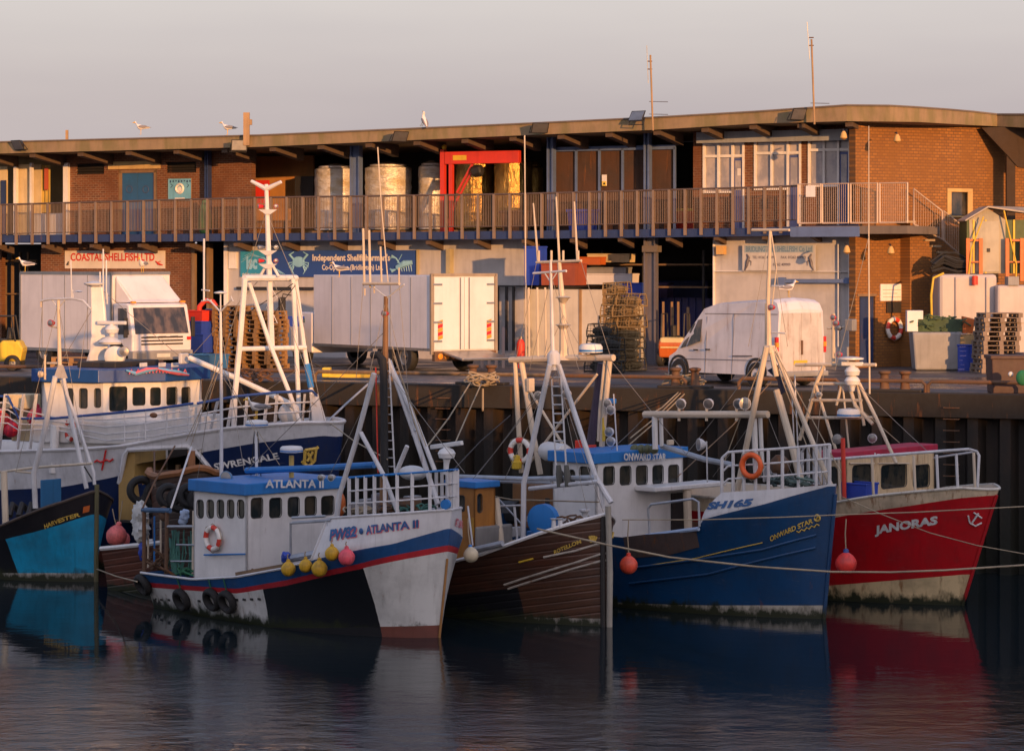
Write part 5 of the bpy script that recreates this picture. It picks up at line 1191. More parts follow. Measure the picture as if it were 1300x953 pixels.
class Hull:
    def __init__(s, fr, Ln, Bm, sheer, um=.45, bp=2.2, bq=1.7, wp=1.6, wq=1.0, wf=.86, stern=.8, rake=.8, ref=None, tumble=0, kneefr=1.3, wedge=0):
        s.wedge = wedge
        s.fr, s.L, s.B, s.um, s.bp, s.bq, s.wp, s.wq, s.wf, s.st, s.rake, s.tum, s.pw = fr, Ln, Bm, um, bp, bq, wp, wq, wf, stern, rake, tumble, kneefr
        s.zr = [(0, 1.2), (1, 2.0)]; s.zs = s.zr; s.Z1 = 2.0
        for _ in range(6):
            s.zr = s.fit(ref or sheer, True); s.Z1 = s.zr[-1][1]
        s.zs = s.fit(sheer) if ref else s.zr
    def bt(s, u):
        if u > s.um: v = (u-s.um)/(1-s.um); b_ = s.B/2*max(0, 1-v**s.bp)**(1/s.bq); w_ = s.wedge*s.L*(1-u)+.012; return (b_**-6+w_**-6)**(-1/6) if s.wedge and b_ > 1e-6 else b_
        return s.B/2*(1-(1-s.st)*((s.um-u)/s.um)**2.2)
    def bw(s, u):
        if u > s.um: v = (u-s.um)/(1-s.um); return s.B/2*s.wf*max(0, 1-v**s.wp)**(1/s.wq)
        return s.B/2*s.wf*(1-(1-s.st*.9)*((s.um-u)/s.um)**2.0)
    def f(s, u, z): return z/max(.3, interp(s.zr, u))
    def half(s, u, z, top=False):
        f = 1 if top else s.f(u, z)
        if f < 0: return s.bw(u)*(1+.5*f)
        if f > 1: return s.bt(u)*(1-s.tum*(f-1))
        return s.bw(u)+(s.bt(u)-s.bw(u))*f**s.pw
    def x(s, u, z): return -s.L*(1-u)+s.rake*(max(-.3, z)/s.Z1)*u**3
    def pos(s, u, z, side=-1, off=0, top=False):
        p = V((s.x(u, z), side*s.half(u, z, top), z))
        if off:
            e = 1e-3; u2 = min(1, u+e); u1 = u2-2*e
            a = V((s.x(u1, z), side*s.half(u1, z), z)); b_ = V((s.x(u2, z), side*s.half(u2, z), z))
            c_ = V((s.x(u, z+.02), side*s.half(u, z+.02), z+.02))
            n = (b_-a).cross(c_-p); n = n.normalized() if n.length > 0 else V((0, side, 0))
            if n.y*side < 0: n = -n
            p += n*off
        return p
    def solve(s, px, py, side=-1, top=False):
        best = None
        for i in range(41):          # coarse scan, then refine
            u = i/40
            for j in range(1, 30):
                z = j*.12; q = s.fr.pix(s.pos(u, z, side, 0, top)); d = (q[0]-px)**2+(q[1]-py)**2
                if best is None or d < best[0]: best = (d, u, z)
        _, u, z = best; st = .03; sz = .1
        for _ in range(40):
            imp = False
            for du, dz in ((st, 0), (-st, 0), (0, sz), (0, -sz), (st, sz), (-st, -sz), (st, -sz), (-st, sz)):
                uu = min(1, max(0, u+du)); zz = z+dz
                q = s.fr.pix(s.pos(uu, zz, side, 0, top)); d = (q[0]-px)**2+(q[1]-py)**2
                if d < best[0]: best = (d, uu, zz); imp = True
            u, z = best[1], best[2]
            if not imp: st /= 2; sz /= 2
        return u, z
    def fit(s, pts, top=False):
        r = sorted(s.solve(px, py, -1, top) for px, py in pts)
        o = []
        for u, z in r:
            if not o or u > o[-1][0]+.002: o.append((u, z))
        if o[-1][0] < .985: o.append((1, o[-1][1]+(o[-1][1]-o[-2][1])*(1-o[-1][0])/(o[-1][0]-o[-2][0])*.6 if len(o) > 1 else o[-1][1]))
        return o
    def us(s, n=56): return [1-(1-i/n)**1.8 for i in range(n+1)]
    def build(s, root, bands, mats, inner=None, deckdrop=.55, name='hull', capmat=None, capr=.045, sub=5):
        """bands: pixel curves or constant heights from the bottom up; mats has one more entry than bands"""
        cv = [s.fit(b_) if isinstance(b_, list) else [(0, b_), (1, b_)] for b_ in bands]
        us = s.us(); cols = []
        for u in us:
            zs = interp(s.zs, u); zz = [-.5]+[min(zs, interp(c_, u)) for c_ in cv]+[zs]
            for i in range(1, len(zz)): zz[i] = max(zz[i], zz[i-1])
            lev = []
            for a, b_ in zip(zz, zz[1:]): lev += [lerp(a, b_, k/sub) for k in range(sub)]
            cols.append(lev+[zs])
        g = MB(); nb = len(cols[0])
        for side in (-1, 1):
            rows = [[s.pos(u, z, side) for z in c_] for u, c_ in zip(us, cols)]
            o = len(g.v); g.v += [p for r in rows for p in r]
            for i in range(len(us)-1):
                for j in range(nb-1):
                    if (rows[i][j]-rows[i][j+1]).length < 1e-4 and (rows[i+1][j]-rows[i+1][j+1]).length < 1e-4: continue
                    q = [o+i*nb+j, o+(i+1)*nb+j, o+(i+1)*nb+j+1, o+i*nb+j+1]
                    g.f.append(q if side < 0 else q[::-1]); g.m.append(j//sub)
        c0 = cols[0]; l = [s.pos(0, z, -1) for z in c0]; r = [s.pos(0, z, 1) for z in c0]
        o = len(g.v); g.v += l+r
        for j in range(nb-1): g.f.append([o+j, o+j+1, o+nb+j+1, o+nb+j]); g.m.append(j//sub)
        h = g.build(name, mats, root, True)
        # deck and inner bulwark
        g = MB(); rows = []
        for u in us[:-2]:
            zd = max(.35, interp(s.zr, u)-deckdrop); hb = max(.01, s.half(u, zd)-.04); rows.append([V((s.x(u, zd), hb*k/3, zd)) for k in (-3, -1.5, 0, 1.5, 3)])
        g.grid(rows); g.build('deck', m_deck, root)
        g = MB()
        for side in (-1, 1):
            rows = []
            for u in us[:-2]:
                zs = interp(s.zs, u); zd = max(.35, interp(s.zr, u)-deckdrop); rows.append([V((s.x(u, z), side*max(.005, s.half(u, z)-.06), z)) for z in (zd, zs-.004)])
            g.grid(rows)
        g.build('inner_bulwark', inner or m_bw, root, True)
        if capmat:
            g = MB(); pts_ = [s.pos(u, interp(s.zs, u), -1) for u in us]+[s.pos(u, interp(s.zs, u), 1) for u in us[::-1]]
            g.tube(pts_, capr, 6); g.build('gunwale', capmat, root, True)
        return h
    def line(s, curve, side=-1, off=.02, u0=0, u1=1, n=40):
        return [s.pos(lerp(u0, u1, i/n), interp(curve, lerp(u0, u1, i/n)), side, off) for i in range(n+1)]
    def text(s, root, txt, q, mat, name='name_lettering', bold=.02, shear=0, off=.018, side=-1):
        """q: pixel corners bottom-left, bottom-right, top-right, top-left"""
        c_ = [s.solve(a, b_, side) for a, b_ in q]
        def fn(x, y):
            u = (c_[0][0]*(1-x)+c_[1][0]*x)*(1-y)+(c_[3][0]*(1-x)+c_[2][0]*x)*y
            z = (c_[0][1]*(1-x)+c_[1][1]*x)*(1-y)+(c_[3][1]*(1-x)+c_[2][1]*x)*y
            return s.pos(u, z, side, off)
        g = MB(); text_on(g, txt, fn, bold, shear); return g.build(name, mat, root)
    def onhull(s, px, py, off=.02, side=-1):
        u, z = s.solve(px, py, side); return s.pos(u, z, side, off)

def railing(root, hull, u0, u1, hts, mat, posts=8, lean=.0, both=True, r=.022, topmat=None, pr=.028, wide=0, f0=0, inset=.03):
    """guard rail over the bow: hts = rail heights above the gunwale"""
    def path(h):
        n = 14; us = [lerp(u0, u1, i/n) for i in range(n+1)]
        def p(u, sd):
            z = interp(hull.zs, u); q = hull.pos(u, z, sd); return V((q.x, q.y*(1+lean*h)-(inset*sd), z+h))
        a = [p(u, -1) for u in us]
        if both: a += [p(u, 1) for u in us[::-1]]
        return a
    for i, h in enumerate(hts):
        MB().tube(path(h), r if i < len(hts)-1 else r*1.4, 6).build('rail', (topmat or mat) if i == len(hts)-1 else mat, root, True)
    base, top = path(f0), path(hts[-1]); tot = len(base)-1
    for k in range(posts+1):
        t = k/posts*tot; i = min(tot-1, int(t)); f = t-i
        a, b_ = base[i].lerp(base[i+1], f), top[i].lerp(top[i+1], f)
        if wide: MB().bar(a, b_, wide, .02).build('stanchion', mat, root)
        else: MB().tube([a, b_], pr, 6).build('stanchion', mat, root)

def wheelhouse(root, fr, foot, zb, zt, facets, mat, fascia, fmat, over=.12, lean=0, wr=.06, rooftop=None, name='wheelhouse'):
    """foot: plan corners from aft near side round the front; facets: per side a list of window pixel rects (x0, ytop, x1, ybottom)"""
    n = len(foot); cx = sum(p[0] for p in foot)/n; cy = sum(p[1] for p in foot)/n
    g = MB(); wins = []
    for i in range(n):
        a, b_ = V((foot[i][0], foot[i][1], 0)), V((foot[(i+1) % n][0], foot[(i+1) % n][1], 0))
        U = (b_-a).normalized(); ln = (b_-a).length; Nn = U.cross(V((0, 0, 1)))
        hs = []
        for (x0, y0, x1, y1) in (facets[i] if i < len(facets) else []):
            def hit(px, py):
                d = fr.ray(px, py); t = (a-fr.c).dot(Nn)/d.dot(Nn); q = fr.c+d*t-a; return (q.dot(U), q.z)
            p, q = hit(x0, y0), hit(x1, y1)
            r_ = rrect(max(.03, p[0]), q[1], min(ln-.03, q[0]), p[1], wr); hs.append(r_)
        g.panel(a, U, (0, 0, 1), [(0, zb), (ln, zb), (ln, zt), (0, zt)], hs, .05)
        for h in hs: wins.append((a, U, Nn, h))
    wh = g.build(name, mat, root)
    for a, U, Nn, h in wins:
        gg = MB(); gg.add([a+U*p[0]+V((0, 0, p[1]))-Nn*.03 for p in h], [tuple(range(len(h)))]); pane = gg.build('window', m_bglass, wh)
        gg = MB(); pts_ = [a+U*p[0]+V((0, 0, p[1]))+Nn*.004 for p in h]; gg.tube(pts_+pts_[:2], .012, 4); gg.build('window_rim', m_blk, pane)
    g = MB(); top = []
    o = []
    for i in range(n):
        p = V((foot[i][0]-cx, foot[i][1]-cy, 0)); o.append(V((cx, cy, 0))+p*(1+over/max(.3, p.length)))
    lo = [V((p.x, p.y, zt-.01)) for p in o]; hi = [V((p.x, p.y, zt+fascia)) for p in o]
    fs = [tuple(range(n))[::-1], tuple(range(n, 2*n))]+[(i, (i+1) % n, (i+1) % n+n, i+n) for i in range(n)]
    g.add(lo+hi, fs); g.build('wheelhouse_roof', fmat, root, bevel=.02)
    return wh

def roof_text(root, fr, a, b_, txt, px0, px1, py0, py1, mat, bold=.02, off=.02, shear=0):
    """lettering on the vertical plane through plan points a -> b_"""
    a, b_ = V((a[0], a[1], 0)), V((b_[0], b_[1], 0)); U = (b_-a).normalized(); Nn = U.cross(V((0, 0, 1))); a = a+Nn*off
    def hit(px, py):
        d = fr.ray(px, py); t = (a-fr.c).dot(Nn)/d.dot(Nn); return fr.c+d*t
    p, q, r_ = hit(px0, py1), hit(px1, py1), hit(px0, py0)
    g = MB(); text_on(g, txt, flat(p, q-p, r_-p), bold, shear); return g.build('name_lettering', mat, root)

def radar_bar(root, c, ax, ln, mat=None, name='radar_scanner'):
    c = V(c); t = MB(); a = V(ax).normalized()
    t.bar(c-a*ln/2+V((0, 0, .16)), c+a*ln/2+V((0, 0, .16)), .09, .1); o = t.build(name, mat or m_radar, root, bevel=.02)
    MB().lathe([(.05, -.28), (.09, -.14), (.17, -.12), (.2, -.02), (.15, .06), (.07, .1), (.06, .12)], c, n=14).build('scanner_motor', m_radar, o, True)
    return o
def radome(root, c, r, h=.22, band=None):
    o = MB().lathe([(r*.55, -h*.5), (r, -h*.38), (r, h*.15), (r*.85, h*.4), (.02, h*.5)], c, n=20).build('radome', m_radar, root, True)
    MB().lathe([(r*1.01, -h*.3), (r*1.01, -h*.12)], c, n=20, cap=False).build('radome_band', band or m_bblue, o, True)
    return o
def tube(root, name, pts, r, mat, n=8): return MB().tube(pts, r, n).build(name, mat, root, True)
def lamp(root, c, d=(.3, -1, -.2), r=.11, mat=None):
    o = MB().lathe([(r*.35, -.14), (r*.8, -.06), (r, .03), (r, .05)], c, d, 12).build('deck_light', mat or m_stain, root, True)
    MB().lathe([(r*.9, .05), (.01, .07)], c, d, 12).build('light_lens', m_chrome, o, True)
    return o
def tyre(label, loc, ax, R_=.21, r=.075, grp='tyres hung as fenders'):
    g = MB(); g.torus((0, 0, 0), R_, r, (0, 0, 1), 26, 10, None, 1.25)
    o = g.build('tyre_fender', m_tyre, None, True); o.matrix_world = face_to(loc, ax); tag(o, label, 'tyre', grp); return o
def buoy(label, loc, r, mat, neck=None, up=(0, 0, 1), grp=None, rope=.5):
    t = thing('buoy', label, 'buoy', Matrix.Translation(loc) @ V(up).to_track_quat('Z', 'Y').to_matrix().to_4x4(), grp)
    prof = [(.01, -r), (r*.4, -r*.92), (r*.72, -r*.7), (r*.94, -r*.32), (r, .02), (r*.93, r*.35), (r*.7, r*.7), (r*.42, r*.93), (r*.26, r*1.02)]
    MB().lathe(prof, n=20).build('float_body', mat, t, True)
    MB().lathe([(r*.28, r*1.0), (r*.24, r*1.28), (r*.1, r*1.36)], n=10).build('neck', neck or mat, t, True)
    if rope: MB().tube([(0, 0, r*1.3), (.02, .01, r*1.3+rope*.5), (0, .03, r*1.3+rope)], .014, 5).build('lanyard', m_rope, t, True)
    return t
def boat(name, label, px, py, ang, ):
    s_ = (py-YH)/CZ; p = P(px, py, s_); fr = Fr(V((p.x, p.y, 0)), -ang)
    return fr, thing(name, label, 'fishing boat', fr.M, 'fishing boats moored at the quay')

def heap(root, fr, px0, px1, py, y, mat, n, name='rope_heap', r=.022):
    g = MB()
    for i in range(n):
        c_ = fr.ony(rnd.uniform(px0, px1), py+rnd.uniform(-5, 4), y+rnd.uniform(-.25, .25)); a = rnd.uniform(0, 6); R_ = rnd.uniform(.1, .26)
        g.tube([c_+V((R_*math.cos(a+k*.7), R_*math.sin(a+k*.7), .05*math.sin(k*1.3))) for k in range(9)], r, 4)
    return g.build(name, mat, root, True)
h_bot = (.16, .05, .035)
mk_w = lambda n, c, **k: hullmat(n, c, **k)
# =============================================================== near boat, white with blue and red bands
fr, A = boat('fishing_boat', 'x', 557, 809, 45)
A['label'] = 'white fishing boat with blue and red bands and a black painted side, nearest the viewer'
hl = Hull(fr, 8.6, 3.7, [(182, 727), (245, 735), (300, 732), (360, 721), (385, 714), (396, 709), (414, 658), (425, 657), (460, 654.5), (500, 652), (567, 647)],
          um=.55, bp=2.4, bq=2.8, wp=1.9, wq=1.3, wf=.84, stern=.86, rake=.35, ref=[(182, 727), (300, 732), (360, 721), (424, 704), (500, 690), (567, 671)], tumble=.3, wedge=1.9)
ax = lambda px, py=760: hl.pos(*hl.solve(px, py)).x
a0, a1, a2 = ax(337), ax(463, 723), ax(484, 795)
z1, z2 = hl.solve(463, 723)[1], hl.solve(484, 795)[1]
k_ = (a1-a2)/(z1-z2)
pt = (a0, 0, a2-k_*z2, k_)
hl.build(A, [[(188, 783), (296, 794), (338, 796), (485, 795), (557, 793)], [(188, 745), (301, 753), (364, 743), (457, 722), (567, 700)], [(188, 739), (301, 747), (364, 736), (457, 715), (567, 692)], [(182, 727), (300, 732), (360, 721), (424, 704), (500, 690), (567, 671)]],
         [hullmat('atlanta_boot', h_bot, .6, .4, .3, pt, False), hullmat('atlanta_white', (.58, .58, .56), .4, .3, .45, pt), hullmat('atlanta_red', (.42, .02, .03), .4, .3, .2), hullmat('atlanta_blue', (.015, .075, .22), .3, .3, .2), hullmat('atlanta_white_top', (.62, .62, .64), .35, .2, .15)],
         inner=paint('rusty_bulwark', (.24, .26, .30), .6, .5, .7), capmat=m_stain, capr=.03)
stem = [hl.pos(1, z) + V((.02, 0, 0)) for z in (-.02, .3, .8, 1.3, 1.75)]
tube(A, 'stem_bar', stem, .028, paint('rust_streaked_stem', (.35, .17, .05), .7, .5, .9))
m_wire = paint('galvanised_wire', (.22, .20, .18), .6, .3); frA = fr
m_let = paint('letter_navy', (.02, .10, .28), .4, .45, .35, w=3); m_gold = paint('letter_gold', (.62, .42, .08), .4, .45, .35, w=3); m_wl = paint('letter_white', (.70, .70, .70), .4, .45, .35, w=3); m_pink = paint('letter_pink', (.72, .12, .16), .4, .45, .35, w=3)
for dx_, mt in ((0, m_let), (.9, m_pink)):
    o_ = .022 if mt is m_let else .014
    hl.text(A, 'PW82', [(419+dx_, 687+dx_), (453+dx_, 681+dx_), (453+dx_, 667+dx_), (419+dx_, 672+dx_)], mt, 'number_lettering', .05, .15, o_)
    hl.text(A, 'ATLANTA II', [(465+dx_, 678+dx_), (531+dx_, 669+dx_), (531+dx_, 659+dx_), (465+dx_, 667+dx_)], mt, 'name_lettering', .04, 0, o_)
g = MB(); p = hl.onhull(459, 674, .02); g.ball(p, .07, (1, .3, 1), 8); g.build('round_mark', m_let, A)
hl.text(A, 'ATLANTA', [(577, 668), (588, 672), (588, 662), (577, 657)], m_pink, 'name_lettering', .02, 0, .02, 1)
for i in range(14):
    g = MB()
    if i in (3, 4, 7, 8): continue
    u, z = hl.solve(204+i*9.5, 762 - abs(i-5)*.3); p = hl.pos(u, z, -1, .012); q = hl.pos(u+.012, z, -1, .012); g.bar(p, q, .012, .05); g.build('freeing_slot', m_blk, A)
for px, py, tx_ in ((200, 762, 0), (222, 779, 1)):
    g = MB(); c_ = hl.onhull(px, py, .012)
    for j in range(5): a_ = rnd.uniform(0, 6); g.tube([c_+V((.12*math.cos(a_), 0, .09*math.sin(a_))), c_+V((.1*math.cos(a_+2), 0, .1*math.sin(a_+2))), c_+V((.1*math.cos(a_+3.5), 0, .08*math.sin(a_+3.5)))], .009, 4)
    g.build('faded_emblem', m_blk, A)
# wheelhouse
yn = -1.35; xf = fr.ony(313, 700, yn).x; xa = fr.ony(246, 700, yn).x; yr = fr.onx(431, 640, xf).y
zb, zt = fr.ony(313, 731, yn).z-.25, fr.ony(313, 628, yn).z
foot = [(xa, yn), (xf, yn), (xf, yr), (xa, yr)]
sw = [(250+12.9*i, 634, 258.5+12.9*i, 657.5) for i in range(5)]; fw = [(318.6, 632.5, 333.6, 656.5), (342, 632.5, 357.5, 656), (365.5, 631.5, 380, 654.5), (387, 630.5, 401.5, 653.5), (408, 630, 424, 652.5)]
wheelhouse(A, fr, foot, zb, zt, [sw, fw], m_bw, .26, m_bblue, .14, wr=.08)
roof_text(A, fr, (xf+.14, yn), (xf+.14, yr), 'ATLANTA II', 337, 411, 608.5, 619, m_wl, .03)
tube(A, 'grab_rail', [fr.ony(259, 704, yn-.08), fr.ony(311, 703, yn-.08)], .02, m_bblue)
m = MB(); q = fr.ony(287, 607, yn+.5); lamp(A, fr.ony(288, 606, yn+.6), (.3, -1, 0), .16, paint('lamp_blue', (.10, .25, .42), .4, .2))
Z = lambda px, py, y=0.: fr.ony(px, py, y)
# high thin mast with a forked top
tube(A, 'whip_mast', [Z(281, 618, -.3), Z(281, 500, -.3), Z(280, 395, -.3)], [.045, .04, .03], m_stain)
tube(A, 'mast_fork', [Z(263, 380, -.3), Z(268, 383, -.3), Z(280, 396, -.3), Z(294, 380, -.3)], .022, m_stain)
for (x0, y0, x1, y1) in ((259, 303, 259, 382), (256, 368, 266, 369), (256, 382, 268, 381), (280, 372, 280, 396), (293, 376, 296, 383)): tube(A, 'aerial', [Z(x0, y0, -.3), Z(x1, y1, -.3)], .018 if x0 != 259 else .026, m_stain, 6)
MB().lathe([(.02, -.05), (.16, -.02), (.16, .0), (.02, .03)], Z(280, 371, -.3), n=14).build('masthead_disc', m_radar, A, True)
for a_, b_, c_, d_ in ((279, 455, 217, 642), (283, 460, 236, 560), (279, 455, 243, 553), (284, 470, 330, 560), (284, 480, 355, 590)): tube(A, 'stay_wire', [Z(a_, b_, -.3), Z(c_, d_, -.6)], .009, m_rope, 4)
# boom over the roof, radome on a post, scanner
tube(A, 'blue_boom', [Z(313, 597, .2), Z(400, 594, .2), Z(475, 590, .2)], .075, m_bblue)
tube(A, 'radome_post', [Z(326, 612, .3), Z(325, 545, .3)], .035, m_radar)
for s_ in (-1, 1): tube(A, 'radome_strut', [Z(325+7*s_, 612, .3), Z(325+2*s_, 548, .3)], .012, m_blk, 5)
radome(A, Z(326, 537, .3), .27, .17)
tube(A, 'radome_post', [Z(370, 606, .4), Z(370, 578, .4)], .06, paint('brass', (.5, .35, .1), .4, .3, .2)); radome(A, Z(370, 570, .4), .27, .17)
for px in (408, 421): lamp(A, Z(px, 606, -.2), (.3, -1, -.1), .08)
# foremast: rusty mast with lattice foot, black exhaust, white legs
m_mast = paint('varnished_rust_mast', (.22, .11, .045), .6, .5, .8)
tube(A, 'foremast', [Z(487, 640), Z(489, 452), Z(490, 376)], [.095, .07, .05], m_mast)
g = MB(); g.tube([Z(494, 455), Z(501, 600)], .02, 5); g.tube([Z(487, 455), Z(492, 600)], .02, 5)
for i in range(13): g.tube([Z(487+.4*i, 460+11*i), Z(494.5+.5*i, 460+11*i)], .013, 4)
g.build('mast_ladder', m_stain, A)
tube(A, 'exhaust_pipe', [Z(473, 451, -.1), Z(481, 450, -.1), Z(486, 456, -.1), Z(487, 480, -.1), Z(488, 560, -.1), Z(488, 602, -.1)], .085, m_rub)
tube(A, 'red_halyard', [Z(477, 466, -.2), Z(479, 560, -.2), Z(480, 600, -.2)], .018, m_red, 5)
for pts_, r in (([(475, 474), (452, 560), (431, 628), (428, 655)], .058), ([(494, 458), (527, 553), (556, 640)], .058), ([(497, 466), (530, 540), (552, 597)], .05), ([(458, 549), (487, 603), (505, 650)], .05), ([(517, 566), (503, 600)], .05), ([(525, 552), (527, 545)], .05)):
    tube(A, 'mast_leg', [Z(*p, -.5 if pts_[-1][0] < 520 else .1) for p in pts_], r, m_stain)
tube(A, 'cross_tree', [Z(461, 360, -.1), Z(507, 360, -.1)], .035, m_cream_r)
for s_ in (-1, 1): tube(A, 'cross_strut', [Z(491, 378), Z(491+s_*22, 361)], .02, m_stain, 5)
for (x, yt, yb, r) in ((461, 290, 362, .028), (468.5, 292, 365, .028), (483, 313, 362, .022), (506.5, 340, 362, .02), (463, 366, 375, .02), (475, 362, 372, .02)): tube(A, 'aerial', [Z(x, yt), Z(x+(1.5 if yt < 320 else 0), yb)], r, m_cream_r, 6)
tube(A, 'whip_aerial', [Z(479.5, 187), Z(484, 260), Z(492.6, 358)], .014, m_cream_r, 5)
lamp(A, Z(489, 398), (.3, -1, 0), .08, m_lampr)
for a_, b_, c_, d_ in ((500, 452, 541, 566), (473, 466, 444, 588), (498, 440, 533, 560)): tube(A, 'stay_wire', [Z(a_, b_), Z(c_, d_)], .013, m_rope, 5)
radar_bar(A, Z(567, 574, .3), Z(595, 566, .3)-Z(543, 573, .3), 1.0)
tube(A, 'scanner_post', [Z(567, 580, .3), Z(566, 602, .3)], [.07, .05], m_radar)
o = MB().ball(Z(524, 600, .2), .30, (1.3, .8, .55), 12).build('liferaft_canister', m_radar, A, True)
u0 = hl.solve(436, 656)[0]
for_rail = railing(A, hl, u0+.005, .997, [.28, .56, .86], m_stain, 17, -.0, True, .02, m_bblue, wide=.09, inset=.12)
for px, py in ((566, 640),): MB().lathe([(.11, -.05), (.11, .05)], Z(px, py, -.1), (.4, -1, 0), 16).build('blue_roller', m_bblue, A, True)
# midship gear: landing rail, roller, net bin, stern gantry
tube(A, 'roller_rail', [hl.pos(hl.solve(350, 715)[0], .0)+V((0, -.0, 1.55)), hl.pos(hl.solve(440, 700)[0], 0)+V((0, .0, 2.0))], .085, m_alu)
G_ = lambda px, py, y=-1.5: fr.ony(px, py, y)
for pts_ in ([(369, 713), (369, 664), (416, 661), (420, 690)], [(372, 663), (420, 660)], [(371, 657), (413, 655)]): tube(A, 'hauling_frame', [G_(*p) for p in pts_], .03, m_alu)
MB().bar(G_(300, 730, -1.6), G_(368, 718, -1.6), .05, .14).build('timber_rail', m_timber, A)
g = MB(); a_, b_ = G_(181, 646, -1.2), G_(213, 712, -1.2)
for x in (183, 212, 246): tube(A, 'gantry_post', [G_(x, 648, -1.1), G_(x-(1 if x > 200 else 0), 728, -1.1)], .05 if x < 240 else .035, m_rust if x < 220 else m_cream_r)
tube(A, 'gantry_beam', [G_(181, 647, -1.1), G_(216, 648, -1.1)], .06, paint('gantry_blue', (.06, .12, .22), .6, .4, .6)); tube(A, 'gantry_beam', [G_(212, 668, -1.1), G_(247, 668, -1.1)], .035, m_alu)
tube(A, 'gantry_beam', [G_(224, 691, -1.1), G_(282, 692, -1.3)], .02, m_alu, 6); tube(A, 'gantry_beam', [G_(217, 712, -1.1), G_(247, 712, -1.1)], .02, m_alu, 6)
for x in (188, 196, 204): tube(A, 'gantry_post', [G_(x, 655, -.6), G_(x, 720, -.6)], .025, m_bblue if x == 196 else m_cream_r, 6)
g = MB()
for i in range(22):
    x = 214+rnd.uniform(0, 30); y0 = 672+rnd.uniform(0, 12); g.tube([G_(x, y0, -1.0+rnd.uniform(0, .5)), G_(x+rnd.uniform(-4, 4), y0+24, -1.0), G_(x+rnd.uniform(-5, 5), 728, -1.0)], .022, 4)
g.build('hanging_net', m_green if False else paint('teal_twine', (.05, .16, .13), .9, .4), A)
g = MB()
for i in range(26):
    a_ = rnd.uniform(0, 6.3); c_ = G_(190+rnd.uniform(0, 22), 715+rnd.uniform(-15, 12), -1.0+rnd.uniform(-.2, .6)); g.tube([c_, c_+V((.22*math.cos(a_), .2*math.sin(a_), .1)), c_+V((.3*math.cos(a_+1), .1, -.1))], .03, 5)
g.build('net_heap', m_rust, A)
o = MB().ball(G_(208, 652, -1.0), .17, (1, .7, 1.1), 8).build('rust_coloured_net', m_rust, A, True)
def sackshape(label, px, py, fr_, y, w, h, mat, name='sack', cat='sack'):
    g = MB(); 
    for i in range(3): g.ball(V((rnd.uniform(-.2, .2)*w, rnd.uniform(-.1, .1)*w, (i-1)*.28*h)), .5, (w*.9, w*.6, h*.75), 14)
    for q in g.v: k_ = 1+.16*math.sin(q.x*23+q.z*9)*math.sin(q.z*21+1)+.12*math.sin(q.x*41+q.y*30+q.z*37); q.x *= k_; q.y *= k_; q.z *= (1+.5*(k_-1))
    o = g.build(name, mat, None, True); o.matrix_world = fr_.M @ Matrix.Translation(fr_.ony(px, py, y)); tag(o, label, cat); return o
sackshape('white sacks hung over the stern gantry of the nearest boat', 178, 662, fr, -.7, .55, .75, paint('sack_white', (.55, .56, .55), .8, .3))
sackshape('pale blue plastic sack on the rail beside the wheelhouse of the nearest boat', 233, 656, fr, -.9, .32, .3, paint('sack_blue', (.40, .50, .68), .7, .3))
sackshape('small blue bag hanging from the roller of the nearest boat', 363, 707, fr, -1.75, .28, .2, m_fish, 'bag', 'bag')
for px, py, lb in ((176, 740, 'tyre hung on the stern corner of the nearest boat'), (234, 759, 'tyre hung alone near the stern quarter of the nearest boat'), (272.5, 759, 'tyre hung amidships, left one of a close pair'), (292, 762, 'tyre hung amidships, right one of a close pair')):
    u, z = hl.solve(max(px, 184), py); p = hl.pos(u, z, -1, .09); p2 = hl.pos(u, z, -1, .3); tyre(lb, fr.M @ p, fr.M.to_3x3() @ ((p2-p)+V((0, 0, 0))))
    tube(A, 'fender_line', [p+V((0, 0, .2)), hl.pos(u, interp(hl.zs, u), -1, .02)], .015, m_green, 5)
for px, py, r, lb in ((366, 722, .165, 'round yellow float beside the small blue bag'), (388, 718, .15, 'yellow float just left of the big scuffed one'), (405.5, 721.5, .18, 'big scuffed yellow float in the middle of the row'), (421.5, 702.5, .16, 'highest yellow float next to the pink one')):
    u, z = hl.solve(px, py+4); buoy(lb, fr.M @ (fr.ony(px, py, hl.pos(u, z).y-.22)), r, paint('float_yellow', (.62, .36, .02), .6, .6, .3, w=4), None, (0, 0, 1), 'yellow floats on the nearest boat', .12)
u, z = hl.solve(440, 708); buoy('pink float with dark lettering at the right end of the yellow row', fr.M @ fr.ony(440, 707, hl.pos(u, z).y-.2), .185, paint('float_pink', (.80, .10, .14), .5, .55, .15, w=3), None, (0, 0, 1), None, .1)
lifebuoy('red and white lifebuoy on the side of the nearest boat wheelhouse', fr.M @ fr.ony(270, 683, yn-.09), fr.M.to_3x3() @ V((0, -1, 0)), .25, .062, ph=.1)
buoy('cream fender with a blue neck hung on the bow of the nearest boat', P(598, 704, 57.5), .17, paint('fender_cream', (.55, .47, .33), .55, .5), m_bblue, (-.1, .3, 1), None, .6)
t = thing('oilskin', 'orange oilskin hanging behind the bow rail of the nearest boat', 'coat', fr.M @ Matrix.Translation(Z(433, 640, .3))); MB().ball((0, 0, 0), .18, (.6, .6, 1.5), 9).build('cloth', m_orange, t, True)
g = MB()
for i in range(8):
    c_ = Z(455+12*i, 645, .5+.3*math.sin(i)); g.lathe([(.12, 0), (.14, .25), (.08, .3)], c_, n=8)
mb_ = MB(); mb_.box(Z(470, 650, .4), Z(500, 625, .9)); mb_.build('winch', paint('winch_grey', (.14, .13, .15), .6, .4, .5), A, bevel=.05)
tube(A, 'winch_drum', [Z(505, 640, .2), Z(530, 640, .2)], .14, m_rust)

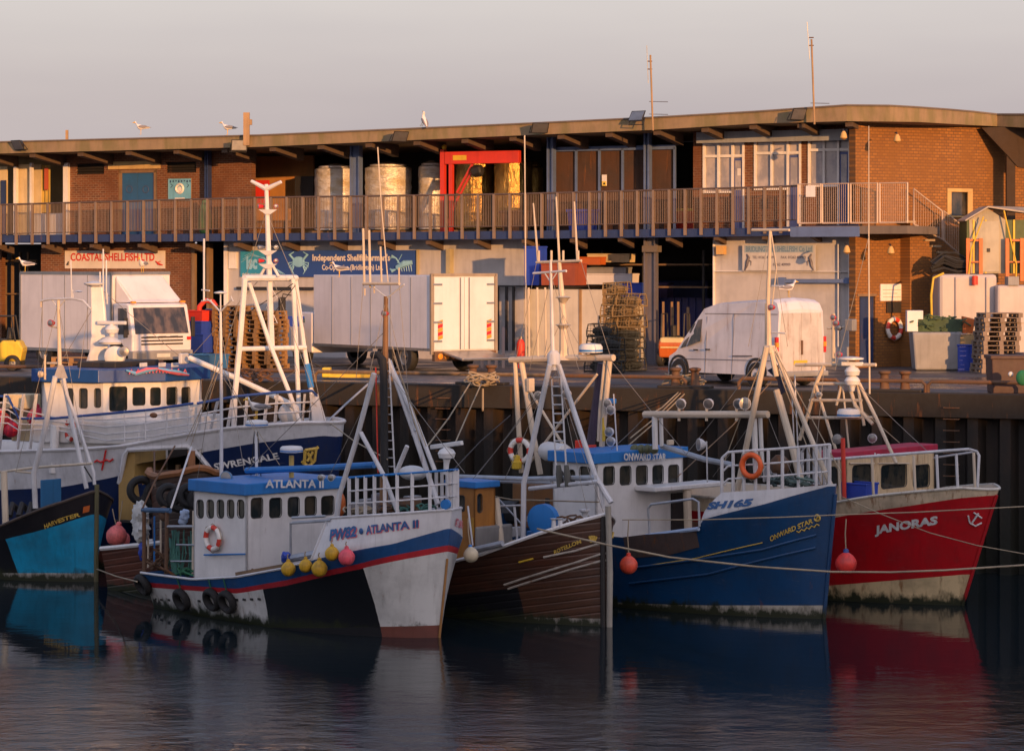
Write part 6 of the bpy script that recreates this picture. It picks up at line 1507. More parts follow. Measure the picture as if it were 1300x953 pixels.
for a_, b_, c_, mt in ((445, 470, 650, m_rope), (480, 505, 648, m_rust), (505, 545, 645, paint('teal_twine', (.05, .16, .13), .9, .4))): heap(A, fr, a_, b_, c_, .1, mt, 10)
heap(A, fr, 320, 350, 728, -1.2, m_rust, 8); heap(A, fr, 225, 250, 726, -.9, m_green, 8)
for q in ((449, 640), (462, 636), (519, 632)): MB().box(Z(q[0], q[1]+10, .5), Z(q[0]+9, q[1]-4, .9)).build('deck_fitting', m_grey, A, bevel=.02)
# =============================================================== brown timber boat
fr, W = boat('fishing_boat', 'brown timber boat with white rubbing strakes and a tall white foremast frame', 771, 795, 45); W['label'] = 'brown timber boat with white rubbing strakes and a gold crown mark'
frW = fr
hl = Hull(fr, 9.6, 3.4, [(560, 716), (610, 704), (656, 687), (700, 672), (767, 653)], um=.55, bp=2.1, bq=2.3, wp=1.7, wq=1.0, wf=.85, stern=.8, rake=.02, wedge=1.6)
xs_ = hl.pos(*hl.solve(652, 722)).x; zs_ = hl.solve(652, 722)[1]; x2 = hl.pos(*hl.solve(668, 790)).x; k_ = (xs_-x2)/(zs_-hl.solve(668, 790)[1])
pt = (-30, 0, x2-k_*hl.solve(668, 790)[1], k_)
m_tim = hullmat('brown_planking', (.045, .020, .012), .45, .4, .2, None, True, 1); m_timb = hullmat('brown_planking_low', (.055, .023, .012), .5, .4, .2, pt, True, 1)
hl.build(W, [[(577, 792), (668, 783), (771, 785)], [(577, 755), (653, 746), (767, 730)], [(577, 738), (653, 728), (767, 700)]], [hullmat('timber_boot', (.40, .37, .33), .6, .4, .4, pt), m_timb, m_tim, m_tim], inner=paint('pale_bulwark', (.30, .29, .28), .6, .4, .3), capmat=None)
g = MB(); us = hl.us()
for s_ in (-1, 1): g.tube([hl.pos(u, interp(hl.zs, u), s_, .0) for u in us if u > .05], .045, 6)
g.build('white_gunwale', m_bw, W, True)
for pl in ([(690, 707), (730, 699), (766, 688)], [(640, 742), (693, 725), (730, 714), (766, 702)], [(645, 747), (700, 730), (766, 711)]):
    cv = hl.fit(pl); u0 = cv[0][0]; tube(W, 'rubbing_strake', hl.line(cv, -1, .004, u0, 1), .026, paint('strake_cream', (.40, .36, .31), .6, .5, .5))
    tube(W, 'rubbing_strake', hl.line(cv, 1, .015, .8, .985), .035, m_stain)
tube(W, 'stem_post', [V((.06, 0, -.2)), V((.08, 0, 1.2)), fr.at(772, 642, 56.3)], .068, paint('post_grey', (.36, .33, .28), .7, .4, .3))
tube(W, 'stem_inner_post', [V((-.05, -.08, 0)), V((-.05, -.1, 1.2)), V((-.04, -.1, 2.5))], .06, m_blk)
hl.text(W, 'ROTELLOM', [(704, 703), (738, 689), (737, 684), (703, 698)], m_gold, 'name_lettering', .03)
g = MB(); 
for dx_ in (-4, -1.5, 1.5, 5): g.tube([hl.onhull(752+dx_*.4, 688, .02), hl.onhull(752+dx_, 679+abs(dx_)*.3, .02)], .03, 5)
g.build('crown_mark', m_gold, W); g = MB()
g.tube([hl.onhull(784, 684, .02, 1), hl.onhull(782, 676, .02, 1)], .035, 5); g.build('crown_mark', m_gold, W)
cv = hl.fit([(656, 714), (678, 708)]); g = MB(); g.tube([hl.onhull(659, 713, .02), hl.onhull(677, 708.5, .02)], .022, 5); g.build('yellow_dash', m_yel, W)
Z = lambda px, py, y=0.: fr.ony(px, py, y)
for pts_, y in (([(698, 463), (668, 600), (665, 612), (664, 690)], -.2), ([(709, 463), (756, 605), (776, 638)], .3)): tube(W, 'mast_leg', [Z(*p, y) for p in pts_], .062, m_stain)
g = MB(); g.tube([Z(700, 480), Z(706, 600), Z(707, 612)], .022, 5); g.tube([Z(712, 478), Z(718, 580), Z(720, 612)], .022, 5)
for i in range(9): g.tube([Z(700.5+.6*i, 479+11.5*i), Z(712.5+.6*i, 479+11.5*i)], .018, 5)
g.build('mast_ladder', m_stain, W)
tube(W, 'topmast', [Z(703, 470), Z(702, 452), Z(699, 330)], [.09, .05, .03], m_stain)
MB().lathe([(.15, -.12), (.15, .12), (.08, .2)], Z(703, 456), n=10).build('masthead', m_stain, W, True)
tube(W, 'cross_tree', [Z(677, 347), Z(719, 344)], .028, m_stain)
for s_ in (-1, 1): tube(W, 'cross_strut', [Z(699, 358), Z(699+8*s_, 346)], .016, m_stain, 5)
tube(W, 'boom', [Z(578, 605, .1), Z(668, 608, .1), Z(756, 606, .1)], .06, m_alu); tube(W, 'boom', [Z(595, 610, .1), Z(700, 612, .1)], .04, m_alu)
tube(W, 'cross_tie', [Z(672, 620), Z(700, 617), Z(760, 611)], .05, m_stain); tube(W, 'mast_leg', [Z(762, 612, .3), Z(766, 645, .3)], .04, m_stain)
for x in (709, 719): tube(W, 'hanging_glove', [Z(x, 590), Z(x+1, 602), Z(x+2, 618)], [.05, .08, .07], paint('tarry_cloth', (.10, .10, .09), .9, .3))
o = MB().lathe([(.30, -.12), (.38, -.1), (.38, .1), (.30, .12)], Z(690, 660, .1), (.25, -1, 0), 20).build('blue_winch_drum', m_bblue, W, True)
MB().box(Z(668, 690, .1), Z(700, 672, .7)).build('winch_base', m_bblue, W, bevel=.03); MB().box(Z(672, 662, 0), Z(680, 654, .3)).build('winch_box', m_cream_r, W)
tube(W, 'exhaust_stack', [Z(629, 632, -.2), Z(636, 690, -.2)], [.09, .085], m_cream_r); tube(W, 'white_staff', [Z(594, 642, -1.2), Z(600, 692, -1.2)], .022, m_stain)
for x in (618, 653): tube(W, 'rail_post', [Z(x, 643, .2), Z(x+4, 690, .2)], .03, m_stain)
tube(W, 'side_rail', [Z(612, 643, .2), Z(665, 641, .2)], .022, m_stain); tube(W, 'side_rail', [Z(615, 628, .6), Z(650, 634, .6), Z(760, 637, .9)], .018, m_rope); tube(W, 'side_rail', [Z(632, 632, .3), Z(665, 668, .3)], .02, m_alu)
g = MB(); g.box(Z(605, 703, -1), Z(648, 664, .2)); g.build('hatch_casing', paint('casing_grey', (.22, .21, .20), .6, .4, .4), W, bevel=.05)
tube(W, 'side_pipe', [hl.onhull(606, 697, .1), hl.onhull(641, 689, .1)], .07, m_alu)
MB().lathe([(.05, 0), (.07, .08), (.12, .12), (.12, .16)], Z(742, 655, .0), n=8).build('bitts', m_stain, W, True)
for px in (703, 711): MB().lathe([(.06, -.05), (.05, .12), (.09, .16)], hl.onhull(px, 667, -.02), n=8).build('fairlead', m_stain, W, True)
heap(W, fr, 668, 700, 690, .2, m_fish, 7); heap(W, fr, 622, 655, 692, .1, m_rope, 9); heap(W, fr, 720, 755, 662, .2, m_rust, 9)
MB().box(Z(640, 682, .9), Z(664, 668, 1.4)).build('deck_locker', m_grey, W, bevel=.03)
# orange wheelhouse
yn = -1.0; xf = fr.ony(603, 660, yn).x; foot = [(fr.ony(570, 660, yn).x, yn), (xf, yn), (xf, fr.onx(619, 660, xf).y+.25), (fr.ony(570, 660, yn).x, fr.onx(619, 660, xf).y+.25)]
m_or = paint('orange_varnish', (.40, .16, .025), .45, .35, .2)
wheelhouse(W, fr, foot, fr.ony(603, 700, yn).z-.3, fr.ony(603, 619, yn).z, [[(578, 628, 590, 649)], [(606, 627, 612, 650)]], m_or, .14, m_bblue, .12)
m_oy = paint('ochre_panel', (.50, .26, .03), .5, .3)
MB().box(fr.ony(598, 682, yn-.01), fr.ony(602, 657, yn+.01)).build('ochre_panel', m_oy, W)

# =============================================================== blue boat with the white bow panel
fr, O = boat('fishing_boat', 'dark blue fishing boat with a white bow panel and a blue topped wheelhouse', 1045, 785, 45); frO = fr
hl = Hull(fr, 10.8, 4.3, [(790, 682), (822, 678), (870, 675), (886, 671), (893, 650), (914, 625), (980, 621), (1040, 616), (1057, 614)], um=.55, bp=2.3, bq=2.1, wp=1.7, wq=1.1, wf=.84, stern=.85, rake=.36,
          ref=[(790, 682), (822, 678), (889, 660), (970, 640), (1057, 616)], tumble=.25, wedge=1.5)
hlO = hl
m_ob = hullmat('onward_blue', (.006, .048, .14), .28, .3, .3)
m_obd = hullmat('onward_grey', (.085, .06, .055), .6, .5, .8)
zx = hl.solve(889, 690)
hl.build(O, [[(781, 764), (897, 768), (970, 768), (1045, 768)], [(790, 722), (883, 709), (968, 689), (1057, 668)], [(790, 674), (822, 670), (870, 667), (889, 660), (970, 640), (1052, 617)]],
         [hullmat('onward_boot', (.42, .39, .33), .6, .5, .4), m_ob, m_ob, hullmat('onward_white', (.60, .61, .64), .35, .3, .3)], inner=paint('rusty_bulwark2', (.20, .10, .07), .7, .5, .8), capmat=None)
cvg = hl.fit([(790, 683), (822, 679), (889, 660), (970, 640), (1052, 617)])
lowc = hl.fit([(790, 709), (850, 704), (887, 694)]); g = MB(); ua, ub = hl.solve(792, 684)[0], hl.solve(884, 672)[0]
g.grid([[hl.pos(lerp(ua, ub, i/16), lerp(interp(lowc, lerp(ua, ub, i/16)), interp(hl.zs, lerp(ua, ub, i/16)), j/4), -1, .02) for j in range(5)] for i in range(17)]); g.build('rusty_bulwark_panel', m_obd, O, True)
tube(O, 'stem_bar', [hl.pos(1, z)+V((.02, 0, 0)) for z in (-.2, .6, 1.4, 2.2, 2.9)], .05, m_ob)
for c_ in ([(790, 722), (883, 710), (968, 697), (1050, 675)], [(800, 740), (900, 728), (1048, 692)]):
    cv = hl.fit(c_); tube(O, 'rubbing_strake', hl.line(cv, -1, .02, cv[0][0], .98), .03, m_ob)
cv = hl.fit([(810, 719), (883, 708), (968, 688)]); tube(O, 'yellow_line', hl.line(cv, -1, .03, cv[0][0], cv[-2][0] if cv[-1][0] > .99 else cv[-1][0]), .012, m_gold, 4)
hl.text(O, 'SH165', [(897, 647), (955, 642), (957, 632), (900, 637)], m_let, 'number_lettering', .06, .15)
hl.text(O, 'ONWARD STAR', [(978, 687), (1032, 663), (1031, 657), (977, 680)], m_gold, 'name_lettering', .03, 0, .03)
g = MB(); c_ = hl.onhull(1037, 657, .02); g.torus(c_, .07, .022, (.3, -1, 0), 14, 5); g.tube([c_+V((-.05, 0, -.05)), c_+V((.05, 0, .05))], .02, 4)
g.tube([hl.onhull(1011+3.2*i, 675-1.1*i+(1.5 if i % 2 else -1.2), .02) for i in range(10)], .016, 4); g.build('gold_scroll', m_gold, O)
MB().box(hl.onhull(1050, 650, 0), hl.onhull(1052, 655, .02)).build('draught_mark', m_ob, O)
Z = lambda px, py, y=0.: fr.ony(px, py, y)
yn = -1.55; xf = Z(757, 640, yn).x; xa = Z(702, 640, yn).x; yr = fr.onx(867, 640, xf).y
foot = [(xa, yn), (xf, yn), (xf, yr), (xa, yr)]
sw = [(709, 597, 715.5, 616), (722.5, 596, 730, 616), (736, 592, 749, 615.5)]; fw = [(766, 592.5, 780, 614.5), (787, 592, 801, 614.5), (807.5, 591.5, 822, 614), (828.5, 591, 842, 613.5), (848.5, 590.5, 861.5, 613)]
wheelhouse(O, fr, foot, .9, Z(757, 588, yn).z, [sw, fw], m_bw, .25, m_bblue, .15, wr=.08)
roof_text(O, fr, (xf+.15, yn), (xf+.15, yr), 'ONWARD STAR', 792, 846, 575, 584.5, m_wl, .04)
c1_, c2_ = fr.onx(813, 620, xf+.2), fr.onx(903, 620, xf+.2)
MB().box((xf+.002, c1_.y, c1_.z-.06), (xf+.7, c2_.y, c1_.z+.06)).build('shelter_canopy', m_bw, O, bevel=.03)
tube(O, 'canopy_post', [fr.onx(872, 622, xf+.6), fr.onx(874, 680, xf+.6)], .1, m_cream_r)
g = MB(); a_ = fr.onx(852, 626, xf+.02); g.box((xf+.01, a_.y, 1.0), (xf+.04, fr.onx(868, 626, xf).y, a_.z)); g.build('dark_gap_panel', m_blk, O)  # flat black panel over the dark gap in the front wall
L2 = lambda px, py: fr.ony(px, py, -1.9)
tube(O, 'grab_hoop', [L2(825, 678), L2(823, 645), L2(827, 640), L2(880, 633), L2(887, 637), L2(888, 668)], .03, m_alu)
tube(O, 'white_cap_rail', [L2(820, 680), L2(887, 671)], .05, paint('pale_blue_cap', (.35, .45, .62), .4, .2))
# stern gantry with long mast
y0 = .2
tube(O, 'gantry_beam', [Z(648, 457, y0), Z(700, 455, y0), Z(779, 454, y0)], .085, m_cream_r)
for pts_, r in (([(654, 458), (657, 520), (662, 600)], .065), ([(662, 460), (675, 540), (686, 602)], .075), ([(774, 458), (768, 520), (763, 578)], .07), ([(768, 458), (762, 520), (760, 560)], .05)): tube(O, 'gantry_leg', [Z(*p, y0) for p in pts_], r, m_cream_r)
for pts_ in ([(663, 480), (715, 565)], [(758, 475), (672, 588)]): tube(O, 'cross_brace', [Z(*p, y0) for p in pts_], .035, m_cream_r)
tube(O, 'exhaust_pipe', [Z(764, 461, .4), Z(758, 505, .4), Z(749, 568, .4)], .11, paint('plum_exhaust', (.06, .04, .07), .6, .3))
tube(O, 'main_mast', [Z(716, 455, y0), Z(715, 400, y0), Z(710, 333, y0)], [.12, .09, .05], m_cream_r)
for y in (415, 380): MB().lathe([(.05, -.12), (.16, .03), (.22, .05), (.05, .09)], Z(715, y, y0), n=12).build('mast_bracket', m_cream_r, O, True)
MB().lathe([(.32, -.1), (.14, .0), (.1, .25)], Z(716, 452, y0), n=4).build('mast_foot', m_cream_r, O)
tube(O, 'cross_tree', [Z(681, 333, y0), Z(738, 331, y0)], .035, m_cream_r)
for x, yt in ((677, 258), (706, 250), (729, 256)): tube(O, 'aerial', [Z(x, yt, y0), Z(x+6 if x < 700 else x+4, 331, y0)], [.02, .032], m_cream_r, 6)
for x in (684, 700, 715, 734): tube(O, 'small_aerial', [Z(x, 318, y0), Z(x, 332, y0)], .03, m_cream_r, 6)
tube(O, 'whip_aerial', [Z(666, 172, y0), Z(667, 300, y0), Z(668, 455, y0)], .018, m_cream_r, 5)
for x in (671, 682, 692): tube(O, 'stay_pole', [Z(x, 365, y0), Z(x+1, 455, y0)], .028, m_cream_r, 6)
radome(O, Z(750, 442, y0), .30, .26)
MB().box(Z(668, 497, y0-.1), Z(679, 480, y0+.1)).build('junction_box', m_cream_r, O, bevel=.02)
for px, py in ((684, 502), (720, 500), (776, 520), (772, 512), (774, 548), (776, 560)): lamp(O, Z(px, py, y0-.1), (.2, -1, -.1), .12)
MB().box(Z(769, 512, y0-.1), Z(783, 506, y0)).build('blue_lamp_hood', m_bblue, O, bevel=.02); MB().box(Z(765, 560, y0-.1), Z(768, 530, y0)).build('yellow_hose', m_yel, O)
tube(O, 'white_aerial', [Z(779, 500, -.6), Z(784, 578, -.6)], .018, m_stain, 5)
o = MB().lathe([(.02, -.65), (.22, -.6), (.25, -.45), (.25, .45), (.22, .6), (.02, .65)], Z(705, 574, -.2), V((1, -.4, 0)), 16).build('liferaft_canister', m_radar, O, True)
MB().box(Z(720, 582, -.2), Z(760, 570, .6)).build('roof_box', m_blk, O, bevel=.03)
for px, py in ((736, 562), (752, 568)): MB().box(Z(px-5, py+8, -.3), Z(px+4, py-4, .0)).build('red_can', m_red, O, bevel=.03)
MB().box(Z(650, 668, .6), Z(705, 612, 1.4)).build('varnished_casing', paint('brown_varnish', (.20, .09, .03), .5, .4, .3), O, bevel=.04)
MB().box(Z(692, 632, .55), Z(698, 655, .6)).build('casing_door', m_blk, O)
for px in (683, 741): pass
tube(O, 'net_drum', [Z(633, 650, .6), Z(660, 650, .6)], .3, m_blk)
# midship goalpost
tube(O, 'goalpost_beam', [Z(818, 526, -.3), Z(975, 526, -.3)], .085, m_cream_r)
for x0, y1, y in ((831, 570, -.3), (839, 566, -.1), (957, 600, -.3), (965, 596, -.1)): tube(O, 'goalpost_leg', [Z(x0, 528, y), Z(x0+1 if x0 < 900 else x0+3, y1, y)], .07 if x0 in (831, 957) else .05, m_bw)
for x in (862, 897, 935): lamp(O, Z(x+3, 512, -.3), (.3, -1, -.3), .13); tube(O, 'lamp_bracket', [Z(x, 534, -.3), Z(x, 512, -.3)], .035, m_cream_r)
lamp(O, Z(945, 512, -.3), (1, -.6, 0), .15)
tube(O, 'derrick', [Z(840, 566, 0), Z(895, 583, 0), Z(930, 590, 0)], .07, m_alu); MB().box(Z(846, 565, -.2), Z(856, 558, 0)).build('flood_box', m_cream_r, O, bevel=.02); lamp(O, Z(889, 564, -.4), (-.5, -1, 0), .15)
tube(O, 'jackstaff', [Z(897, 560, -.4), Z(898, 612, -.4)], .018, m_stain, 5)
for k in range(4):
    q = Z(806+8*k, 570, 0); MB().ball(q, .12, (1, 1, 1), 8).build('roof_float', paint('olive_float', (.12, .13, .06), .6, .4), O, True)
# bow mast
for pts_, r, y in (([(973, 440), (955, 530), (936, 622)], .07, -.5), ([(983, 442), (1010, 510), (1052, 610), (1056, 618)], .06, .5)): tube(O, 'mast_leg', [Z(*p, y) for p in pts_], r, m_cream_r)
tube(O, 'mast_leg', [Z(986, 495, 0), Z(1004, 560, 0), Z(1018, 615, 0)], .085, m_cream_r); tube(O, 'mast_leg', [Z(979, 444, 0), Z(986, 478, 0)], .07, m_cream_r)
g = MB(); g.prism([Z(974, 470, 0), Z(988, 463, 0), Z(992, 482, 0), Z(999, 496, 0), Z(990, 502, 0), Z(987, 482, 0)], fr.M.to_3x3().inverted() @ V((0, .04, 0))); g.build('navy_flag_wrap', paint('navy_cloth', (.012, .015, .04), .9, .2), O)
MB().box(Z(969, 449, -.1), Z(985, 438, .1)).build('mast_cap', m_cream_r, O, bevel=.03)
tube(O, 'topmast', [Z(976, 440), Z(975, 380), Z(978, 293)], [.07, .05, .04], m_cream_r); tube(O, 'topmast', [Z(973, 440), Z(973, 385)], .04, m_cream_r)
tube(O, 'cross_tree', [Z(955, 292), Z(1002, 292)], .035, m_cream_r); tube(O, 'halyard', [Z(979, 294), Z(986, 340), Z(980, 390)], .015, m_cream_r, 5)
tube(O, 'spreader', [Z(980, 363), Z(995, 363)], .02, m_stain, 5); tube(O, 'spreader', [Z(980, 422), Z(997, 423)], .02, m_stain, 5); lamp(O, Z(980, 390), (.2, -1, 0), .07, m_lampr)
for a_, b_, c_, d_ in ((973, 442, 918, 590), (984, 446, 1068, 600), (980, 448, 1052, 640)): tube(O, 'stay_wire', [Z(a_, b_), Z(c_, d_)], .013, m_rope, 5)
us = hl.solve(908, 630)[0]
railing(O, hl, us, .985, [.30, .6, .92], m_stain, 16, 0, True, .024, None, pr=.04, inset=.25, f0=0)
lifebuoy('orange lifebuoy lashed to the bow rail of the blue boat', fr.M @ fr.ony(954, 591, hl.pos(hl.solve(954, 621)[0], 2.6).y+.12), fr.M.to_3x3() @ V((.15, -1, 0)), .25, .065, [m_lbo, m_lbo], seg=False)
g = MB()
for i in range(40):
    a_ = rnd.uniform(0, 6.3); c_ = Z(980+rnd.uniform(0, 35), 612+rnd.uniform(-6, 5), rnd.uniform(-.6, .6)); g.tube([c_, c_+V((.2*math.cos(a_), .2*math.sin(a_), .07)), c_+V((.3*math.cos(a_+1), .2, -.03))], .03, 5)
g.build('foredeck_net', paint('grey_green_net', (.12, .18, .17), .9, .4), O)
MB().lathe([(.18, 0), (.24, .1), (.22, .3), (.1, .42)], Z(990, 600, .4), n=12).build('anchor_winch', m_rust, O, True); MB().box(Z(970, 612, .3), Z(985, 590, .8)).build('winch_housing', m_stain, O, bevel=.04)
lifebuoy('red and white lifebuoy on the left leg of the rear gantry', fr.M @ Z(660, 572, -.0), fr.M.to_3x3() @ V((.35, -1, 0)), .27, .07, ph=.3)
q = Z(656, 587, -.1); t = thing('yellow_lamp_float', 'small yellow lifebuoy light below the gantry lifebuoy', 'light', fr.M @ Matrix.Translation(q)); MB().lathe([(.05, -.18), (.13, -.15), (.14, .02), (.09, .05), (.09, .17), (.03, .2)], n=12).build('lamp_body', m_yel, t, True)
buoy('round orange buoy hanging between the brown timber boat and the blue boat', P(798, 717, 55.6), .21, paint('buoy_orange', (.82, .10, .05), .45, .55, .15, w=3), m_red, (0, 0, 1), 'orange buoys hung as fenders', .75)

# =============================================================== red boat
fr, J = boat('fishing_boat', 'red fishing boat with rusty white topsides and a pink wheelhouse roof', 1221, 768, 42); frJ = fr
hl = Hull(fr, 9.5, 4.0, [(1045, 641), (1074, 635), (1110, 629), (1160, 624), (1220, 619), (1256, 621)], um=.5, bp=2.2, bq=1.6, wp=1.7, wq=1.1, wf=.82, stern=.85, rake=1.0)
m_jr = hullmat('janoras_red', (.44, .006, .012), .3, .3, .15); m_jw = hullmat('janoras_white', (.66, .54, .38), .5, .5, 1.0)
hl.build(J, [[(1052, 743), (1140, 736), (1222, 729)], [(1045, 660), (1074, 654), (1160, 641), (1220, 632), (1254, 629)]], [hullmat('janoras_boot', (.62, .48, .27), .6, .5, .8), m_jr, m_jw], inner=m_cream_r, capmat=m_bwr, capr=.035)  # boot's orange-cream tint has shading of the white band painted in
tube(J, 'stem_bar', [hl.pos(1, z)+V((.02, 0, 0)) for z in (-.2, .7, 1.4, 2.1, 2.7)], .045, m_jr)
hl.text(J, 'JANORAS', [(1111, 681), (1191, 668), (1190, 654), (1110, 667)], m_wl, 'name_lettering', .05, .08)
g = MB(); A_ = lambda px, py: hl.onhull(px, py, .02)
g.tube([A_(1234, 663), A_(1242, 651)], .022, 5); g.tube([A_(1236, 650), A_(1246, 657)], .02, 5); g.tube([A_(1229, 654), A_(1231, 663), A_(1238, 667), A_(1246, 663)], .022, 5)
g.build('anchor_mark', m_wl, J)
Z = lambda px, py, y=0.: fr.ony(px, py, y)
yn = -1.35; xf = Z(1074, 600, yn).x; xa = Z(1040, 600, yn).x; yr = fr.onx(1186, 600, xf).y
foot = [(xa, yn), (xf, yn), (xf, yr), (xa, yr)]
m_whr = paint('wheelhouse_rusty_cream', (.66, .50, .30), .5, .35, .9, w=1.0)
wheelhouse(J, fr, foot, 1.2, Z(1074, 582, yn).z, [[(1053, 592, 1063, 620)], [(1082, 591, 1107, 616.5), (1118.5, 591, 1151, 617), (1159, 591, 1180, 617)]], m_whr, .16, paint('pink_roof', (.42, .015, .055), .5, .35), .14, wr=.1)
roof_text(J, fr, (xf+.14, yn), (xf+.14, yr), 'Janoras', 1108, 1150, 574.5, 580, m_wl, .02)
for a_, b_ in ((1082, 1107), (1118, 1151)):
    p = fr.onx(a_-3, 588, xf+.03); q = fr.onx(b_+3, 588, xf+.03); tube(J, 'window_eyebrow', [p, q], .018, m_cream_r, 6)
us = hl.solve(1075, 635)[0]
def gz(px, py, sd=-1): return fr.ony(px, py, hl.pos(hl.solve(min(px, 1250), 625)[0], 2.4).y*.9)
tube(J, 'bow_rail', [gz(1040, 584), gz(1120, 578), gz(1200, 572), gz(1230, 570)], .035, m_stain)
yb = .9; tube(J, 'bow_rail', [gz(1230, 570), Z(1240, 573, .2), Z(1243, 578, .2), Z(1241, 618, .2)], .035, m_stain); tube(J, 'bow_rail', [Z(1240, 573, .2), Z(1186, 581, 1.4)], .025, m_stain)
for x, mt in ((1065, m_cream_r), (1107, m_cream_r), (1160, m_cream_r), (1189, m_stain), (1214, m_stain), (1236, m_cream_r)): tube(J, 'stanchion', [gz(x, 574+(1240-x)*.055), gz(x+2, 634-(x-1065)*.085)], .035, mt)
tube(J, 'red_post', [gz(1070, 556), gz(1072, 632)], .055, m_red)
t = crate('fish_crate', 'bright blue fish crate on the red boat in front of its wheelhouse', fr.M @ Z(1091, 632, -1.2), -42, m_fish, (.72, .5, .36), None, 1.03)
# mast frame
tube(J, 'platform', [Z(1010, 463, .2), Z(1112, 463, .2)], .045, m_cream_r)
for pts_, r in (([(1046, 464), (1036, 487), (1026, 525), (1015, 558)], .05), ([(1036, 490), (1062, 574)], .04), ([(1078, 489), (1086, 515), (1108, 538)], .05), ([(1091, 487), (1112, 530), (1138, 588)], .045), ([(1068, 489), (1062, 514)], .035), ([(1070, 490), (1078, 573)], .025), ([(1089, 488), (1097, 540)], .04)):
    tube(J, 'frame_leg', [Z(*p, .2) for p in pts_], r, m_cream_r)
for y, a_, b_ in ((487, 1034, 1092), (508, 1028, 1094), (530, 1022, 1108)): tube(J, 'frame_rung', [Z(a_, y, .2), Z(b_, y, .2)], .04, m_cream_r)
tube(J, 'whip_aerial', [Z(1103, 160, .2), Z(1103, 330, .2), Z(1104, 500, .2)], [.01, .018, .026], m_cream_r, 5)
tube(J, 'lamp_staff', [Z(1058, 462, .2), Z(1058, 398, .2)], .045, m_cream_r)
for py, s_ in ((403, 0), (416, 8), (410, 4), (450, 8)): lamp(J, Z(1058+s_, py, .2), (.2, -1, 0), .07, m_lampr if py != 416 else m_blk)
tube(J, 'lamp_arm', [Z(1050, 417, .2), Z(1073, 415, .2)], .025, m_cream_r); MB().box(Z(1072, 420, .1), Z(1088, 405, .3)).build('tv_aerial_box', m_grey, J, bevel=.02)
radar_bar(J, Z(1082, 470, .1), (1, .4, 0), .55); radar_bar(J, Z(1082, 482, .1), (1, .4, 0), .35); MB().lathe([(.1, -.05), (.33, -.02), (.33, .02), (.1, .05)], Z(1080, 455, .2), n=18).build('dish_top', m_radar, J, True)
radome(J, Z(1078, 524, .1), .30, .24)
lamp(J, Z(1040, 501, 0), (.2, -1, 0), .08); lamp(J, Z(1064, 557, -.3), (.2, -1, 0), .14, m_blk); lamp(J, Z(1108, 556, .5), (.2, -1, 0), .12)
for x, y0_, y1_ in ((1012, 476, 570), (1008, 490, 580)): tube(J, 'thin_pole', [Z(x-3, y0_, .8), Z(x+1, y1_, .8)], .018, m_stain, 5)
tube(J, 'mast_stay', [Z(1094, 520, .4), Z(1142, 562, .6)], .01, m_rope, 4)
buoy('round orange red buoy between the blue bow and the red hull', P(1074, 715, 55.2), .25, paint('buoy_red', (.82, .05, .04), .45, .55, .15, w=3), m_navy, (0, 0, 1), 'orange buoys hung as fenders', .7)

# =============================================================== black and sky blue boat at the left edge
fr, H = boat('fishing_boat', 'sky blue and black timber boat cut by the left edge', 121, 738, 40); frH = fr
hl = Hull(fr, 9, 3.4, [(0, 668), (42, 650), (80, 637), (117, 624)], um=.6, bp=2.2, bq=2.7, wp=1.8, wq=1.15, wf=.86, stern=.85, rake=.04, wedge=2.4)
xh = hl.pos(*hl.solve(24, 725)).x; 
m_hb = hullmat('harvester_blue', (.01, .28, .50), .4, .5, .2, (-30, 0, xh, -.12)); m_hk = hullmat('harvester_black', (.012, .011, .014), .35, .3, .1)
hl.build(H, [[(0, 727), (60, 727), (121, 727)], [(0, 686), (44, 675), (76, 666), (116, 653)]], [hullmat('harvester_boot', (.42, .40, .36), .6, .7, .5), m_hb, m_hk], inner=m_hk, capmat=paint('dark_cap', (.07, .05, .04), .7, .4), capr=.04)
tube(H, 'stem_post', [V((.03, 0, -.2)), V((.04, 0, 1.2)), V((.06, 0, 2.5))], .06, paint('stem_olive', (.12, .11, .05), .7, .5, .5))
hl.text(H, 'HARVESTER', [(57, 671), (102, 655), (101, 650), (56, 665)], m_gold, 'name_lettering', .03)
g = MB(); g.prism([hl.onhull(105, 651, .02), hl.onhull(113, 649, .02), hl.onhull(114, 641, .02), hl.onhull(106, 643, .02)], (0, -.01, 0)); g.build('orange_mark', m_orange, H)
g = MB(); g.prism([hl.onhull(124, 645, .02, 1), hl.onhull(127, 647, .02, 1), hl.onhull(127, 641, .02, 1), hl.onhull(124, 640, .02, 1)], (.01, 0, 0)); g.build('orange_mark', m_orange, H)
Z = lambda px, py, y=0.: fr.ony(px, py, y)
for pts_, y, r in (([(70, 478), (58, 540), (46, 590), (43, 600), (45, 645)], -.6, .07), ([(80, 478), (90, 530), (110, 620)], .5, .06), ([(76, 478), (96, 530), (119, 600), (120, 615)], .3, .045)): tube(H, 'mast_leg', [Z(*p, y) for p in pts_], r, m_stain)
MB().hexa([Z(68, 480, -.2), Z(86, 480, -.2), Z(86, 480, .2), Z(68, 480, .2)], [Z(74, 463, -.1), Z(80, 463, -.1), Z(80, 463, .1), Z(74, 463, .1)]).build('mast_socket', m_cream_r, H)
tube(H, 'topmast', [Z(76, 470), Z(75, 430), Z(74, 381)], [.06, .05, .045], m_cream_r)
tube(H, 'cross_arm', [Z(52, 382), Z(62, 380), Z(92, 379), (Z(106, 382)), Z(115, 392)], .03, m_stain); tube(H, 'arm_hook', [Z(52, 381), Z(52, 390)], .02, m_cream_r)
for s_ in (-1, 1): tube(H, 'arm_strut', [Z(74, 392), Z(74+8*s_, 381)], .018, m_stain, 5)
for x in (92, 90): tube(H, 'aerial', [Z(x, 330 if x == 90 else 368), Z(x+1, 380)], .016, m_stain, 5)
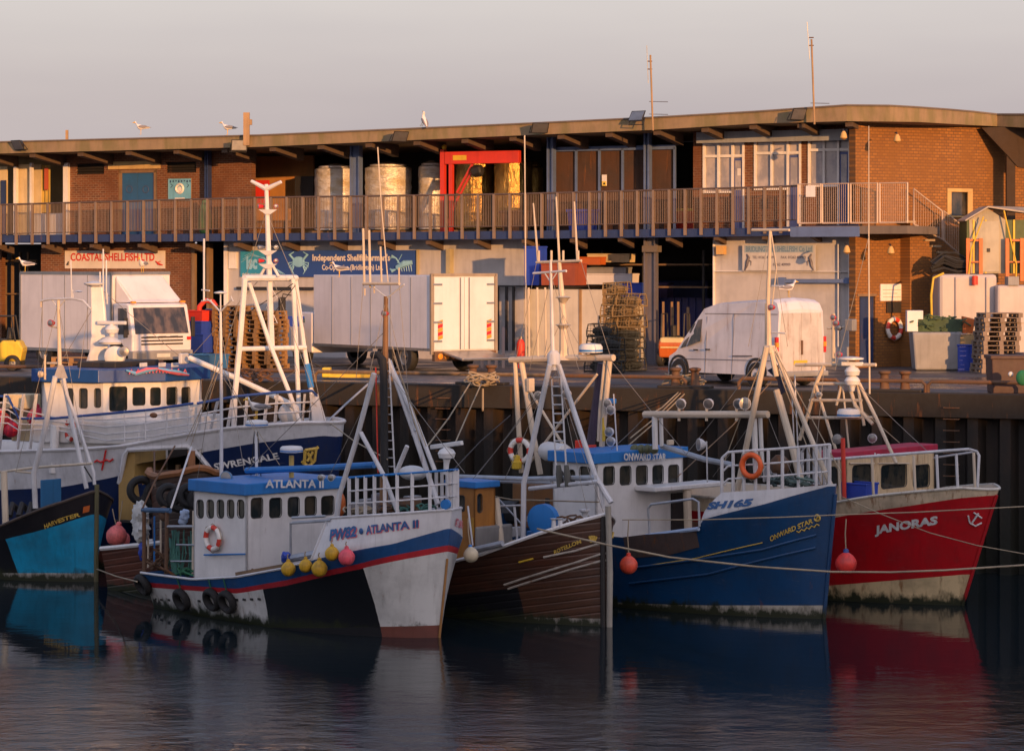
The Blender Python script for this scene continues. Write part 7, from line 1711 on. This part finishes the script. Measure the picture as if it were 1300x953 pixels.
MB().lathe([(.02, -.02), (.13, 0), (.02, .03)], Z(100, 370), n=12).build('masthead_disc', m_radar, H, True)
lamp(H, Z(65, 410), (.2, -1, 0), .09, m_lampr); tube(H, 'lamp_arm', [Z(65, 414), Z(74, 416)], .025, m_cream_r)
tube(H, 'small_staff', [Z(57, 450), Z(57, 482)], .03, m_cream_r); lamp(H, Z(52, 475), (-1, -.5, 0), .09, m_cream_r); tube(H, 'lamp_arm', [Z(60, 461), Z(74, 461)], .03, m_cream_r)
tube(H, 'cross_tie', [Z(0, 599), Z(46, 593), Z(117, 588)], .035, m_cream_r); tube(H, 'side_post', [Z(5, 598, -1), Z(7, 665, -1)], .085, m_cream_r)
tube(H, 'cross_tie', [Z(40, 600), Z(20, 598)], .03, m_cream_r); tube(H, 'diagonal_stay', [Z(107, 592, .3), Z(121, 615, .3)], .02, m_blk, 5)
MB().box(Z(52, 650, 0), Z(77, 607, .7)).build('blue_locker', paint('locker_blue', (.02, .14, .32), .5, .3), H, bevel=.03)
for i in range(3): tube(H, 'dark_gear', [Z(12+12*i, 655, 0), Z(16+12*i, 640, .2), Z(24+12*i, 648, .4)], .09, m_blk)
buoy('big faded pink buoy at the bow of the sky blue boat', P(148, 680, 50.2), .27, paint('buoy_pink', (.78, .17, .16), .5, .55, .15, w=3), None, (.2, 0, 1), 'pair of faded pink buoys', .55)
buoy('second faded pink buoy half hidden behind the big one', P(153, 685, 49.4), .25, paint('buoy_pink', (.78, .17, .16), .5, .55, .15, w=3), None, (-.3, 0, 1), 'pair of faded pink buoys', .5)

# =============================================================== long white and navy trawler along the quay
fr, S = boat('fishing_boat', 'long white and navy trawler with a tall white A frame at its bow', 420, 722, 22); frS = fr
hl = Hull(fr, 19, 5.4, [(-60, 577), (0, 573), (100, 570), (155, 566), (238, 551), (292, 543), (385, 536), (424, 536)], um=.6, bp=2.2, bq=1.7, wp=1.7, wq=1.1, wf=.8, stern=.85, rake=.35)
m_sb = hullmat('swren_navy', (.006, .018, .075), .3, .3, .15); m_sw = hullmat('swren_white', (.56, .57, .60), .4, .3, .4)
hS = hl.build(S, [.5, [(-60, 624), (0, 622), (80, 618), (147, 605), (200, 590), (250, 575), (326, 562), (410, 553), (428, 554)]], [hullmat('swren_boot', h_bot, .6, .4, .3), m_sb, m_sw], capmat=m_stain, capr=.05, sub=12)
# the shelter opening in the near side: the plating really is cut away there
poly = [(159, 571), (241, 567), (252, 576), (268, 596), (268, 618), (152, 613)]
def inside(x, y):
    c_ = False; n_ = len(poly)
    for i in range(n_):
        (xa_, ya_), (xb_, yb_) = poly[i], poly[(i+1) % n_]
        if (ya_ > y) != (yb_ > y) and x < (xb_-xa_)*(y-ya_)/(yb_-ya_)+xa_: c_ = not c_
    return c_
import bmesh
def cut(ob):
    bm = bmesh.new(); bm.from_mesh(ob.data)
    near = [f for f in bm.faces if f.calc_center_median().y < -.6 and abs(f.calc_center_median().x+9) < 6]
    bmesh.ops.subdivide_edges(bm, edges=list({e for f in near for e in f.edges}), cuts=3, use_grid_fill=True)
    kill = []
    for f in bm.faces:
        c_ = f.calc_center_median()
        if c_.y < -.4:
            q = fr.pix(c_)
            if inside(*q): kill.append(f)
    bmesh.ops.delete(bm, geom=kill, context='FACES'); bm.to_mesh(ob.data); bm.free()
cut(hS)
for o in list(S.children):
    if o.name.startswith('inner_bulwark'):
        bm = bmesh.new(); bm.from_mesh(o.data); bmesh.ops.delete(bm, geom=[f for f in bm.faces if f.calc_center_median().y < 0 and -14 < f.calc_center_median().x < -3], context='FACES'); bm.to_mesh(o.data); bm.free()
g = MB(); pts_ = [hl.onhull(x, y, .03) for x, y in poly]; g.tube([hl.onhull(152, 613, .03), pts_[0]+V((0, 0, -.1)), hl.onhull(163, 570, .03), hl.onhull(238, 566, .03), pts_[2], pts_[3]], .07, 6); g.build('opening_frame', m_sw, S, True)
x0_, x1_ = hl.onhull(150, 600).x, hl.onhull(272, 600).x
g = MB(); g.box((x0_-.3, -.6, .4), (x1_+.6, -.5, 3.3)); g.box((x0_, -2.6, 1.3), (x1_, -.6, 1.36)); g.build('shelter_interior', m_darkin, S)  # near-black sheets behind the opening stand in for its shade
MB().box((x0_+.02, -2.4, 1.36), (x0_+.5, -.7, 3.2)).build('tan_locker', paint('tan_board', (.34, .22, .07), .7, .3), S)
for k in range(1): MB().box((x0_+1.3+.9*k, -1.6, 1.36), (x0_+1.4+.9*k, -1.5, 2.8)).build('shelter_post', m_timber, S)
hl.text(S, 'SWRENGALE', [(273, 597), (355, 582), (352, 574), (271, 588)], m_wl, 'name_lettering', .03)
g = MB(); c_ = hl.onhull(393, 578, .03); e1 = (hl.onhull(400, 577, .03)-c_); 
for a_, b_ in (((386, 588), (387, 571)), ((387, 571), (401, 569)), ((401, 569), (399, 585)), ((399, 585), (392, 591)), ((392, 591), (386, 588)), ((383, 585), (386, 588)), ((404, 567), (401, 569)), ((390, 574), (396, 586)), ((397, 573), (390, 585))): g.tube([hl.onhull(*a_, .03), hl.onhull(*b_, .03)], .045, 5)
g.build('gold_crest', m_gold, S)
g = MB()
g.tube([hl.onhull(x, y, .03) for x, y in ((120.5, 586), (124, 583.5), (128, 586), (132, 585), (136, 583), (140, 585), (144, 582))], .028, 5); g.tube([hl.onhull(135, 571, .03), hl.onhull(130, 596, .03)], .026, 5); g.build('red_cross_mark', m_lampr, S)
# wheelhouse, round fronted
def pl(px, y): return (fr.ony(px, 540, y).x, y)
v0, v1 = pl(53, -2.2), pl(131, -2.2)
xm_ = fr.at(200, 500, 46.6); v2 = (v1[0]+1.05, -.9); v3 = (v1[0]+1.25, .9); v4 = (v1[0]+.6, 2.2); v5 = (v0[0], 2.2)
def facet_px(v): return fr.pix((v[0], v[1], 4))[0]
print('SW wheelhouse facets', [round(facet_px(v)) for v in (v0, v1, v2, v3, v4)])
zb, zt = 1.6, fr.ony(131, 485, -2.2).z
wins_f = [(139, 491, 161, 521), (168.5, 492, 184, 514), (191, 492, 205.5, 514), (211.5, 492, 224.5, 513), (230.5, 492, 241, 513)]
foot = [v0, v1, v2, v3, v4, v5]
fx = [facet_px(v) for v in foot]
fac = [[(85, 493, 93, 518), (101, 493, 111, 518), (120, 493, 128, 517)]]+[[w_ for w_ in wins_f if fx[i] < (w_[0]+w_[2])/2 < fx[i+1]] for i in (1, 2, 3)]
wheelhouse(S, fr, foot, zb, zt, fac, m_bw, .34, paint('trawler_roof_blue', (.008, .055, .22), .4, .25), .3, wr=.06)
g = MB(); 
def rt(px, py):      # points on the face of the curved roof fascia
    for (a_, b_) in ((v1, v2), (v2, v3), (v3, v4)):
        a3, b3 = V((a_[0], a_[1], 0)), V((b_[0], b_[1], 0)); U = (b3-a3).normalized(); Nn = U.cross(V((0, 0, 1))); a3 = a3+Nn*.34
        d = fr.ray(px, py); t_ = (a3-fr.c).dot(Nn)/d.dot(Nn); q = fr.c+d*t_; s_ = (q-a3).dot(U)
        if s_ <= (b3-a3).length+.12: return q
    return q
mw1 = paint('mural_pink', (.55, .12, .16), .5, .2); mw2 = paint('mural_blue', (.15, .38, .62), .5, .2)
for k, mt in ((0, mw2), (1, mw1)): tube(S, 'roof_scroll', [rt(160+k*4, 470+k*2), rt(172, 474), rt(186, 470-k), rt(200, 468), rt(214, 471), rt(226, 472+k*2), rt(240, 475+k)], [.02, .05, .06, .03, .06, .05, .02], mt, 5)
for i in range(9): g.tube([rt(164+8.5*i, 473+abs(i-4)*.5), rt(167+8.5*i, 467+abs(i-4)*.5), rt(169+8.5*i, 473+abs(i-4)*.5)], .022, 4)
g.build('roof_scroll_letters', mw1, S)
MB().box((v0[0]+.5, -1.2, zt+.33), (v1[0]-.2, 1.2, zt+.5)).build('roof_platform', m_blk, S, bevel=.03)
Z = lambda px, py, y=0.: fr.ony(px, py, y)
def fin():
    g = MB(); prof = [((110, 467), (143, 467)), ((117, 447), (137, 447)), ((119.5, 425), (135.5, 425)), ((119.5, 395), (134, 395)), ((119, 364), (131, 364))]
    vs = []
    for (a_, b_) in prof: p, q = Z(*a_), Z(*b_); vs += [p+V((0, -.18, 0)), q+V((0, -.05, 0)), q+V((0, .05, 0)), p+V((0, .18, 0))]
    fs = [(4*i+j, 4*i+(j+1) % 4, 4*i+4+(j+1) % 4, 4*i+4+j) for i in range(4) for j in range(4)]+[(3, 2, 1, 0), (16, 17, 18, 19)]
    g.add(vs, fs); return g.build('mast_fin', m_bw, S, False, .03)
fin()
MB().lathe([(.12, 0), (.28, .06), (.3, .1), (.05, .16)], Z(120, 364), n=16).build('radar_dome', m_radar, S, True)
for x0, yt, yb_ in ((131, 316, 378), (135, 330, 380), (127, 345, 375), (136, 372, 386)): tube(S, 'aerial', [Z(x0, yt), Z(x0, yb_)], .022, m_stain, 6)
radar_bar(S, Z(142, 417, -.3), (1, -.1, 0), .95); MB().lathe([(.3, -.06), (.34, 0), (.1, .16)], Z(140, 434, -.3), n=16).build('radar_tier', m_radar, S, True); MB().lathe([(.2, -.15), (.28, -.1), (.28, .1), (.2, .15)], Z(146, 452, -.4), (.3, -1, 0), 16).build('searchlight', m_radar, S, True)
lamp(S, Z(158, 446, -.6), (.4, -1, 0), .14, m_chrome)
for x in (170, 182, 206, 222): MB().box(Z(x-4, 466, -.3), Z(x+4, 460, .1)).build('roof_fitting', m_stain if x % 4 else m_blk, S, bevel=.02)
tube(S, 'derrick_boom', [Z(240, 454, -.6), Z(300, 480, -.4), Z(374, 515, -.2)], .075, m_bw); MB().box(Z(226, 462, -.6), Z(240, 448, -.2)).build('boom_crutch', m_stain, S, bevel=.03)
# lower deckhouse under the wheelhouse
MB().box((v0[0]-.2, -2.35, fr.ony(160, 567, -2.35).z+.05), (v1[0]+1.2, 2.3, fr.ony(131, 535, -2.35).z)).build('lower_deckhouse', m_bw, S, bevel=.04)
# rails
def rp(px, py): return fr.ony(px, py, -2.5)
for off, mt, r in ((0, m_navy, .035), (8, m_stain, .018), (17, m_stain, .018), (26, m_stain, .018), (34, m_stain, .018)):
    tube(S, 'side_rail', [rp(-10, 503+off), rp(10, 503+off), rp(24, 531+off*.8) if off == 0 else rp(24, 512+off), rp(66, 531) if off == 0 else rp(66, 524+off*.6), rp(135, 525+off*1.0), rp(190, 520+off), rp(245, 512+off)], r, mt)
for x in (3, 26, 42): MB().bar(rp(x+4, 500), rp(x-4, 572), .12, .03).build('broad_stanchion', m_stain, S)
for x in (105, 158, 185, 212, 240): tube(S, 'stanchion', [rp(x, 526-(x-105)*.1), rp(x, 566-(x-105)*.1)], .02, m_stain)
for x in (68,): tube(S, 'vent_trunk', [rp(70, 540), rp(68, 600)], .12, m_bw)
for off, mt, r in ((0, m_navy, .035), (14, m_stain, .022), (26, m_stain, .022)):
    tube(S, 'bow_rail', [hl_p for hl_p in [fr.ony(250, 512+off, -2.3), fr.ony(300, 503+off, -2.0), fr.ony(350, 498+off, -1.3), fr.ony(396, 496+off, -.2), fr.ony(402, 502+off, .3)]], r, mt)
for x, dx_ in ((255, 3), (270, -7), (292, -3), (338, -2), (352, 6), (314, 3), (387, 0), (396, 4)): MB().bar(fr.ony(x+max(0, -dx_), 507 if x < 300 else 500, -2.1+(x-250)*.014), fr.ony(x-3, 547-(x-250)*.08, -2.1+(x-250)*.014), .13 if x < 380 else .08, .03).build('broad_stanchion', m_stain, S)
m_bowf = MB(); rows = []
for t_ in range(6):
    a_ = t_/5; rows.append([fr.ony(lerp(393, 404, a_), lerp(502, 500, a_), lerp(-.3, .8, a_)), fr.ony(lerp(397, 415, a_), 536, lerp(-.3, .8, a_))])
m_bowf.grid(rows); m_bowf.build('bow_plating', m_bw, S, True)
# A frame
for pts_, y, r in (([(311, 354), (305, 430), (298, 505), (297, 545)], -1.2, .078), ([(315, 355), (344, 440), (368, 500), (381, 538)], -.6, .06), ([(372, 354), (376, 440), (379, 505), (380, 538)], .6, .066), ([(375, 354), (386, 440), (396, 500), (398, 535)], 1.0, .066)): tube(S, 'frame_leg', [Z(*p, y) for p in pts_], r, m_bw)
tube(S, 'frame_leg_blue_foot', [Z(389.5, 462, 1.0), Z(395, 492, 1.0)], .09, m_bblue)
tube(S, 'frame_top', [Z(310, 353, -1.2), Z(376, 353, 1.0)], .09, m_bw); tube(S, 'frame_tie', [Z(303, 443, -1.2), Z(388, 441, 1.0)], .065, m_bw)
tube(S, 'bow_mast', [Z(345, 445), Z(342, 350), Z(338, 234)], [.09, .08, .055], m_bw)
for s_ in (-1, 1): tube(S, 'mast_yoke', [Z(338, 240), Z(338+19*s_, 231 if s_ > 0 else 230)], [.07, .045], m_bw); tube(S, 'frame_strut', [Z(342, 330), Z(342+12*s_, 351)], .04, m_bw)
for y, w_ in ((267, 12), (319, 12), (336, 12)):
    MB().hexa([Z(340-3, y+5, -.1), Z(340+3, y+5, -.1), Z(340+3, y+5, .1), Z(340-3, y+5, .1)], [Z(340-w_, y-1, -.12), Z(340+w_, y-1, -.12), Z(340+w_, y-1, .12), Z(340-w_, y-1, .12)]).build('mast_tier', m_bw, S)
    for s_ in (-1, 1): lamp(S, Z(340+s_*10, y-5, 0), (s_, -1, 0), .06, m_lampr if y != 319 else m_chrome)
tube(S, 'mast_loops', [Z(344, 365), Z(352, 378), Z(338, 392), Z(344, 366)], .014, m_stain, 4); tube(S, 'mast_loops', [Z(345, 395), Z(352, 410), Z(344, 410)], .014, m_stain, 4)
for a_, b_, c_, d_ in ((372, 360, 310, 400), (375, 362, 346, 400), (300, 480, 330, 540)): tube(S, 'stay_wire', [Z(a_, b_), Z(c_, d_)], .012, m_blk, 4)
radome(S, Z(312, 522, 0), .01, .01) if False else None
MB().ball(Z(368, 525, 0), .35, (1, .6, .9), 10).build('vent_cowl', m_radar, S, True)
# stern clutter
for px, py, r, mt, lb in ((2, 538, .32, m_lampr, 'red ball fender at the far left behind the trawler rails'), (14, 545, .22, paint('fender_crimson', (.55, .02, .05), .5, .2), 'crimson fender second from the left behind the trawler rails'), (47, 530, .28, paint('fender_crimson', (.55, .02, .05), .5, .2), 'crimson fender right of the cream boxes'), (61, 542, .26, paint('fender_crimson', (.55, .02, .05), .5, .2), 'crimson fender nearest the trawler deckhouse')):
    buoy(lb, fr.M @ fr.ony(px, py, -1.6), r, mt, None, (0, 0, 1), 'red fenders on the trawler stern', .2)
t = thing('deck_box', 'cream wooden boxes stacked behind the trawler stern rail', 'box', fr.M @ Matrix.Translation(fr.ony(28, 560, -1.2))); MB().box((-.35, 0, 0), (.35, .6, .6)).build('lower_box', m_cream, t, bevel=.03); MB().box((-.5, -.1, .9), (.3, .5, 1.3)).build('upper_box', m_cream, t, bevel=.03); MB().box((-.2, 0, .6), (.2, .5, .9)).build('middle_box', m_timber, t)
lifebuoy('slim red and white lifebuoy seen edge on at the trawler deckhouse', fr.M @ fr.ony(89, 546, -2.45), fr.M.to_3x3() @ V((-.75, -1, 0)), .26, .06, ph=.2)
dup(gu, TR(fr.M @ fr.ony(325, 530, -1.0), 200, 0, 0, 1.15), 'gull standing at the trawler bow rail behind a radar dome')
MB().ball(fr.ony(195, 527, -2.6), .12, (1, .4, .6), 8).build('round_vent', m_rust, S, True)

# =============================================================== dark wooden boat hidden behind the near boat stern
fr, K = boat('fishing_boat', 'dark timber boat with a tan gunwale and old tyres, squeezed between two others', 250, 762, 72)
hl = Hull(fr, 3.2, 1.6, [(200, 605), (230, 600), (262, 594)], um=.5, wf=.8, stern=.7, rake=.3)
hl.build(K, [.3], [m_timb, hullmat('dark_planks', (.035, .022, .016), .6, .4, .3, None, True, 1)], inner=m_timber, capmat=paint('tan_gunwale', (.30, .12, .04), .6, .4), capr=.09)
tube(K, 'king_post', [fr.at(243, 572, 50.5), fr.at(243, 602, 50.5)], .10, paint('tan_gunwale', (.30, .12, .04), .6, .4)); 
for px, py, lb in ((179, 622, 'big old tyre hung on the trawler side under its shelter opening'), (200, 628, 'old tyre beside the big one under the shelter opening'), (196, 638, 'lowest old tyre right of the big one')):
    tyre(lb, P(px, py, 50.8), (.35, -1, .1), .27, .10, 'old tyres below the trawler shelter')
for i in range(5): tyre('old tyre in the dark row along the timber boat behind the stern gantry', P(214+13*i, 629+(i % 2)*5, 53), (.35, -1, .1), .22, .09, 'dark tyre row on the timber boat')
# small red brown boat with a white gunwale
fr, Q = boat('fishing_boat', 'low red brown boat with a white gunwale, mostly hidden behind the nearest boat', 262, 752, 28)
hl = Hull(fr, 2.5, 2.2, [(118, 696), (150, 694), (190, 690), (230, 685)], um=.5, wf=.8, stern=.9, rake=.3)
hl.build(Q, [.15], [m_timb, hullmat('red_brown_hull', (.075, .025, .015), .5, .4, .2, None, True, 1)], inner=m_timber, capmat=m_bw, capr=.06)
sackshape('bright blue bag hanging on the gunwale of the low red brown boat', 179, 699, fr, -1.2, .2, .42, m_fish, 'bag', 'bag')

# extra standing rigging on every boat: (boat, frame, list of x0, y0, x1, y1)
for rt_, f_, ws in ((A, frA, [(281, 400, 250, 612), (490, 380, 470, 470), (490, 378, 512, 470), (461, 362, 452, 480), (507, 362, 520, 520), (489, 420, 313, 597), (492, 470, 590, 600), (484, 470, 420, 600), (281, 420, 310, 597)]),
                    (W, frW, [(700, 350, 672, 470), (700, 350, 735, 470), (704, 460, 640, 610), (706, 462, 748, 660), (703, 470, 600, 610), (704, 470, 766, 650), (708, 470, 590, 620)]),
                    (O, frO, [(681, 334, 655, 456), (738, 333, 776, 455), (715, 400, 690, 455), (715, 400, 745, 455), (776, 458, 870, 575), (979, 300, 1000, 440), (976, 300, 950, 440), (975, 440, 870, 578), (984, 440, 1048, 612), (960, 527, 905, 605), (820, 528, 770, 575), (975, 528, 1010, 610)]),
                    (J, frJ, [(1046, 466, 1036, 570), (1103, 300, 1060, 470), (1090, 489, 1180, 575), (1035, 490, 1000, 600)]),
                    (H, frH, [(74, 384, 20, 600), (75, 390, 110, 590), (54, 383, 48, 470), (112, 388, 100, 480)]),
                    (S, frS, [(338, 268, 311, 354), (338, 268, 374, 354), (342, 340, 240, 455), (345, 350, 400, 500), (312, 356, 262, 520), (374, 360, 412, 535), (130, 370, 60, 488), (132, 370, 240, 462), (300, 520, 376, 470)])):
    for x0, y0, x1, y1 in ws:
        a_, b_ = f_.ony(x0, y0, 0), f_.ony(x1, y1, rnd.uniform(-.6, .3)); MB().tube(sag(a_, b_, rnd.uniform(.01, .06), 6), .0085, 4).build('stay_wire', m_wire, rt_, True)
# =============================================================== mooring lines
def line(label, pts_, r=.02, mat=None, name='mooring_line'):
    p = [P(*q) for q in pts_]
    if len(p) == 2: p = sag(p[0], p[1], .15, 10)
    o = MB().tube(p, r, 6).build(name, mat or m_rope, None, True, 0, loc=p[0]); tag(o, label, 'rope', 'mooring lines')
line('long pale mooring line sagging low across the blue and red hulls', [(682, 671, 57.5), (770, 691, 58.5), (850, 707, 58.5), (960, 719, 58), (1057, 725.5, 57.5), (1130, 726, 57), (1200, 723.5, 56.5), (1330, 715, 55)], .022)
line('upper pale mooring line running level from the timber bow to the right edge', [(790, 659.5, 57.5), (890, 659.5, 58), (1000, 656, 58), (1070, 653, 58), (1160, 650, 57), (1330, 641, 55)], .014)
line('thin line slanting down across the red hull letters', [(1068, 630, 56), (1118, 652, 56.5), (1180, 676, 56.5), (1240, 692, 55.5), (1330, 708, 54)], .011)
line('line from the quay post down to the right side of the near scanner', [(597, 486, 45.6), (570, 530, 49), (541, 568, 55)], .02)
line('line from the rope wound bollard down beside the timber boat boom', [(611, 487, 45.8), (594, 525, 49), (577, 564, 54)], .018)
line('dark line from the quay down to the trawler bow', [(478, 478, 45), (440, 512, 46), (398, 552, 47.4)], .03, m_alu)
line('yellowish line from the trawler bow down to the near boat mast', [(419, 537, 47.5), (450, 560, 51), (492, 583, 57)], .016, m_rope)
line('dark line running from the tall gantry block down to the near scanner', [(648, 527, 50.5), (610, 560, 53), (575, 597, 57)], .013, m_blk)
for i, (x0, x1, y1) in enumerate(((862, 818, 530), (866, 800, 556), (872, 790, 572))): line(['uppermost rope from the van side coil to the goalpost beam', 'middle rope from the van side coil to the blue boat roof', 'lowest rope from the van side coil to the blue boat roof'][i], [(x0, 497, 46.2), ((x0+x1)/2, (497+y1)/2+4-i, 48), (x1, y1, 50)], .017)
line('rope rising from the blue boat deck to the van side coil', [(990, 472, 46), (930, 540, 48.5), (860, 605, 51)], .014, m_timber)
line('short line from the sky blue stem toward the near boat stern', [(123, 722, 49.6), (147, 731, 52), (174, 738, 56)], .016)
line('rope end dangling down the quay face under the rope wound bollard', [(613, 493, 45.7), (613, 521, 45.75)], .03)
line('rusty stay with an orange sheen rising from the stern gantry', [(181, 645, 55.4), (196, 612, 55.2), (222, 566, 54)], .02, m_rust, 'rope_stay')
line('white and rust stay rising to the right from the stern gantry', [(217, 645, 55.4), (228, 612, 55.2), (243, 567, 54)], .024, m_stain, 'rope_stay')
line('brown rope hanging from the trawler opening to the stern gantry', [(196, 572, 50), (196, 600, 51), (197, 618, 52)], .022, m_rust, 'rope_stay')
for o in bpy.data.objects:
    if o.parent is None and o.type == 'MESH' and 'label' not in o.keys() and 'kind' not in o.keys(): print('UNTAGGED', o.name)
    if 'label' in o.keys() and len(o['label'].split()) > 16: print('LONG', len(o['label'].split()), o['label'])
